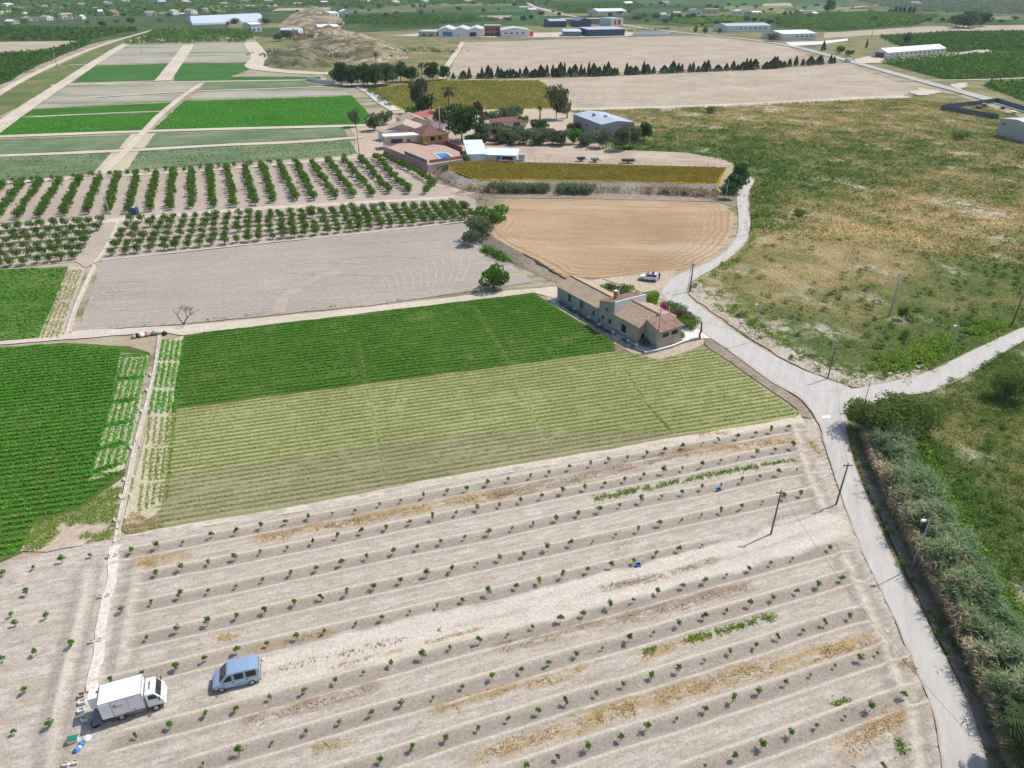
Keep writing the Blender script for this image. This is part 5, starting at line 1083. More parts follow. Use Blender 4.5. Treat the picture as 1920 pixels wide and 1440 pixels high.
for x, y in spots:
    x += fr.uniform(-5, 5); k = fr.choice(['pine', 'pine', 'olive', 'bright', 'eucalypt']); hh = fr.uniform(4, 8) * (y + 50) / 62; tree(k, x, y + 6, y + 6 - hh, hh * fr.uniform(.9, 1.8), {'pine': 'dark evergreen', 'olive': 'grey green olive', 'bright': 'fresh green leafy tree', 'eucalypt': 'loose brownish green eucalyptus'}[k] + (' standing alone on the far orchard plain' if x < 1040 else ' on the far plain beyond the road'), 'far plain trees ' + k + (' orchard side' if x < 1040 else ' road side'))
# a hedgerow before the far fields, and the dark grove left of the levee: too many trees to count
fq = np.random.default_rng(88)
def grove(pix, n, s, hgt, mt, lb, ang=None, pitch=6.0):
    poly = P2(pix)
    if ang is None: q = scatter(pix, n, fq)
    else: q = rows_in(pix, ang, pitch, pitch * .7, fq)[:n]
    v, f, t_ = tufts(q, 10, s * .33, hgt, s * .55, fq, z=.2, up=.7); stuff('orchard', (v, f, t_), mt, lb, 'orchard')
grove([(-150,112),(0,104),(85,99),(155,80),(170,82),(100,110),(0,160),(-150,250)], 2600, 3.6, 3.4, 'citrus_leaf', 'dense citrus grove left of the levee track', .9, 4.6)
grove([(-200,50),(0,52),(160,56),(280,54),(165,76),(0,77),(-200,80)], 2200, 5, 3.6, 'citrus_leaf', 'far citrus grove behind the pale field')
grove([(240,79),(470,76),(480,60),(300,58),(265,70)], 700, 4.6, 3.4, 'citrus_leaf', 'citrus grove beyond the pale twin fields')
grove([(235,84),(462,79),(462,76.5),(238,81)], 400, 2.6, 2.4, 'citrus_leaf', 'clipped hedge behind the pale twin fields')
grove([(1645,117),(1780,107),(2000,95),(2000,138),(1920,145),(1775,150)], 3200, 3.2, 3.0, 'citrus_leaf', 'rows of citrus beside the tarmac road', .55, 4.2)
grove([(1840,161),(2000,148),(2000,205),(1920,189)], 900, 3.2, 3.0, 'citrus_leaf', 'citrus rows below the farm track junction', .55, 4.2)
grove([(1650,71),(1780,63),(2000,60),(2000,93),(1780,97),(1690,88)], 2600, 3.8, 3.2, 'citrus_leaf', 'green citrus grove behind the long white barn', .5, 5.0)
grove([(1455,32),(1640,24),(1760,31),(1720,46),(1560,57),(1460,50)], 2600, 5, 3.6, 'citrus_leaf', 'green citrus grove beyond the bare far field', .3, 6.5)
grove([(1260,41),(1450,28),(1478,33),(1300,47)], 700, 4.6, 3.2, 'weed_green', 'bright green grove behind the far road', .2, 6)
grove([(1032,3),(1178,1),(1205,12),(1168,25),(1062,24)], 900, 6.5, 3.6, 'citrus_leaf', 'young grove in rows near the upper road', .9, 9)
grove([(650,31),(860,29),(938,38),(780,47),(642,43)], 900, 5.2, 3.4, 'citrus_leaf', 'striped far grove behind the white warehouses', .9, 8)
grove([(1600,0),(1920,-10),(2000,20),(1920,28),(1700,22)], 2000, 7, 3.6, 'olive_leaf', 'terraced far grove on the rising ground', .12, 12)
grove([(500,-2),(1040,-4),(1030,6),(640,14),(500,12)], 1500, 9, 4.2, 'citrus_leaf', 'hazy far groves on the horizon side')
grove([(-60,-6),(500,-6),(500,22),(260,30),(-60,34)], 2600, 9, 4.2, 'citrus_leaf', 'hazy far groves beyond the scattered houses')
verge_growth([(738,95),(800,95),(850,98)], 18, 120, 'tamarisk_leaf', 'dotted bushes right of the quarry', 1.6, 1.6, 6, seed=22)
verge_growth([(560,100),(600,108),(680,112),(740,108)], 10, 260, 'olive_leaf', 'scrub tufts on the lower quarry slope', 1.2, 1.4, 6, z=1.5, seed=27)
verge_growth([(540,50),(600,50),(640,48)], 14, 160, 'olive_leaf', 'scrub below the pale quarried hill', 1.8, 2.0, 6, z=1.0, seed=28)
verge_growth([(490,112),(540,100),(600,98),(630,112)], 14, 260, 'olive_leaf', 'dark scrub dotting the mound by the quarry', 1.4, 1.5, 6, z=2.0, seed=23)
verge_growth([(560,82),(580,66),(610,62)], 10, 200, 'weed_brown', 'grey brush on the quarry shoulder', 1.6, 2.0, 6, z=2.5, seed=24)
verge_growth([(1180,60),(1250,55),(1300,58)], 12, 90, 'olive_leaf', 'bushes along the far road', 1.5, 2.2, 6, seed=25)

# ================================================================== farmhouse by the lane
def zpx(x, y): return (1000 + x * .1875, 480 + y * .1875)
HO = G(*zpx(1040, 890)); HA = G(*zpx(235, 430)); ha = (HA - HO).normalized(); HZ = math.atan2(ha.y, ha.x); HL = (HA - HO).length
house = empty('farmhouse', (HO.x, HO.y, 0), HZ, 'long tan farmhouse of joined barn, white block and red tiled rooms beside the lane', 'house')
Y = lambda b: -b                     # local x runs to the barn end, b runs to the lane side
def tile_slope(m, e0, e1, r0, r1, pitch=.26, amp=.07, rows=0):
    """roof slope between eave e0-e1 and ridge r0-r1, tile ribs running down it"""
    e0, e1, r0, r1 = map(Vector, (e0, e1, r0, r1)); n = max(2, int((e1 - e0).length / pitch)); nrm = (e1 - e0).cross(r0 - e0).normalized()
    if nrm.z < 0: nrm = -nrm
    k = 6 if rows == 0 else rows; V = []
    for i in range(2 * n + 1):
        t = i / (2 * n); a = e0.lerp(e1, t); b = r0.lerp(r1, t); off = nrm * (amp if i % 2 else 0)
        for j in range(k + 1): V.append(a.lerp(b, j / k) + off + nrm * (.025 * rs.uniform(-1, 1)))
    Fq = [(i * (k + 1) + j, (i + 1) * (k + 1) + j, (i + 1) * (k + 1) + j + 1, i * (k + 1) + j + 1) for i in range(2 * n) for j in range(k)]
    m.add(V, Fq)
    lo = -nrm * .12; m.hexa([e0 + lo, e1 + lo, r1 + lo, r0 + lo, e0 - nrm * .01, e1 - nrm * .01, r1 - nrm * .01, r0 - nrm * .01])
def gable_block(x0, x1, b0, b1, h, rb, rh):
    m = MB(); pts = [(Y(b0), -.4), (Y(b1), -.4), (Y(b1), h), (Y(rb), rh), (Y(b0), h)]; return m.prism(pts, x0, x1, 'x')
# barn
gable_block(10.45, 23.0, 0, 6.2, 2.75, 3.0, 3.95).build('wall', 'render_grey', house)
m = MB(); tile_slope(m, (10.3, Y(-.25), 2.72), (23.2, Y(-.25), 2.72), (10.3, Y(3.0), 4.05), (23.2, Y(3.0), 4.05), .5, .05); tile_slope(m, (10.3, Y(6.5), 2.7), (23.2, Y(6.5), 2.7), (10.3, Y(3.0), 4.05), (23.2, Y(3.0), 4.05), .5, .05)
rf = m.build('roof', 'barn_sheet', house); rf['label'] = 'weathered tan barn roof'
MB().box(10.3, 23.2, Y(3.14), Y(2.9), 4.03, 4.15).build('ridge', 'bark', rf)
# middle block: tall, white near gable, roof falling back to the barn
MB().hexa([(6.4, Y(0), -.4), (6.4, Y(7), -.4), (10.4, Y(7), -.4), (10.4, Y(0), -.4), (6.4, Y(0), 5.35), (6.4, Y(7), 5.2), (10.4, Y(7), 4.1), (10.4, Y(0), 4.2)]).build('wall', 'render_grey', house)
MB().hexa([(6.28, Y(-.03), 3.0), (6.28, Y(7.05), 3.0), (6.5, Y(7.05), 3.0), (6.5, Y(-.03), 3.0), (6.28, Y(-.03), 5.5), (6.28, Y(7.05), 5.36), (6.5, Y(7.05), 5.36), (6.5, Y(-.03), 5.5)]).build('gable_wall', 'render_white', house)
m = MB(); tile_slope(m, (10.6, Y(-.15), 4.24), (10.6, Y(7.1), 4.14), (6.5, Y(-.15), 5.42), (6.5, Y(7.1), 5.28), .42, .10); m.build('roof', 'tile_red', house)
c_ = MB().box(8.3, 8.75, Y(2.1), Y(1.65), 4.6, 6.3).build('chimney', 'brick_red', house); MB().box(8.2, 8.85, Y(2.2), Y(1.55), 6.3, 6.42).build('chimney_cap', 'white_concrete', c_)
# red tiled block
gable_block(0, 6.35, 0, 8.0, 3.35, 3.8, 4.7).build('wall', 'render_tan', house)
m = MB(); tile_slope(m, (-.25, Y(-.25), 3.28), (6.35, Y(-.25), 3.28), (-.25, Y(3.8), 4.86), (6.35, Y(3.8), 4.86), .44, .13); tile_slope(m, (-.25, Y(8.3), 3.3), (6.35, Y(8.3), 3.3), (-.25, Y(3.8), 4.86), (6.35, Y(3.8), 4.86), .44, .13)
rf = m.build('roof', 'tile_pale', house); MB().box(-.3, 6.35, Y(3.95), Y(3.65), 4.82, 4.98).build('ridge', 'tile_brown', rf)
# wing towards the field, roof falling to the front
MB().hexa([(-3.5, Y(1.4), -.4), (-3.5, Y(6.35), -.4), (-.03, Y(6.35), -.4), (-.03, Y(1.4), -.4), (-3.5, Y(1.4), 3.5), (-3.5, Y(6.35), 3.45), (-.03, Y(6.35), 4.4), (-.03, Y(1.4), 4.45)]).build('wall', 'render_tan', house)
m = MB(); tile_slope(m, (-3.75, Y(1.15), 3.48), (-3.75, Y(6.6), 3.42), (-.28, Y(1.15), 4.52), (-.28, Y(6.6), 4.46), .44, .12); m.build('roof', 'tile_red', house)
def wopen(face, u0, u1, z0, z1, mat, frame='render_white', shut=None, name='window'):
    """window or door set on a wall: face 'L' the long shaded side, ('F', x) a front at local x"""
    m = MB(); g = MB()
    if face == 'L':
        g.box(u0, u1, .0, .035, z0, z1); m.box(u0 - .08, u1 + .08, 0, .03, z0 - .08, z0); m.box(u0 - .08, u1 + .08, 0, .03, z1, z1 + .08); m.box(u0 - .08, u0, 0, .03, z0, z1); m.box(u1, u1 + .08, 0, .03, z0, z1)
    else:
        x = face[1]; g.box(x - .035, x, Y(u1), Y(u0), z0, z1); m.box(x - .03, x, Y(u1 + .07), Y(u0 - .07), z0 - .08, z0); m.box(x - .03, x, Y(u1 + .07), Y(u0 - .07), z1, z1 + .08); m.box(x - .03, x, Y(u0), Y(u0 - .07), z0, z1); m.box(x - .03, x, Y(u1 + .07), Y(u1), z0, z1)
    w = g.build(name, mat, house); m.build('frame', frame, w)
    return w
for u in (18.6, 15.0): wopen('L', u, u + .95, .95, 2.25, 'green_shutter', 'render_grey')
wopen('L', 11.6, 12.15, .9, 1.85, 'dark_glass', 'render_grey'); wopen('L', 8.9, 9.5, 1.2, 1.95, 'dark_glass', 'render_grey'); wopen('L', 7.0, 7.6, 1.1, 1.95, 'dark_glass', 'render_grey'); wopen('L', 8.0, 8.6, 3.0, 3.7, 'bark', 'render_grey')
wopen('L', 10.05, 10.35, .05, 1.0, 'bark', 'render_grey', name='door'); wopen('L', 3.0, 4.3, .85, 2.35, 'dark_glass')
w = wopen(('F', 0), .55, 1.35, .8, 2.0, 'dark_glass'); 
for u in (2.0, 4.0): wopen(('F', -3.5), u, u + 1.45, 2.2, 3.0, 'dark_glass', 'render_cream')
# worn lower render on the long side
t = NT('wet_render'); n1 = t.noise(1.3, None, 6, .7); c = t.ramp(n1, [(.35, (.20, .175, .15)), (.6, (.36, .315, .26))]); t.done(c, .95, .1)
MB().prism([(0.02, -.3), (6.3, -.3), (6.3, .5), (5.0, .75), (4.2, .45), (3.0, .7), (1.6, .35), (.6, .8), (0.02, .6)], .0, .02, 'y').build('damp_plinth', 'wet_render', house)
# walkway, kerb, white posts
def hl(a, b, z=0): p = HO + ha * a + Vector((-ha.y, ha.x, 0)) * -b; return (p.x, p.y, z)
sheet('walkway', [hl(-4.2, 1.5)[:2], hl(-2.4, -1.2)[:2], hl(0, -2.0)[:2], hl(23.5, -2.0)[:2], hl(23.5, 0)[:2], hl(0, .3)[:2], hl(0, 1.5)[:2]], .16, 'concrete', amp=.05, world=True)
sheet('patio', [zpx(1478,745), zpx(1600,700), zpx(1690,668), zpx(1860,850), zpx(1740,830), zpx(1660,835), zpx(1478,885)], .19, 'white_concrete', amp=.1, step=.8)
kr = empty('low_wall', hl(0, 0), HZ, 'low white topped wall along the front of the farmhouse', 'wall')
prev = None
for p_ in [zpx(1110,985), zpx(1245,958), zpx(1390,918), zpx(1475,882), zpx(1560,855), zpx(1640,838)]:
    q = G(*p_)
    if prev is not None:
        d = (q - prev); n_ = Vector((-d.y, d.x, 0)).normalized() * .13; M_ = kr.matrix_basis.inverted()
        for z0, z1, k, mt, nm in ((0, .42, 1, 'render_grey', 'wall_run'), (.42, .5, 1.25, 'white_paint', 'coping')):
            pts = [prev - n_ * k, q - n_ * k, q + n_ * k, prev + n_ * k]
            MB().hexa([M_ @ Vector((a.x, a.y, z0)) for a in pts] + [M_ @ Vector((a.x, a.y, z1)) for a in pts]).build(nm, mt, kr)
    prev = q
for p_ in [(410,556),(555,640),(658,715),(797,785),(945,875),(1030,915)]:
    q = G(*zpx(*p_)); m = MB(); m.prism([(-.16,-.16),(.16,-.16),(.16,.16),(-.16,.16)], .1, .62); m.hexa([(-.2,-.2,.62),(.2,-.2,.62),(.2,.2,.62),(-.2,.2,.62),(-.12,-.12,.74),(.12,-.12,.74),(.12,.12,.74),(-.12,.12,.74)])
    o = m.build('white_post', 'white_paint', loc=(q.x, q.y, 0), rot=(0, 0, HZ)); tag(o, 'small white post on the shaded farmhouse walkway', 'post', 'white posts on the walkway')
# bank of dark weeds under the walkway
verge_growth([zpx(250,470), zpx(600,690), zpx(900,860), zpx(1080,975)], .5, 420, 'olive_leaf', 'dark weeds below the shaded farmhouse walkway', .28, .4, 5, seed=31)
# plants of the house
def clump(name, px, py, r, h, mt, n, label, size=.25, lumps=9, shape='dome', z=0.0, cat='shrub', hollow=.4):
    q = G(px, py); e = empty(name, (q.x, q.y, z), 0, label, cat)
    place(trunk_mesh('trunk', 'bark', h * .3, .06, 4, r * .5, n, h * .7), 'trunk', e)
    place(crown_mesh('crown', mt, np.random.default_rng(n + int(px)), int(n * 2.6), r * 1.2, h, .05, lumps=lumps + 5, size=size * .95, hollow=hollow, shape=shape), 'crown', e); return e
clump('shrub', 1140, 548, 1.6, 1.8, 'bright_leaf', 420, 'dark green shrub behind the barn roof'); clump('shrub', 1150, 552, 1.2, 2.0, 'red_leaf', 260, 'reddish shrub behind the barn roof')
# prickly pear
q = G(1165, 556); e = empty('prickly_pear', (q.x, q.y, .05), 0, 'clump of grey green prickly pear behind the barn', 'cactus'); m = MB()
plain('cactus_skin', (.10, .19, .09), .6, .3, .25, 3)
for i in range(46):
    a = rs.uniform(0, 6.28); rr_ = rs.uniform(0, 1.8); z = rs.uniform(.3, 2.1); t_ = Vector((rs.uniform(-1, 1), rs.uniform(-1, 1), 0)).normalized(); u_ = (Vector((0, 0, 1)) + t_ * rs.uniform(-.5, .5)).normalized(); s_ = t_.cross(u_).normalized() if rs.random() < .5 else t_; n_ = s_.cross(u_)
    c0 = Vector((math.cos(a) * rr_, math.sin(a) * rr_ * .6, z)); pts = [c0 + s_ * (.2 * math.cos(k * .785)) + u_ * (.3 * math.sin(k * .785)) for k in range(8)]
    m.add([p_ - n_ * .03 for p_ in pts] + [p_ + n_ * .03 for p_ in pts], [tuple(range(8))[::-1], tuple(range(8, 16))] + [(k, (k + 1) % 8, 8 + (k + 1) % 8, 8 + k) for k in range(8)])
m.build('pads', 'cactus_skin', e); MB().tube([(0, 0, -.1), (.1, 0, .9)], [.2, .14], 6).build('trunk', 'bark', e)
clump('shrub', 1188, 562, 1.3, 1.5, 'olive_leaf', 300, 'low grey green shrub beside the white gable'); clump('lemon_tree', 1224, 580, 1.9, 3.4, 'weed_green', 900, 'bright yellow green bushy tree beside the white gable', .26, 12, cat='tree')
clump('shrub', 1252, 586, 1.5, 2.2, 'bright_leaf', 420, 'green shrub behind the bougainvillea'); clump('shrub', 1208, 566, 1.4, 1.9, 'bright_leaf', 420, 'dense green shrub left of the yellow green tree'); clump('shrub', 1176, 548, 1.5, 1.7, 'weed_green', 420, 'leafy shrub between the cactus and the turning area'); clump('shrub', 1297, 618, 1.2, 1.8, 'weed_green', 300, 'yellow green shrub at the patio corner'); clump('shrub', 1276, 598, 1.3, 2.0, 'olive_leaf', 320, 'grey shrub between the brown garden shrubs')
clump('bougainvillea', 1243, 592, .85, 2.5, 'magenta_bloom', 420, 'magenta flowering bougainvillea behind the red tiled roof', .22, 8); clump('shrub', 1262, 600, 1.7, 2.4, 'red_leaf', 420, 'brownish shrub right of the magenta bougainvillea', .24); clump('shrub', 1270, 592, 1.6, 2.3, 'bright_leaf', 420, 'green garden shrub at the lane edge'); clump('shrub', 1284, 606, 1.5, 2.2, 'red_leaf', 380, 'purple brown shrub beside the pergola'); clump('shrub', 1290, 612, 1.7, 2.4, 'bright_leaf', 520, 'leafy vine mass on the pergola end', .25)
clump('vine', 1278, 640, .55, 2.6, 'weed_green', 220, 'green vine climbing the wing corner', .2, 7); clump('shrub', 1207, 648, .9, 1.5, 'olive_leaf', 260, 'dark shaded plant in the nook by the wing', .22)
q = G(1228.5, 569); o = MB().cyl((0, 0, 0), (0, 0, 2.0), .5, 12).build('water_drum', 'plastic_green', loc=(q.x, q.y, .05)); tag(o, 'turquoise drum between the bright tree and the bougainvillea', 'drum')
q = G(*zpx(1665, 835)); e = empty('pergola', (q.x, q.y, .1), 0, 'gnarled wooden pergola post and beam over the patio', 'pergola')
MB().tube([(0, 0, -.1), (-.15, .05, .8), (.05, 0, 1.6), (-.05, .1, 2.4), (-.05, .1, 3.0)], [.2, .16, .17, .14, .13], 7).build('post', 'bark', e, smooth=True)
MB().tube([(.15, .1, 2.9), (-1.2, .4, 3.0), (-2.6, .8, 2.8), (-4.2, 1.2, 2.7)], [.11, .1, .09, .08], 6).build('beam', 'bark', e, smooth=True)
place(crown_mesh('vine_leaves', 'bright_leaf', np.random.default_rng(3), 300, 1.5, 1.0, 2.3, lumps=9, size=.24), 'vine_leaves', e, loc=(-2.9, .9, 0))

# ================================================================== poles, lamps, wires
def pole(px, py, top, kind, label, lean=(0, 0), r=.12):
    q = G(px, py); h = rise(px, py, top); nm = 'street_lamp' if 'lamp' in kind else 'utility_pole'
    e = empty(nm, (q.x, q.y, .05), 0, label, 'street lamp' if 'lamp' in kind else 'pole')
    mt = {'wood': 'pole_wood', 'concrete': 'concrete', 'lamp': 'galvanised', 'white': 'white_concrete'}[kind]; lx, ly = lean
    MB().tube([(0, 0, -.2), (lx * .5, ly * .5, h * .5), (lx, ly, h)], [r * 1.15, r, r * .75], 8).build('shaft', mt, e, smooth=True)
    if kind == 'lamp':
        MB().tube([(lx, ly, h - .1), (lx - .25, ly - .1, h + .12), (lx - .6, ly - .2, h + .16)], .035, 6).build('arm', 'galvanised', e)
        m = MB(); m.hexa([(lx - 1.1, ly - .42, h + .06), (lx - .55, ly - .36, h + .06), (lx - .5, ly - .02, h + .06), (lx - 1.05, ly - .1, h + .06), (lx - 1.02, ly - .36, h + .24), (lx - .6, ly - .32, h + .24), (lx - .56, ly - .08, h + .24), (lx - 1.0, ly - .14, h + .24)]); m.build('lamp_head', 'plastic_white', e)
    else:
        MB().box(lx - .5, lx + .5, ly - .05, ly + .05, h - .4, h - .3).build('crossarm', mt, e)
        for k in (-.4, 0, .4): MB().cyl((lx + k, ly, h - .3), (lx + k, ly, h - .12), .04, 6).build('insulator', 'plastic_white', e)
    return q, h
PW = {}
PW['a'] = pole(1567, 948, 870, 'wood', 'dark wooden pole at the edge of the lane beside the young orchard', (.1, .1), .1)
PW['b'] = pole(1445, 1003, 920, 'wood', 'dark wooden pole standing in the bare orchard by the pale track', (0, 0), .095)
PW['c'] = pole(1667, 593, 513, 'concrete', 'grey concrete pole alone on the scrubland', (0, 0), .16)
PW['d'] = pole(1896, 612, 553, 'wood', 'dark pole at the far end of the side lane', (0, 0), .13)
PW['e'] = pole(1551, 712, 650, 'wood', 'dark pole on the gravel verge near the junction', (0, 0), .1)
PW['f'] = pole(1293, 548, 494, 'wood', 'dark wooden pole beside a lamp at the lane bend', (0, 0), .14)
PW['g'] = pole(1231, 657, 578, 'concrete', 'tall grey concrete pole in front of the farmhouse wing', (0, 0), .15)
pole(1290, 543, 491, 'lamp', 'lamp with white head next to the dark pole at the lane bend', r=.05)
pole(1413, 642, 572, 'lamp', 'street lamp on the verge opposite the farmhouse', r=.055)
pole(1708, 1068, 976, 'lamp', 'street lamp standing in the reed belt', r=.06)
pole(1618, 765, 710, 'lamp', 'street lamp behind the tamarisk at the junction', r=.055)
pole(1773, 685, 612, 'lamp', 'street lamp above the tall grass of the side lane', r=.055)
pole(1360, 377, 336, 'lamp', 'pale street lamp before the dark lane trees', r=.08)
pole(1404, 312, 279, 'wood', 'dark pole beside the upper end of the lane', r=.12); pole(1405, 441, 405, 'wood', 'dark pole on the scrub side of the upper lane', r=.12)
pole(1268, 280, 256, 'white', 'white pole on the green scrub above the paddock', r=.16); pole(207, 403, 350, 'concrete', 'pale pole among the hedge-like orchard rows', (-.6, 0), .14)
pole(674, 294, 240, 'wood', 'thin dark pole at the farm track corner', r=.12); pole(826, 262, 200, 'concrete', 'pale pole between the farm houses and the pine', r=.2); pole(891, 255, 218, 'concrete', 'pale pole in the tree belt behind the garden', r=.18)
pole(267, 101, 76, 'concrete', 'thin pole on the pale far field', r=.2); pole(107, 124, 101, 'concrete', 'thin pole in the grove left of the levee', r=.2); pole(1634, 70, 55, 'wood', 'pole beside the far bare field', r=.22)
def wire(a, b, sag, label, za=None, zb=None):
    (p, h), (q, g) = a, b; p = Vector((p.x, p.y, h - .12)); q = Vector((q.x, q.y, g - .12)); pts = []
    for i in range(17):
        t_ = i / 16; v = p.lerp(q, t_); v.z -= sag * 4 * t_ * (1 - t_); pts.append(v)
    m = MB(); m.tube(pts, .012, 4); tag(m.build('overhead_wire', 'dark_iron'), label, 'wire')
wire(PW['a'], PW['b'], .6, 'overhead wire between the two dark orchard poles'); wire(PW['b'], (G(1790, 1500), 6.5), 1.2, 'overhead wire running from the orchard pole down the lane'); wire(PW['a'], PW['e'], .9, 'overhead wire from the lane pole to the verge pole')
wire(PW['e'], PW['c'], .8, 'overhead wire from the verge pole over the scrub'); wire(PW['g'], PW['f'], .7, 'overhead wire from the farmhouse pole to the lane bend'); wire(PW['e'], PW['g'], .8, 'overhead wire from the verge pole to the farmhouse pole'); wire(PW['c'], PW['d'], .8, 'overhead wire between the scrub pole and the side lane pole')

# ================================================================== vehicles
class Body:
    """car shell lofted over stations (x, half width, sill z, belt z, roof half width, roof z)"""
    def __init__(s, st): s.st = st; s.xs = [a[0] for a in st]
    def at(s, x): return [float(np.interp(x, s.xs, [a[k] for a in s.st])) for k in range(1, 6)]
    def shell(s):
        m = MB(); rings = []
        for x, w, zb, zm, wr, zr in s.st:
            rings.append([(x, w * .93, zb), (x, w, zb + .14), (x, w, zm), (x, wr, zr - .05), (x, wr * .9, zr), (x, 0, zr + .025), (x, -wr * .9, zr), (x, -wr, zr - .05), (x, -w, zm), (x, -w, zb + .14), (x, -w * .93, zb)])
        return m.loft(rings)
    def side(s, sg, x0, x1, f0, f1, x0t=None, x1t=None, out=.012, n=4):
        """panel on the glasshouse side; f 0 at the belt and 1 at the roof"""
        x0t = x0 if x0t is None else x0t; x1t = x1 if x1t is None else x1t; V = []
        for i in range(n + 1):
            t = i / n
            for f, a, b in ((f0, x0, x1), (f1, x0t, x1t)):
                x = a + (b - a) * t; w, zb, zm, wr, zr = s.at(x); V.append((x, sg * (w + (wr - w) * f + out), zm + (zr - .05 - zm) * f))
        return V, [(2 * i, 2 * i + 2, 2 * i + 3, 2 * i + 1) for i in range(n)]
    def top(s, x0, x1, fr, out=.012, n=3):
        V = []
        for i in range(n + 1):
            x = x0 + (x1 - x0) * i / n; w, zb, zm, wr, zr = s.at(x)
            for f in (-fr, 0, fr): V.append((x, wr * f, zr + out + (.025 * (1 - abs(f)))))
        return V, [(3 * i + k, 3 * i + 3 + k, 3 * i + 4 + k, 3 * i + 1 + k) for i in range(n) for k in range(2)]
def panel(vf, name, mat, parent, thick=None): m = MB(); m.add(*vf); return m.build(name, mat, parent)
def wheel(parent, x, y, r, w):
    sg = 1 if y > 0 else -1; e = MB().cyl((x, y - sg * w, r), (x, y, r), r, 18).build('wheel', 'rubber', parent)
    m = MB(); m.cyl((x, y - sg * .02, r), (x, y + sg * .012, r), r * .62, 14); m.cyl((x, y, r), (x, y + sg * .02, r), r * .18, 8); m.build('rim', 'rim_grey', e)
def frame(front, rear, half, near_left):
    f = G(*front); r = G(*rear); d = (f - r); L = d.length; d.normalize(); left = Vector((-d.y, d.x, 0)); o = r - left * half if near_left else r + left * half
    return o, math.atan2(d.y, d.x), L
# people carrier
o, rz, wb = frame((417.5, 1298.5), (474.5, 1284.5), .82, True); k = wb / 2.84
van = empty('van', (o.x, o.y, .13), rz, 'silver blue people carrier parked on the pale orchard track', 'van', scale=(k, 1, 1))
B = Body([(-.80, .80, .34, .98, .72, 1.72), (-.72, .87, .28, 1.0, .78, 1.86), (0, .9, .26, 1.02, .80, 1.90), (1.3, .9, .26, 1.02, .80, 1.90), (1.95, .9, .26, 1.02, .78, 1.84), (2.15, .9, .26, 1.02, .78, 1.74), (2.95, .9, .26, 1.00, .80, 1.06), (3.35, .87, .28, .90, .74, .93), (3.58, .78, .34, .70, .62, .74), (3.64, .70, .40, .58, .5, .62)])
B.shell().build('body', 'van_silver', van, smooth=False)
panel(B.top(2.18, 2.88, .93), 'windscreen', 'dark_glass', van)
for sg in (1, -1):
    panel(B.side(sg, 1.72, 2.62, .12, .82, 1.72, 2.12), 'front_window', 'dark_glass', van); panel(B.side(sg, .62, 1.48, .12, .86), 'middle_window', 'dark_glass', van); panel(B.side(sg, -.55, .4, .12, .86), 'rear_window', 'dark_glass', van)
    MB().box(2.38, 2.5, sg * .92, sg * 1.1, 1.0, 1.2).build('mirror', 'bumper_grey', van); MB().box(1.55, 1.72, sg * .90, sg * .93, .88, .94).build('door_handle', 'dark_iron', van); MB().box(.3, .46, sg * .90, sg * .93, .88, .94).build('door_handle', 'dark_iron', van)
    MB().box(-.1, 1.6, sg * .895, sg * .915, .55, .62).build('rubbing_strip', 'bumper_grey', van); MB().hexa([(3.42, sg * .5, .66), (3.62, sg * .45, .66), (3.56, sg * .76, .66), (3.38, sg * .82, .66), (3.38, sg * .5, .82), (3.56, sg * .45, .78), (3.5, sg * .76, .78), (3.34, sg * .82, .82)]).build('headlight', 'lamp_clear', van)
    MB().box(-.83, -.78, sg * .68, sg * .8, .95, 1.5).build('tail_light', 'lamp_red', van)
    for x in (0, 2.84): wheel(van, x, sg * .9, .31, .2)
MB().box(-.86, -.74, -.84, .84, .3, .55).build('rear_bumper', 'bumper_grey', van); MB().box(3.52, 3.7, -.68, .68, .3, .52).build('front_bumper', 'bumper_grey', van); MB().box(-.815, -.79, -.62, .62, 1.15, 1.65).build('tail_window', 'dark_glass', van)
# box truck
o, rz, wb = frame((296, 1333.5), (232, 1352), .9, False); k = wb / 3.3
truck = empty('box_truck', (o.x, o.y, .13), rz, 'white refrigerated box truck with rear doors open beside the white soil path', 'truck', scale=(k, 1, 1))
MB().box(-1.5, 4.2, -.35, .35, .5, .72).build('chassis', 'dark_iron', truck)
MB().box(-1.6, 2.45, -1.02, 1.02, .85, 2.66).build('box', 'white_paint', truck, bevel=.03)
m = MB()
for y in (-1.03, 1.03): m.box(-1.62, 2.47, y - .015, y + .015, 2.6, 2.68); m.box(-1.62, 2.47, y - .015, y + .015, .83, .93)
for x in (-1.6, 2.45): m.box(x - .02, x + .02, -1.04, 1.04, 2.6, 2.68); m.box(x - .03, x + .03, -1.045, -.99, .85, 2.66); m.box(x - .03, x + .03, .99, 1.045, .85, 2.66)
m.build('box_trim', 'rim_grey', truck)
MB().box(-.52, -.49, -1.035, -1.02, .95, 2.58).build('panel_seam', 'rim_grey', truck); sd = MB().box(1.05, 2.1, -1.04, -1.02, .95, 2.5).build('side_door', 'white_paint', truck); MB().box(1.02, 1.06, -1.05, -1.02, .95, 2.5).build('hinge', 'rim_grey', sd); MB().box(1.3, 1.55, -1.06, -1.03, 1.05, 1.12).build('door_handle', 'dark_iron', sd)
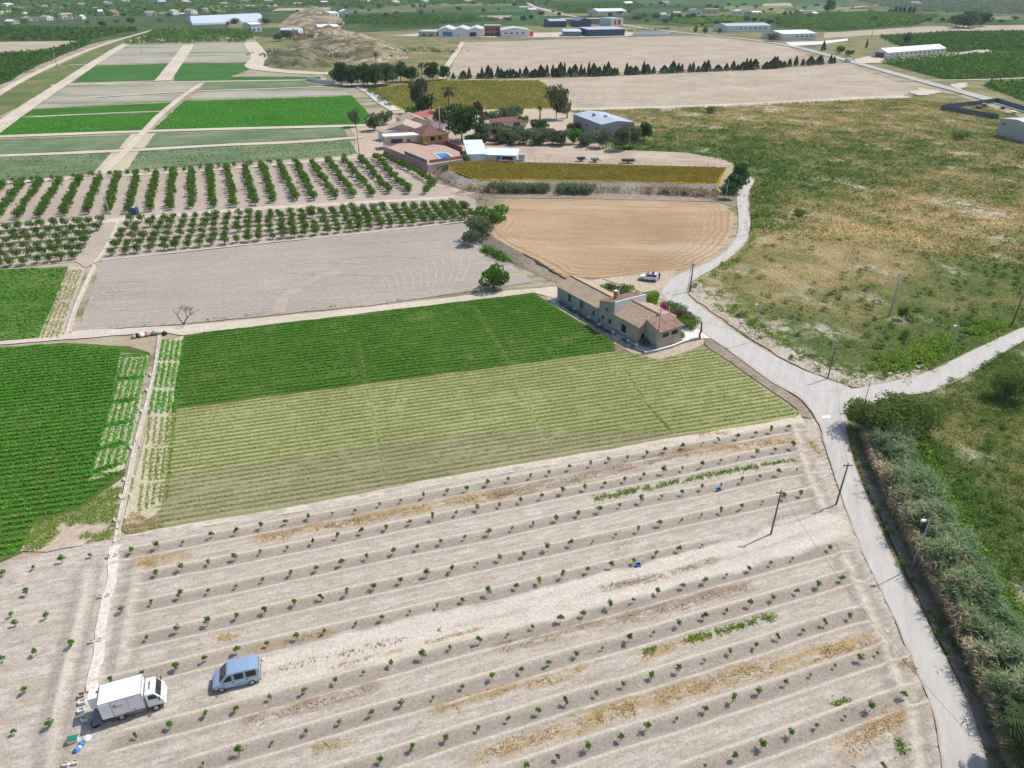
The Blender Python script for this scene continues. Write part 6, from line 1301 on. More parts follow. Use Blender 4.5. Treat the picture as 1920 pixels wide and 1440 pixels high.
# open rear doors: one folded flat on the near side, one standing out behind
MB().box(-1.58, -.55, -1.085, -1.045, .92, 2.58).build('rear_door', 'white_paint', truck)
d_ = MB().box(-2.75, -1.62, .05, 1.04, 1.15, 2.4).build('cooling_unit', 'white_paint', truck, bevel=.04); MB().cyl((-1.9, .6, 2.4), (-1.9, .6, 2.47), .11, 10).build('warning_lamp', 'sign_red', d_)
MB().box(-1.75, -1.6, -1.0, 1.0, .55, .75).build('rear_bumper', 'dark_iron', truck)
lift = MB().hexa([(-2.9, -.95, .30), (-1.75, -.95, .50), (-1.75, .9, .50), (-2.9, .9, .30), (-2.9, -.95, .34), (-1.75, -.95, .56), (-1.75, .9, .56), (-2.9, .9, .34)]).build('tail_lift', 'bumper_grey', truck); MB().box(-2.2, -1.7, -.5, -.4, .35, .5).build('lift_arm', 'dark_iron', lift)
# lettering on the near side
cu_ = bpy.data.curves.new('lettering', 'FONT'); cu_.body = 'ALE'; cu_.size = .36; cu_.shear = .25; cu_.extrude = .003
to = bpy.data.objects.new('lettering', cu_); COL.objects.link(to); bpy.context.view_layer.update(); dg = bpy.context.evaluated_depsgraph_get(); lm = bpy.data.meshes.new_from_object(to.evaluated_get(dg)); bpy.data.objects.remove(to); lm.materials.clear(); lm.materials.append(MATS['bumper_grey'])
place(lm, 'lettering', truck, (-.12, -1.031, 1.78), (math.pi / 2, 0, 0))
m = MB()
for a0, a1, r0 in ((.4, 2.9, .2), (3.5, 6.0, .2)):
    pts = [a0 + (a1 - a0) * i / 8 for i in range(9)]
    for i in range(8):
        V = [(-.22 + math.cos(pts[i + j]) * rr_, -1.031, 2.0 + math.sin(pts[i + j]) * rr_) for j, rr_ in ((0, .2), (1, .2), (1, .12), (0, .12))]; m.add(V, [(0, 1, 2, 3)])
m.add([(-.38, -1.033, 1.86), (-.28, -1.033, 1.86), (-.06, -1.033, 2.14), (-.16, -1.033, 2.14)], [(0, 1, 2, 3)]); m.build('emblem', 'sign_red', truck)
C = Body([(2.62, .92, .62, 1.5, .86, 2.1), (2.68, .95, .6, 1.5, .88, 2.18), (3.45, .95, .6, 1.48, .86, 2.16), (3.62, .95, .6, 1.46, .84, 2.02), (4.05, .93, .6, 1.32, .82, 1.38), (4.18, .90, .58, 1.15, .80, 1.2), (4.24, .84, .55, .85, .7, .9)])
cabm = C.shell().build('cab', 'car_white', truck)
panel(C.top(3.64, 4.02, .93), 'windscreen', 'dark_glass', cabm); MB().box(3.0, 3.12, -.4, .4, 2.17, 2.22).build('roof_vent', 'dark_iron', cabm)
for sg in (1, -1):
    panel(C.side(sg, 2.9, 3.85, .06, .8, 2.9, 3.58), 'side_window', 'dark_glass', cabm); MB().box(3.9, 3.98, sg * .98, sg * 1.16, 1.35, 1.7).build('mirror', 'dark_iron', cabm); MB().box(4.2, 4.26, sg * .5, sg * .78, .68, .84).build('headlight', 'lamp_clear', cabm)
    for x in (0, 3.3): wheel(truck, x, sg * .93, .38, .24)
    MB().box(-.55, .55, sg * .8, sg * 1.0, .74, .80).build('mudguard', 'white_paint', truck); MB().box(.75, 2.3, sg * .85, sg * .9, .45, .52).build('side_rail', 'rim_grey', truck)
MB().box(4.15, 4.3, -.86, .86, .42, .62).build('front_bumper', 'white_paint', truck, bevel=.03)
# white compact car at the lane
o, rz, wb = frame((1204, 527.5), (1225.5, 530), .74, True); k = wb / 2.6
car = empty('car', (o.x, o.y, .19), rz, 'white compact car with black roof parked by the brown field', 'car', scale=(k, 1, 1))
B = Body([(-.72, .72, .36, .9, .6, 1.1), (-.66, .83, .28, .98, .66, 1.42), (-.1, .88, .24, 1.0, .70, 1.56), (.9, .88, .24, .98, .70, 1.56), (1.35, .88, .24, .97, .68, 1.46), (2.1, .87, .24, .95, .74, 1.0), (2.75, .86, .26, .88, .72, .92), (3.25, .78, .32, .70, .6, .74), (3.33, .66, .4, .58, .5, .6)])
B.shell().build('body', 'car_white', car); panel(B.top(1.4, 2.02, .92), 'windscreen', 'dark_glass', car); panel(B.top(-.5, 1.32, .98), 'roof', 'car_black', car); panel(B.top(-.7, -.62, .9), 'tail_window', 'dark_glass', car)
for sg in (1, -1):
    panel(B.side(sg, .62, 1.85, .1, .85, .62, 1.38), 'front_window', 'dark_glass', car); panel(B.side(sg, -.45, .52, .1, .85), 'rear_window', 'dark_glass', car)
    MB().box(1.68, 1.8, sg * .88, sg * 1.03, .96, 1.1).build('mirror', 'car_black', car); MB().box(-.76, -.68, sg * .5, sg * .72, .85, 1.0).build('tail_light', 'lamp_red', car); MB().box(3.1, 3.26, sg * .45, sg * .72, .66, .78).build('headlight', 'lamp_clear', car); MB().box(-.4, 2.3, sg * .87, sg * .9, .24, .38).build('side_skirt', 'car_black', car)
    for x in (0, 2.6): wheel(car, x, sg * .88, .33, .2)
MB().box(3.2, 3.36, -.6, .6, .3, .5).build('front_bumper', 'car_black', car); MB().box(-.78, -.68, -.7, .7, .3, .52).build('rear_bumper', 'car_black', car)
# white van on the far road
q = G(1592, 117); fv = empty('delivery_van', (q.x, q.y, .36), math.radians(150), 'small white van driving on the far tarmac road', 'van')
B = Body([(-1.2, .85, .35, 1.1, .8, 2.0), (0, .95, .3, 1.1, .85, 2.2), (2.2, .95, .3, 1.1, .82, 2.15), (3.2, .93, .3, 1.05, .8, 1.15), (3.8, .8, .4, .8, .7, .85)]); B.shell().build('body', 'car_white', fv); panel(B.top(2.3, 3.1, .9), 'windscreen', 'dark_glass', fv)
for sg in (1, -1):
    panel(B.side(sg, 1.6, 2.6, .1, .8, 1.6, 2.2), 'side_window', 'dark_glass', fv)
    for x in (-.4, 2.8): wheel(fv, x, sg * .95, .35, .2)

# ---- person beside the car
def person(loc, rz, label):
    me = bpy.data.meshes.new('body'); V = [(0,0,.95),(0,0,1.15),(0,0,1.38),(0,0,1.5),(0,.02,1.6),(.19,0,1.40),(.24,-.02,1.12),(.22,.14,.95),(-.19,0,1.40),(-.27,0,1.13),(-.25,.10,.90),(.1,0,.88),(.11,.01,.48),(.11,-.03,.08),(.11,.12,.03),(-.1,0,.88),(-.12,.03,.48),(-.13,0,.08),(-.13,.15,.03)]
    E_ = [(0,1),(1,2),(2,3),(3,4),(2,5),(5,6),(6,7),(2,8),(8,9),(9,10),(0,11),(11,12),(12,13),(13,14),(0,15),(15,16),(16,17),(17,18)]; R_ = [.15,.14,.17,.06,.06,.07,.05,.035,.07,.05,.035,.1,.065,.045,.035,.1,.065,.045,.035]
    me.from_pydata(V, E_, []); o = place(me, 'person', None, loc, (0, 0, rz)); sm = o.modifiers.new('skin', 'SKIN'); 
    for i, s_ in enumerate(me.skin_vertices[0].data): s_.radius = (R_[i], R_[i] * .8)
    me.skin_vertices[0].data[0].use_root = True; o.modifiers.new('sub', 'SUBSURF').levels = 1; o.modifiers['sub'].render_levels = 1; me.materials.append(MATS['cloth_dark'])
    tag(o, label, 'person')
    m = MB(); rings = []
    for z, a, b, dy in ((1.56,.045,.05,.01),(1.60,.06,.075,.02),(1.66,.075,.095,.02),(1.73,.078,.098,.01),(1.79,.06,.08,0),(1.81,.02,.03,0)): rings.append([(math.cos(t_) * a, math.sin(t_) * b + dy, z) for t_ in [k_ * .628 for k_ in range(10)]])
    m.loft(rings); m.box(-.015, .015, .1, .135, 1.655, 1.70); hd = m.build('head', 'skin', o, smooth=True)
    m = MB(); m.loft([[(math.cos(t_) * a, math.sin(t_) * a * 1.2, z) for t_ in [k_ * .628 for k_ in range(10)]] for z, a in ((1.73, .16), (1.745, .165), (1.75, .09), (1.83, .08), (1.86, .04))]); m.build('hat', 'plastic_white', o, smooth=True)
    m = MB()
    for sx, y0 in ((.22, .14), (-.25, .10)):
        m.tube([(sx, y0, .97), (sx, y0 + .02, .88)], [.035, .04], 6)
        for k_ in range(5): m.tube([(sx + (k_ - 2) * .016, y0 + .03, .89), (sx + (k_ - 2) * .018, y0 + .05, .84 - .01 * (2 - abs(k_ - 2)))], [.009, .007], 5)
    m.build('hands', 'skin', o, smooth=True)
q = G(1235.5, 526.5); person((q.x, q.y, .17), 2.0, 'person in dark clothes and pale hat standing behind the white car')

# ================================================================== small things on the near ground
def crate(px, py, w, d, h, mat, label, rz=0.3, name='crate', inner=True):
    q = G(px, py); e = empty(name, (q.x, q.y, .15), rz, label, 'crate'); m = MB(); t_ = .03
    m.box(-w/2, w/2, -d/2, d/2, 0, t_); m.box(-w/2, w/2, -d/2, -d/2 + t_, t_, h); m.box(-w/2, w/2, d/2 - t_, d/2, t_, h); m.box(-w/2, -w/2 + t_, -d/2 + t_, d/2 - t_, t_, h); m.box(w/2 - t_, w/2, -d/2 + t_, d/2 - t_, t_, h); m.build('tray', mat, e)
    n = MB(); n.box(-w/2 - .02, w/2 + .02, -d/2 - .02, -d/2, h - .05, h); n.box(-w/2 - .02, w/2 + .02, d/2, d/2 + .02, h - .05, h); n.build('rim', mat, e); return e
crate(155, 1308, .5, .4, .35, 'cardboard', 'open cardboard box beside the white path behind the truck'); crate(156, 1320, .55, .4, .3, 'plastic_white', 'white crate nearest the open cardboard box'); crate(154, 1336, .5, .38, .3, 'plastic_white', 'white crate between the cardboard box and the tail lift', .5); crate(161, 1352, .5, .4, .32, 'plastic_white', 'white crate touching the shade of the tail lift', .2)
q = G(181, 1361); o = MB(); o.cyl((0, 0, 0), (0, 0, .3), .34, 14); o = o.build('tub', 'rubber', loc=(q.x, q.y, .15)); tag(o, 'round black tub in the truck shade', 'tub'); MB().cyl((0, 0, .3), (0, 0, .34), .26, 12).build('contents', 'olive_leaf', o)
e = crate(139, 1392, .75, .42, .4, 'plastic_white', 'white box with green lid on the ground near the truck'); MB().box(-.4, .4, -.24, .24, .4, .45).build('lid', 'plastic_green', e)
def bag(px, py, r, h, mat, label):
    q = G(px, py); v = [];  m = MB()
    for z, k_ in ((0, .9), (.25, 1.05), (.6, .9), (.85, .5), (1.0, .16)): v.append([(math.cos(a) * r * k_ * rs.uniform(.85, 1.15), math.sin(a) * r * k_ * rs.uniform(.8, 1.1), z * h) for a in [i * .628 for i in range(10)]])
    o = m.loft(v).build('bag', mat, loc=(q.x, q.y, .14), smooth=True); tag(o, label, 'bag')
    MB().tube([(0, 0, h * .98), (.03, 0, h * 1.12)], [r * .14, r * .22], 6).build('knot', mat, o)
bag(145, 1410, .26, .3, 'plastic_blue', 'blue bag beside the green lidded box'); bag(154, 1398, .24, .3, 'plastic_blue', 'blue bag between the green lidded box and the white bag'); bag(150, 1404, .18, .25, 'plastic_white', 'small white bag squeezed between the two blue bags'); bag(165, 1387, .34, .22, 'plastic_white', 'loose white plastic bag behind the truck shade'); bag(494, 1239, .16, .22, 'plastic_white', 'small white bag behind the silver people carrier')
crate(1347, 922, .5, .4, .3, 'plastic_blue', 'bright blue crate beside a sapling near the green weed strip'); crate(1196, 1063, .5, .4, .3, 'plastic_blue', 'blue crate at the edge of the pale track')
q = G(253, 402); e = empty('water_tank', (q.x, q.y, .08), 0, 'dark water tank standing at the ditch head in the orchard', 'tank'); MB().box(-.9, .9, -.8, .8, 0, 1.7).build('tank_body', 'navy_clad', e, bevel=.08); MB().cyl((0, 0, 1.7), (0, 0, 1.82), .3, 10).build('tank_lid', 'plastic_white', e)

# white irrigation channel with its gates
plain('dusty_concrete', (0.56, 0.51, 0.44), .9, .1, .3, 1.2)
def channel(pts, label, w=.34, gates=(), name='irrigation_channel', mat='dusty_concrete', h=.27):
    P = catmull(P2(pts), 5); e = empty(name, (0, 0, 0), 0, label, 'channel'); D = np.gradient(P, axis=0); D /= np.hypot(*D.T)[:, None]; N = np.stack([-D[:, 1], D[:, 0]], 1)
    for nm, o0, o1, z1 in (('channel_wall', -w / 2 - .12, -w / 2, h), ('channel_wall', w / 2, w / 2 + .12, h), ('channel_floor', -w / 2, w / 2, .16)):
        m = MB(); rings = []
        for i in range(len(P)):
            a = P[i] + N[i] * o0; b = P[i] + N[i] * o1; rings.append([(a[0], a[1], .0), (b[0], b[1], .0), (b[0], b[1], z1), (a[0], a[1], z1)])
        m.loft(rings).build(nm, mat, e)
    for g in gates:
        q = G(*g); j = int(np.argmin(np.hypot(P[:, 0] - q.x, P[:, 1] - q.y))); a = math.atan2(D[j, 1], D[j, 0]); gp = empty_part('gate_box', e, (P[j, 0], P[j, 1], .0), a)
    return e
def empty_part(name, parent, loc, a):
    m = MB()
    m.box(-.35, .35, -.6, .6, 0, .2); m.box(-.3, .3, -.62, -.5, .1, .42); m.box(-.3, .3, .5, .62, .1, .42)
    return m.build(name, 'dusty_concrete', parent, loc=loc, rot=(0, 0, a))
channel([(300,630),(292,690),(276,760),(262,810),(250,860),(240,910),(228,965),(218,1018)], 'white concrete irrigation channel between the two crop fields', gates=[(288,700),(281,735),(272,772),(256,840),(243,900),(236,935),(228,972)])
channel([(222,416),(212,440),(196,470),(180,492)], 'pale crumbling ditch between the citrus grids', .5); channel([(178,498),(168,520),(152,555),(138,590),(128,625)], 'pale ditch along the left edge of the ploughed field', .5, gates=[(176,500),(128,628)])
for (x, y), lb in (((211, 1046), 'white valve box nearest the end of the irrigation channel'), ((196, 1121), 'white valve box second along the white soil path'), ((180, 1205), 'white valve box third along the white soil path'), ((133, 1435), 'white valve box below the blue bags')):
    q = G(x, y); e = empty('valve_box', (q.x, q.y, .12), .25, lb, 'valve box')
    for s_ in (-.36, .36): m = MB(); m.box(s_ - .2, s_ + .2, -.18, -.12, 0, .26); m.box(s_ - .2, s_ + .2, .12, .18, 0, .26); m.box(s_ - .2, s_ - .14, -.12, .12, 0, .26); m.box(s_ + .14, s_ + .2, -.12, .12, 0, .26); m.build('frame', 'dusty_concrete', e)
    MB().box(-.5, .5, -.1, .1, 0, .12).build('pipe', 'plastic_white', e)
for x, y, w, mt, lb in ((258, 632, 1.0, 'red_leaf', 'maroon sack heap beside the dirt track'), (267, 631, 1.2, 'plastic_white', 'white sack between the maroon and pink sacks'), (277, 629, 1.3, 'paving_pink', 'pink sack next to the channel head'), (289, 628, .9, 'slate_clad', 'dark slab standing at the channel head'), (309, 628, .9, 'red_leaf', 'maroon sack at the crop corner'), (252, 634, .8, 'cardboard', 'tan sack at the end of the sack row')):
    bag(x, y, w * .5, .55, mt, lb)
q = G(300, 627); o = MB().box(-.6, .6, -.4, .4, 0, .5).build('channel_head', 'dusty_concrete', loc=(q.x, q.y, .1), bevel=.05); tag(o, 'white concrete channel head at the dirt track', 'concrete block')
# stones
for i in range(46):
    L = [(1300,540),(1325,575),(1390,612),(1450,640),(1500,668),(1560,698),(1640,715),(1730,692)]; j = rs.randrange(len(L) - 1); t_ = rs.random(); x = L[j][0] + (L[j + 1][0] - L[j][0]) * t_ + rs.uniform(-8, 14); y = L[j][1] + (L[j + 1][1] - L[j][1]) * t_ - rs.uniform(0, 12); q = G(x, y); r = rs.uniform(.15, .55)
    bm = bmesh.new(); bmesh.ops.create_icosphere(bm, subdivisions=1, radius=1)
    for v in bm.verts: v.co *= rs.uniform(.7, 1.2); v.co.z *= .6
    me = bpy.data.meshes.new('stone'); bm.to_mesh(me); bm.free(); me.materials.append(MATS['stone']); o = place(me, 'stone', None, (q.x, q.y, .15), (0, 0, rs.uniform(0, 6)), (r, r * rs.uniform(.7, 1.2), r)); tag(o, 'pale stone on the gravel edge of the lane', 'stone', 'stones along the lane')

# ================================================================== buildings of the middle and far distance
def building(name, b, c, depth, h, label, wall='render_white', roof='sheet_roof', kind='gable', rh=1.5, along=True, wins=(), lwins=(), cat='building', group=None, over=.3, z0=0.0, win_mat='dark_glass'):
    """b, c: picture pixels of the front wall's foot, left to right; depth in metres; along: ridge parallel to the front"""
    B_ = G(*b); C_ = G(*c); d = C_ - B_; L = d.length; e = empty(name, (B_.x, B_.y, z0), math.atan2(d.y, d.x), label, cat, group)
    if isinstance(depth, tuple): q = G(*depth) - B_; depth = abs(q.dot(Vector((-d.y, d.x, 0)).normalized()))
    if kind == 'gable' and along: pr = [(0, -.3), (depth, -.3), (depth, h), (depth / 2, h + rh), (0, h)]; MB().prism(pr, 0, L, 'x').build('wall', wall, e)
    elif kind == 'gable': pr = [(0, -.3), (L, -.3), (L, h), (L / 2, h + rh), (0, h)]; MB().prism(pr, 0, depth, 'y').build('wall', wall, e)
    elif kind == 'mono': MB().hexa([(0, 0, -.3), (L, 0, -.3), (L, depth, -.3), (0, depth, -.3), (0, 0, h), (L, 0, h), (L, depth, h + rh), (0, depth, h + rh)]).build('wall', wall, e)
    else: MB().box(0, L, 0, depth, -.3, h).build('wall', wall, e)
    m = MB(); o = over; t_ = .12
    def slab(p): m.hexa([Vector(q) + Vector((0, 0, .02)) for q in p] + [Vector(q) + Vector((0, 0, .02 + t_)) for q in p])
    if kind == 'gable' and along:
        k_ = rh / (depth / 2) * o; slab([(-o, -o, h - k_), (L + o, -o, h - k_), (L + o, depth / 2, h + rh), (-o, depth / 2, h + rh)]); slab([(-o, depth / 2, h + rh), (L + o, depth / 2, h + rh), (L + o, depth + o, h - k_), (-o, depth + o, h - k_)])
    elif kind == 'gable':
        k_ = rh / (L / 2) * o; slab([(-o, -o, h - k_), (L / 2, -o, h + rh), (L / 2, depth + o, h + rh), (-o, depth + o, h - k_)]); slab([(L / 2, -o, h + rh), (L + o, -o, h - k_), (L + o, depth + o, h - k_), (L / 2, depth + o, h + rh)])
    elif kind == 'mono': k_ = rh / depth * o; slab([(-o, -o, h - k_), (L + o, -o, h - k_), (L + o, depth + o, h + rh + k_), (-o, depth + o, h + rh + k_)])
    elif kind == 'hip':
        r_ = min(L, depth) / 2; P_ = [(-o, -o, h), (L + o, -o, h), (L + o, depth + o, h), (-o, depth + o, h)]; R1_ = (r_, depth / 2, h + rh) if L > depth else (L / 2, r_, h + rh); R2_ = (L - r_, depth / 2, h + rh) if L > depth else (L / 2, depth - r_, h + rh)
        m.add(P_ + [R1_, R2_], [(0, 1, 5, 4), (1, 2, 5), (2, 3, 4, 5), (3, 0, 4), (3, 2, 1, 0)] if L > depth else [(0, 1, 4), (1, 2, 5, 4), (2, 3, 5), (3, 0, 4, 5), (3, 2, 1, 0)])
    else: m.box(-.1, L + .1, -.1, depth + .1, h, h + .35)
    m.build('roof', roof, e)
    for w in wins:
        u0, u1, z_, z1 = w[:4]; g = MB().box(u0 * L, u1 * L, -.06, .0, z_, z1).build('door' if len(w) > 5 else 'window', w[4] if len(w) > 4 else win_mat, e)
        if h < 5: MB().box(u0 * L - .1, u1 * L + .1, -.09, -.061, z_ - .12, z_).build('sill', 'white_concrete', g)
    for w in lwins:
        u0, u1, z_, z1 = w[:4]; MB().box(-.06, 0, u0 * depth, u1 * depth, z_, z1).build('door' if len(w) > 5 else 'window', w[4] if len(w) > 4 else win_mat, e)
    return e
# grey block shed
sh = building('shed', (1126, 268), (1187, 263), (1085, 245), 6.3, 'tall grey block shed with pale sheet roof among olive trees', 'block_grey', 'blue_grey_roof', 'gable', .9, False, wins=[(.08, .3, 0, 4.2, 'steel_blue', 'd')], lwins=[(.15, .2, 4, 4.6), (.45, .5, 4, 4.6), (.75, .8, 4, 4.6)], cat='shed', over=.05)
for x, y in ((3.5, 14), (6.0, 9)): MB().box(x, x + .9, y, y + .9, 7.0, 7.8).build('roof_vent', 'slate_clad', sh)
# concrete warehouse at the scrub's right edge
wh = building('warehouse', (1866, 254), (1925, 270), 26, 6.2, 'bare concrete warehouse with large pale green door beside the blue fence', 'concrete', 'sheet_roof', 'gable', .8, False, wins=[(.34, .84, 0, 4.4, 'galvanised', 'd'), (.1, .2, 4.2, 5.0, 'plastic_green')], cat='warehouse', over=.05)
# blue panel fence of the yard
for pts, lb in (([(1763, 206), (1790, 211), (1820, 216), (1850, 221), (1872, 225)], 'front run of the blue panel fence round the junk yard'), ([(1763, 206), (1790, 203), (1820, 199), (1868, 193)], 'back run of the blue panel fence round the junk yard'), ([(1868, 193), (1890, 200), (1920, 209), (1945, 216)], 'roadside run of the blue panel fence round the junk yard')):
    e = empty('panel_fence', (0, 0, 0), 0, lb, 'fence')
    for a, b in zip(pts[:-1], pts[1:]):
        A = G(*a); B_ = G(*b); n = max(1, int((B_ - A).length / 3.0))
        for i in range(n):
            p = A.lerp(B_, i / n); q = A.lerp(B_, (i + .96) / n); d = (q - p).normalized(); s_ = Vector((-d.y, d.x, 0)) * .05
            MB().hexa([Vector((v.x, v.y, .1)) for v in (p - s_, q - s_, q + s_, p + s_)] + [Vector((v.x, v.y, 2.2)) for v in (p - s_, q - s_, q + s_, p + s_)]).build('panel', 'steel_blue', e); MB().cyl((p.x, p.y, 0), (p.x, p.y, 2.35), .07, 6).build('post', 'steel_blue', e)
for x, y, s_, mt, lb in ((1845, 200, 3.0, 'steel_blue', 'dark skip inside the blue fenced yard'), (1835, 204, 2.2, 'brick_red', 'rusty heap inside the blue fenced yard'), (1880, 204, 2.4, 'slate_clad', 'dark machine part inside the blue fenced yard'), (1900, 214, 2.0, 'white_concrete', 'white rubble slab inside the blue fenced yard')):
    q = G(x, y); o = MB().hexa([(-s_ / 2, -.8, 0), (s_ / 2, -.8, 0), (s_ / 2, .8, 0), (-s_ / 2, .8, 0), (-s_ / 2 - .3, -1, 1.2), (s_ / 2 + .3, -1, 1.1), (s_ / 2 + .2, 1, 1.3), (-s_ / 2 - .3, 1, 1.2)]).build('scrap_skip', mt, loc=(q.x, q.y, .1), rot=(0, 0, rs.uniform(0, 2)), bevel=.06); tag(o, lb, 'scrap')
# farm
S('terrace_paving', [(728, 284), (806, 320), (850, 306), (868, 298), (846, 284), (800, 268), (745, 272)], .12, 'paving_pink', amp=0)
TP = [G(722, 289), G(804, 324), G(866, 312), G(862, 296), G(835, 284), G(760, 276)]; tz = 2.0
e = empty('terrace', (0, 0, 0), 0, 'raised paved pool terrace of the farm', 'terrace'); MB().prism([(p.x, p.y) for p in TP], -.1, tz).build('paving', 'paving_pink', e)
def wall_run(name, pts, z0, z1, w, mat, label, cop=None):
    e = empty(name, (0, 0, 0), 0, label, 'wall')
    for p, q in zip(pts[:-1], pts[1:]):
        d = (q - p).normalized(); s_ = Vector((-d.y, d.x, 0)) * w / 2; p_ = p - d * w / 2; q_ = q + d * w / 2 - d * .001
        MB().hexa([Vector((v.x, v.y, z0)) for v in (p_ - s_, q_ - s_, q_ + s_, p_ + s_)] + [Vector((v.x, v.y, z1)) for v in (p_ - s_, q_ - s_, q_ + s_, p_ + s_)]).build('wall_run', mat, e)
        if cop: MB().hexa([Vector((v.x, v.y, z1)) for v in (p_ - s_ * 1.4, q_ - s_ * 1.4, q_ + s_ * 1.4, p_ + s_ * 1.4)] + [Vector((v.x, v.y, z1 + .1)) for v in (p_ - s_ * 1.4, q_ - s_ * 1.4, q_ + s_ * 1.4, p_ + s_ * 1.4)]).build('coping', cop, e)
    return e
off = (TP[1] - TP[0]).normalized(); nl = Vector((-off.y, off.x, 0)) * -.25
wall_run('garden_wall', [TP[0] + nl, TP[1] + nl], -.1, 2.75, .3, 'pink_wall', 'long tall pink wall beside the orchard', 'render_cream'); wall_run('garden_wall', [TP[1] + nl, TP[2] + Vector((.3, -.3, 0))], -.1, 2.4, .3, 'block_grey', 'grey block wall turning from the pink wall corner')
# balustrade posts and dark screens on the pink wall
e = empty('balustrade', (0, 0, 0), 0, 'white balustrade and dark screens on top of the pink wall', 'railing')
for i in range(15):
    p = (TP[0] + nl).lerp(TP[1] + nl, .06 + i * .028); MB().cyl((p.x, p.y, 2.85), (p.x, p.y, 3.55), .09, 6).build('baluster', 'white_paint', e)
for i in range(9):
    p = (TP[0] + nl).lerp(TP[1] + nl, .50 + i * .055); q = (TP[0] + nl).lerp(TP[1] + nl, .50 + i * .055 + .052); s_ = Vector((-off.y, off.x, 0)) * .04
    MB().hexa([Vector((v.x, v.y, 2.85)) for v in (p - s_, q - s_, q + s_, p + s_)] + [Vector((v.x, v.y, 3.9)) for v in (p - s_, q - s_, q + s_, p + s_)]).build('screen_panel', 'slate_clad', e)
# pool
q0 = [G(x, y, tz) for x, y in ((815, 289), (837, 288), (850, 297), (826, 298.5))]; e = empty('swimming_pool', (0, 0, 0), 0, 'small blue swimming pool with white rim on the terrace', 'pool'); cen = sum(q0, Vector()) / 4
ring = [cen + (p - cen) * 1.18 for p in q0]; m = MB()
for i in range(4): a, b, c_, d_ = ring[i], ring[(i + 1) % 4], q0[(i + 1) % 4], q0[i]; m.hexa([Vector((v.x, v.y, tz + .02)) for v in (a, b, c_, d_)] + [Vector((v.x, v.y, tz + .22)) for v in (a, b, c_, d_)])
m.build('rim', 'white_paint', e); MB().prism([(p.x, p.y) for p in q0], tz + .03, tz + .12).build('water', 'pool_water', e)
wall_run('fence', [G(806, 318), G(836, 314), G(868, 309)], tz, tz + .95, .08, 'brick_red', 'low brick red rail fence before the pool'); wall_run('garden_wall', [G(766, 277), G(800, 284), G(838, 277), G(866, 290)], .1, 2.5, .3, 'tile_brown', 'dark brick wall behind the pool terrace')
building('house', (744, 238), (786, 243), 15, 3.6, 'white gabled house with bright red roof', 'render_white', 'red_roof', 'gable', 1.5, False, cat='house', wins=[(.2, .3, 1.2, 2.4), (.6, .7, 1.2, 2.4)])
building('house', (762, 250), (802, 247), 12, 4.0, 'cream gabled house with sandy tiles behind the brown roof', 'render_cream', 'tile_tan', 'gable', 1.8, False, cat='house', wins=[(.45, .6, 1.4, 2.8)])
building('house', (728, 262), (785, 262), 11, 3.6, 'broad low house with pale tan tiles', 'render_cream', 'tile_tan', 'gable', 1.9, False, cat='house', wins=[(.1, .2, 1, 2.2)])
building('annexe', (722, 281), (790, 277), 5, 3.0, 'flat white roofed annexe behind the pink wall', 'render_cream', 'white_paint', 'flat', 0, cat='house', wins=[(.18, .5, .9, 2.3), (.62, .7, 0, 2.1, 'tile_brown', 'd')], lwins=[(.2, .7, 1, 2.2)], z0=1.2)
building('house', (710, 262), (724, 266), 12, 3.2, 'pale blue flank annexe with pink roof by the farm track', 'render_white', 'tile_pale', 'mono', .6, cat='house')
building('house', (790, 240), (812, 245), 8, 3.4, 'small white house with red and cream roof behind the chimney', 'render_white', 'tile_red', 'gable', 1.2, False, cat='house')
building('bungalow', (790, 277), (842, 272), 11, 3.0, 'yellow walled bungalow with dark brown hipped roof', 'yellow_wall' if 'yellow_wall' in MATS else plain('yellow_wall', (.55, .36, .10), .9, .15, .15, .8), 'tile_brown', 'hip', 2.6, cat='house', wins=[(.35, .5, .7, 2.2, 'render_white'), (.38, .47, .85, 2.05)], over=.8) if False else None
plain('yellow_wall', (.52, .35, .12), .9, .15, .15, .8)
building('bungalow', (794, 279), (842, 273), 11, 2.8, 'yellow walled bungalow with dark brown hipped roof', 'yellow_wall', 'tile_brown', 'hip', 2.6, cat='house', wins=[(.3, .46, .8, 2.2), (.6, .72, .8, 2.2)], over=.8, z0=1.5)
building('hut', (926, 242), (987, 238), 6, 2.3, 'long low brick hut with rusty roof behind the olive belt', 'render_cream', 'tile_brown', 'mono', .7, cat='hut', wins=[(.15, .3, .8, 1.8), (.6, .8, .6, 1.9)])
s1 = building('animal_shed', (879, 304), (911, 303), 17, 2.5, 'pale blue sheet roofed shed beside the pool', 'pale_sheet', 'pale_sheet', 'mono', 1.0, cat='shed', over=.5); s2 = building('animal_shed', (911, 303.5), (967, 305), 6.5, 2.3, 'long pale blue lean-to shed at the paddock gate', 'blue_grey_roof', 'pale_sheet', 'mono', .6, cat='shed', over=.5, wins=[(.02, .30, .1, 2.0, 'render_cream', 'd'), (.36, .48, 0, 2.1, 'blue_paint', 'd'), (.55, .9, .8, 1.8)])
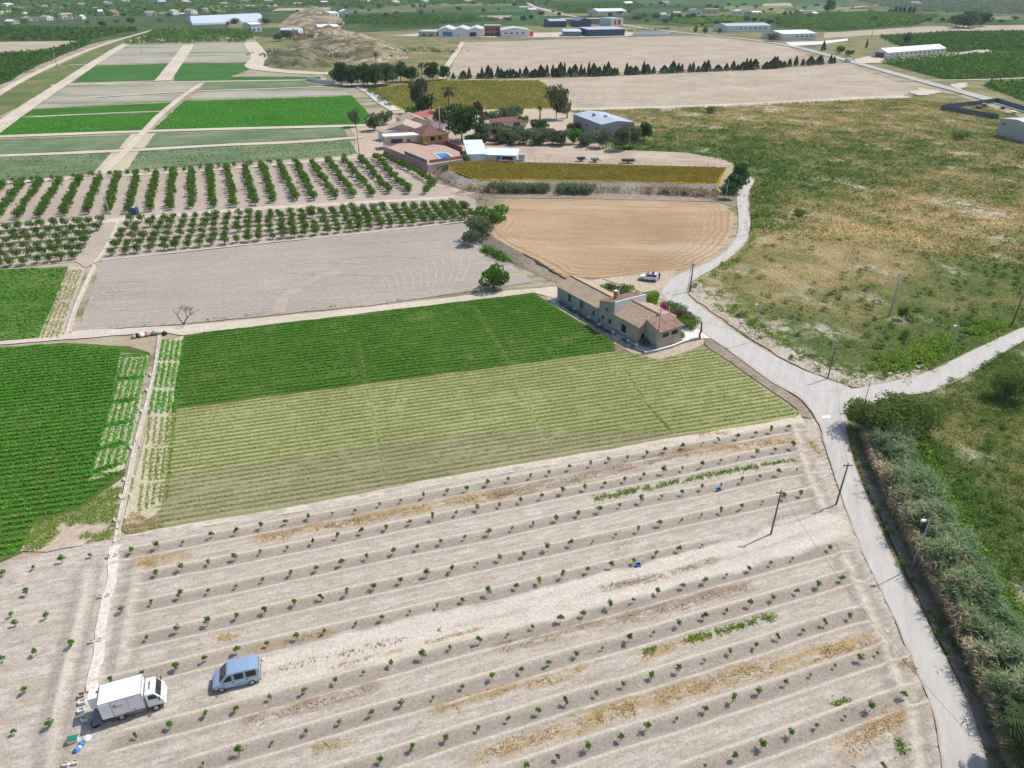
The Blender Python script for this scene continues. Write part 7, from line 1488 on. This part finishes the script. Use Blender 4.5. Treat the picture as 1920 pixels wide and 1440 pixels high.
# paddock fence
e = empty('paddock_fence', (0, 0, 0), 0, 'thin post and rail fence along the golden field edge', 'fence'); A, B_ = G(970, 306), G(1362, 315.5); n = 34; pts = []
for i in range(n + 1): p = A.lerp(B_, i / n); MB().cyl((p.x, p.y, 0), (p.x, p.y, 1.8), .04, 6).build('post', 'galvanised', e)
for z in (.12, 1.0, 1.75): MB().tube([(A.x, A.y, z), (B_.x, B_.y, z)], .015 if z > .5 else .1, 5).build('rail', 'galvanised' if z > .5 else 'slate_clad', e)
def trailer(px, py, L, mt, label, rz=0.1):
    q = G(px, py); e = empty('farm_trailer', (q.x, q.y, .15), rz, label, 'trailer'); MB().hexa([(-L/2, -.8, .6), (L/2, -.8, .6), (L/2, .8, .6), (-L/2, .8, .6), (-L/2 - .15, -.95, 1.25), (L/2 + .15, -.95, 1.25), (L/2 + .15, .95, 1.25), (-L/2 - .15, .95, 1.25)]).build('bed', mt, e); MB().tube([(L/2, 0, .6), (L/2 + 1.2, 0, .45)], .07, 6).build('drawbar', 'dark_iron', e)
    for s_ in (-.9, .9): wheel(e, 0, s_, .38, .2)
trailer(944, 309, 3.0, 'tile_brown', 'dark brown farm trailer before the blue lean-to'); trailer(1089, 303, 2.4, 'dark_iron', 'dark trailer in the paddock nearest the olive belt'); trailer(1115, 304.5, 2.2, 'slate_clad', 'grey dark trailer second in the paddock line'); trailer(1177, 306.5, 4.0, 'dark_iron', 'long dark trailer alone in the paddock', 0)
q = G(978, 302); o = MB().box(-1, 1, -1, 1, 0, 2.2).build('feed_bin', 'blue_grey_roof', loc=(q.x, q.y, .1), bevel=.1); tag(o, 'blue grey feed bin behind the paddock fence', 'bin')
q = G(922, 272); e = empty('picnic_set', (q.x, q.y, .1), 0, 'table and benches on the gravel behind the paddock', 'table'); MB().box(-2, 2, -.5, .5, .72, .8).build('table_top', 'white_concrete', e)
for y in (-1, 1): MB().box(-2, 2, y - .2, y + .2, .4, .48).build('bench', 'brick_red', e)
for x in (-1.6, 1.6): MB().box(x - .08, x + .08, -.4, .4, 0, .72).build('leg', 'bark', e)
q = G(924, 268); building('shelter', (920, 269), (930, 268), 2, 1.8, 'small brick kennel by the picnic table', 'brick_red', 'tile_brown', 'gable', .7, True, cat='kennel')
wall_run('boundary_wall', [G(576, 150), G(600, 156), G(628, 158)], 0, 2.0, .3, 'render_white', 'white farm wall beside the dark grove')
# long white barn
lb_ = building('barn', (1662, 110), (1771, 101), 13, 4.0, 'long white livestock barn with a row of small windows', 'render_white', 'white_paint', 'gable', 2.4, True, wins=[(.07 + i * .078, .10 + i * .078, 1.9, 2.8) for i in range(12)], lwins=[(.2, .75, 0, 3.6, 'tile_brown', 'd')], cat='barn'); S('barn_yard', [(1600, 112), (1640, 104), (1665, 112), (1775, 103), (1850, 92), (1860, 98), (1680, 118), (1610, 120)], .4, 'track_dirt', amp=.6, step=4)
S('barn_yard', [(1700, 176), (1725, 166), (1765, 172), (1755, 178), (1725, 180)], .4, 'track_dirt', amp=3, step=2); S('gravel_apron', [(1780, 160), (1812, 156), (1815, 164), (1795, 170)], .42, 'track_dirt', amp=2, step=2)
# industry along the far road
building('warehouse', (1466, 76), (1529, 74.5), 34, 5.4, 'warehouse with blue gable and white sheet roof by the road bend', 'render_white', 'white_paint', 'gable', 2, True, wins=[(.4 + i * .14, .47 + i * .14, 2.6, 3.6) for i in range(4)], lwins=[(.3, .6, 0, 4, 'blue_paint', 'd')], cat='warehouse'); building('warehouse', (1362, 61), (1444, 59.5), 30, 6.0, 'long white warehouse with blue eaves behind roadside trees', 'render_white', 'blue_grey_roof', 'gable', 1.8, True, wins=[(.3 + i * .11, .34 + i * .11, 3, 4) for i in range(6)], cat='warehouse')
for i, (x0, x1) in enumerate(((822, 850), (850, 878), (878, 906))): building('factory_hall', (x0, 69.3), (x1 - .3, 69.3), 40, 6.2, ['left hall of the white triple gabled factory', 'middle hall of the white triple gabled factory', 'right hall of the white triple gabled factory'][i], 'render_white', 'sheet_roof', 'gable', 2.2, False, wins=[[(.3, .95, 0, 4.6, 'blue_paint', 'd')], [(.3, .4, 1, 2)], [(.1, .55, 0, 4.2, 'dark_glass', 'd')]][i], cat='factory')
building('store', (785, 69), (818, 69.5), 22, 4.6, 'grey flat annexe left of the triple factory', 'concrete', 'sheet_roof', 'flat', 0, wins=[(.2, .4, 1, 2.4), (.6, .8, 1, 2.4)], cat='store')
building('brick_block', (908, 68.5), (938, 68.5), 14, 9.5, 'unfinished red brick block with dark openings', 'brick_red', 'concrete', 'flat', 0, wins=[(.08, .3, 1, 3.2), (.4, .6, 1, 3.2), (.7, .95, .5, 3.6), (.08, .3, 5.5, 7.5), (.4, .6, 5.5, 7.5), (.7, .95, 5.5, 8)], cat='building')
building('warehouse', (940, 70), (993, 69.5), 26, 6.2, 'white warehouse with shallow gable right of the brick block', 'render_white', 'sheet_roof', 'gable', 2.0, False, wins=[(.12 + i * .2, .2 + i * .2, 3, 4.2) for i in range(4)], cat='warehouse'); building('store', (993.5, 69.5), (1000, 69), 10, 5.0, 'small red flank store at the white warehouse corner', 'sign_red', 'sheet_roof', 'flat', 0, cat='store')
building('warehouse', (1103, 69), (1171, 67.5), 26, 6.2, 'navy clad warehouse with grey roof facing the stubble field', 'navy_clad', 'blue_grey_roof', 'mono', .8, cat='warehouse'); building('warehouse', (1056, 69), (1090, 69), 24, 4.6, 'lower grey clad warehouse left of the navy one', 'slate_clad', 'sheet_roof', 'mono', .8, cat='warehouse')
building('warehouse', (1031, 51.5), (1062, 51), 26, 6.5, 'dark clad hall behind the navy warehouse', 'navy_clad', 'blue_grey_roof', 'gable', 1.6, True, cat='warehouse'); building('warehouse', (1084, 51), (1108, 50.5), 26, 6.5, 'dark gabled hall behind the navy warehouse roof', 'navy_clad', 'slate_clad', 'gable', 3, False, cat='warehouse'); building('store', (1146, 48.5), (1168, 47.5), 22, 7.5, 'red and white fronted store by the far road', 'render_white', 'sheet_roof', 'flat', 0, wins=[(.25, .4, 1, 6, 'sign_red'), (.55, .8, 1, 6, 'sign_red')], cat='store'); building('store', (1060, 45), (1138, 44), 24, 5.0, 'long pale pinkish depot behind the dark halls', 'paving_pink', 'tile_tan', 'flat', 0, cat='store')
building('greenhouse', (1122, 27), (1175, 26), 40, 4, 'white arched sheds beyond the far road', 'render_white', 'white_paint', 'gable', 3, True, cat='shed')
S('industrial_yard', [(735, 68), (822, 70), (905, 70.5), (1000, 71), (1100, 70.5), (1175, 69), (1200, 64), (1180, 60), (1000, 62), (800, 62)], .4, 'track_dirt', amp=1, step=8); S('industrial_yard', [(1185, 66), (1255, 66), (1260, 60), (1190, 60)], .42, 'slate_clad', amp=1, step=8); S('warehouse_yard', [(1470, 80), (1540, 78), (1590, 73), (1590, 77), (1540, 84), (1485, 87)], .42, 'white_concrete', amp=1, step=8)
# quarry-side farm buildings
for b, c_, dp, h, w_, r_, lb in (((598, 63), (637, 62), 30, 6, 'render_white', 'white_paint', 'white roofed hall behind the quarry shoulder'), ((526, 67), (548, 67), 18, 5, 'slate_clad', 'sheet_roof', 'dark fronted open shed left of the quarry'), ((548.5, 66), (560, 66), 18, 5, 'render_white', 'sheet_roof', 'white shed touching the dark open shed'), ((472, 60), (492, 59), 20, 7, 'render_white', 'white_paint', 'white block beside the plastic greenhouse end'), ((620, 32), (636, 31), 18, 5, 'render_white', 'white_paint', 'white house below the far palms')):
    building('farm_building', b, c_, dp, h, lb, w_, r_, 'gable', 1.6, True, cat='farm building', wins=[(.2, .35, 1, 3), (.6, .75, 1, 3)])
# plastic greenhouse: tunnels side by side
for i in range(5):
    a = G(361 + i * .6, 47.5 - i * 2.2); b = G(486 + i * 1.6, 43 - i * 2.6); d = b - a; L = d.length; e = empty('tunnel_greenhouse', (a.x, a.y, .1), math.atan2(d.y, d.x), 'pale blue plastic tunnel greenhouse left of the quarry', 'greenhouse', 'plastic tunnel greenhouses'); w_ = 14 + i * 2
    MB().loft([[(x, w_ / 2 - math.cos(t_) * w_ / 2, math.sin(t_) * 5.0) for t_ in [k_ * math.pi / 8 for k_ in range(9)]] for x in (0, L * .5, L)]).build('cover', 'plastic_film', e); MB().box(-.2, -.02, w_ * .35, w_ * .65, 0, 3).build('door', 'galvanised', e)
fr2 = random.Random(9)
hs = [(30,45,14),(128,36,20),(150,36,10),(182,20,9),(190,29,9),(217,29,12),(285,29,18),(330,28,10),(365,27,12),(386,24,8),(20,12,14),(85,16,10),(205,9,12),(305,8,14),(352,7,12),(60,40,22),(95,38,12),(560,10,14),(505,6,16),(610,8,12),(690,4,12),(745,8,10),(800,6,10),(880,5,12),(960,4,10),(985,18,20),(1000,22,14),(1305,27,22),(1335,25,26),(1392,27,22),(1420,27,18),(1270,30,14),(1180,10,14),(1250,8,12),(1505,27,8),(1530,30,7),(1722,10,8),(1245,34,10),(155,12,12),(240,5,14),(420,10,12),(460,5,14),(650,28,18)]
for i, (x, y, w_) in enumerate(hs):
    k_ = fr2.random(); wl_ = fr2.choice(['render_white', 'render_white', 'render_cream', 'paving_pink']); rf_ = fr2.choice(['tile_pale', 'tile_red', 'white_paint', 'tile_tan', 'sheet_roof'])
    building('far_house', (x - w_ / 2, y + .6), (x + w_ / 2, y + fr2.uniform(-.3, .6)), fr2.uniform(9, 16), fr2.uniform(3.2, 6), {'render_white': 'white', 'render_cream': 'cream', 'paving_pink': 'pinkish'}[wl_] + ' far house with ' + {'tile_pale': 'pale orange', 'tile_red': 'red tiled', 'white_paint': 'white', 'tile_tan': 'tan tiled', 'sheet_roof': 'grey sheet'}[rf_] + ' roof on the distant plain', wl_, rf_, 'gable', fr2.uniform(1, 2.4), fr2.random() < .7, cat='house', group='far houses ' + wl_.split('_')[1] + ' under ' + rf_.replace('_', ' '), wins=[(.15, .3, 1, 2.4), (.65, .8, 1, 2.4)])
# raised highway at the far left
a, b = G(-60, 12), G(130, -6); d = b - a; e = empty('viaduct', (a.x, a.y, 0), math.atan2(d.y, d.x), 'pale raised highway crossing the far left plain', 'bridge'); MB().box(0, d.length, -5, 5, 9, 10.4).build('deck', 'concrete', e); MB().box(0, d.length, -5.3, -5, 9.6, 11.3).build('parapet', 'white_concrete', e)
for i in range(8): MB().box(d.length * (i + .5) / 8 - 1, d.length * (i + .5) / 8 + 1, -3, 3, 0, 9).build('pier', 'concrete', e)
for q_ in ([(-60, 22), (60, 19), (60, 22), (-60, 26)], [(290, 23), (372, 25), (372, 27.5), (300, 26)], [(415, 10), (520, 9), (520, 12), (415, 13)], [(-80, 26), (55, 23), (50, 27), (-80, 31)]): S('bare_field', q_, .45, 'track_dirt', amp=1, step=10)
for l_, w_ in (([(1030, 20), (1000, 12), (985, 2)], 8), ([(1380, 30), (1500, 22), (1620, 12), (1700, 6)], 7), ([(1560, 20), (1640, 10), (1690, 2)], 5), ([(1890, 0), (1912, 8), (1940, 12)], 8)): track('dirt_track', l_, w_, .5, 'track_dirt', amp=1)

# ================================================================== haze
m = MB(); m.box(-4100, 4100, -400, 6100, -1.5, 66)
hz = m.mesh('haze', []); o = place(hz, 'haze'); tag(o, 'thin blue distance haze', 'haze', kind='stuff')
hm = bpy.data.materials.new('haze_air'); hm.use_nodes = True; hn = hm.node_tree.nodes; hn.remove(hn['Principled BSDF']); vol = hn.new('ShaderNodeVolumePrincipled')
vol.inputs['Density'].default_value = 0.00008; vol.inputs['Color'].default_value = (.72, .85, 1.0, 1); vol.inputs['Anisotropy'].default_value = 0.1
hm.node_tree.links.new(vol.outputs[0], hn['Material Output'].inputs['Volume']); hz.materials.append(hm)
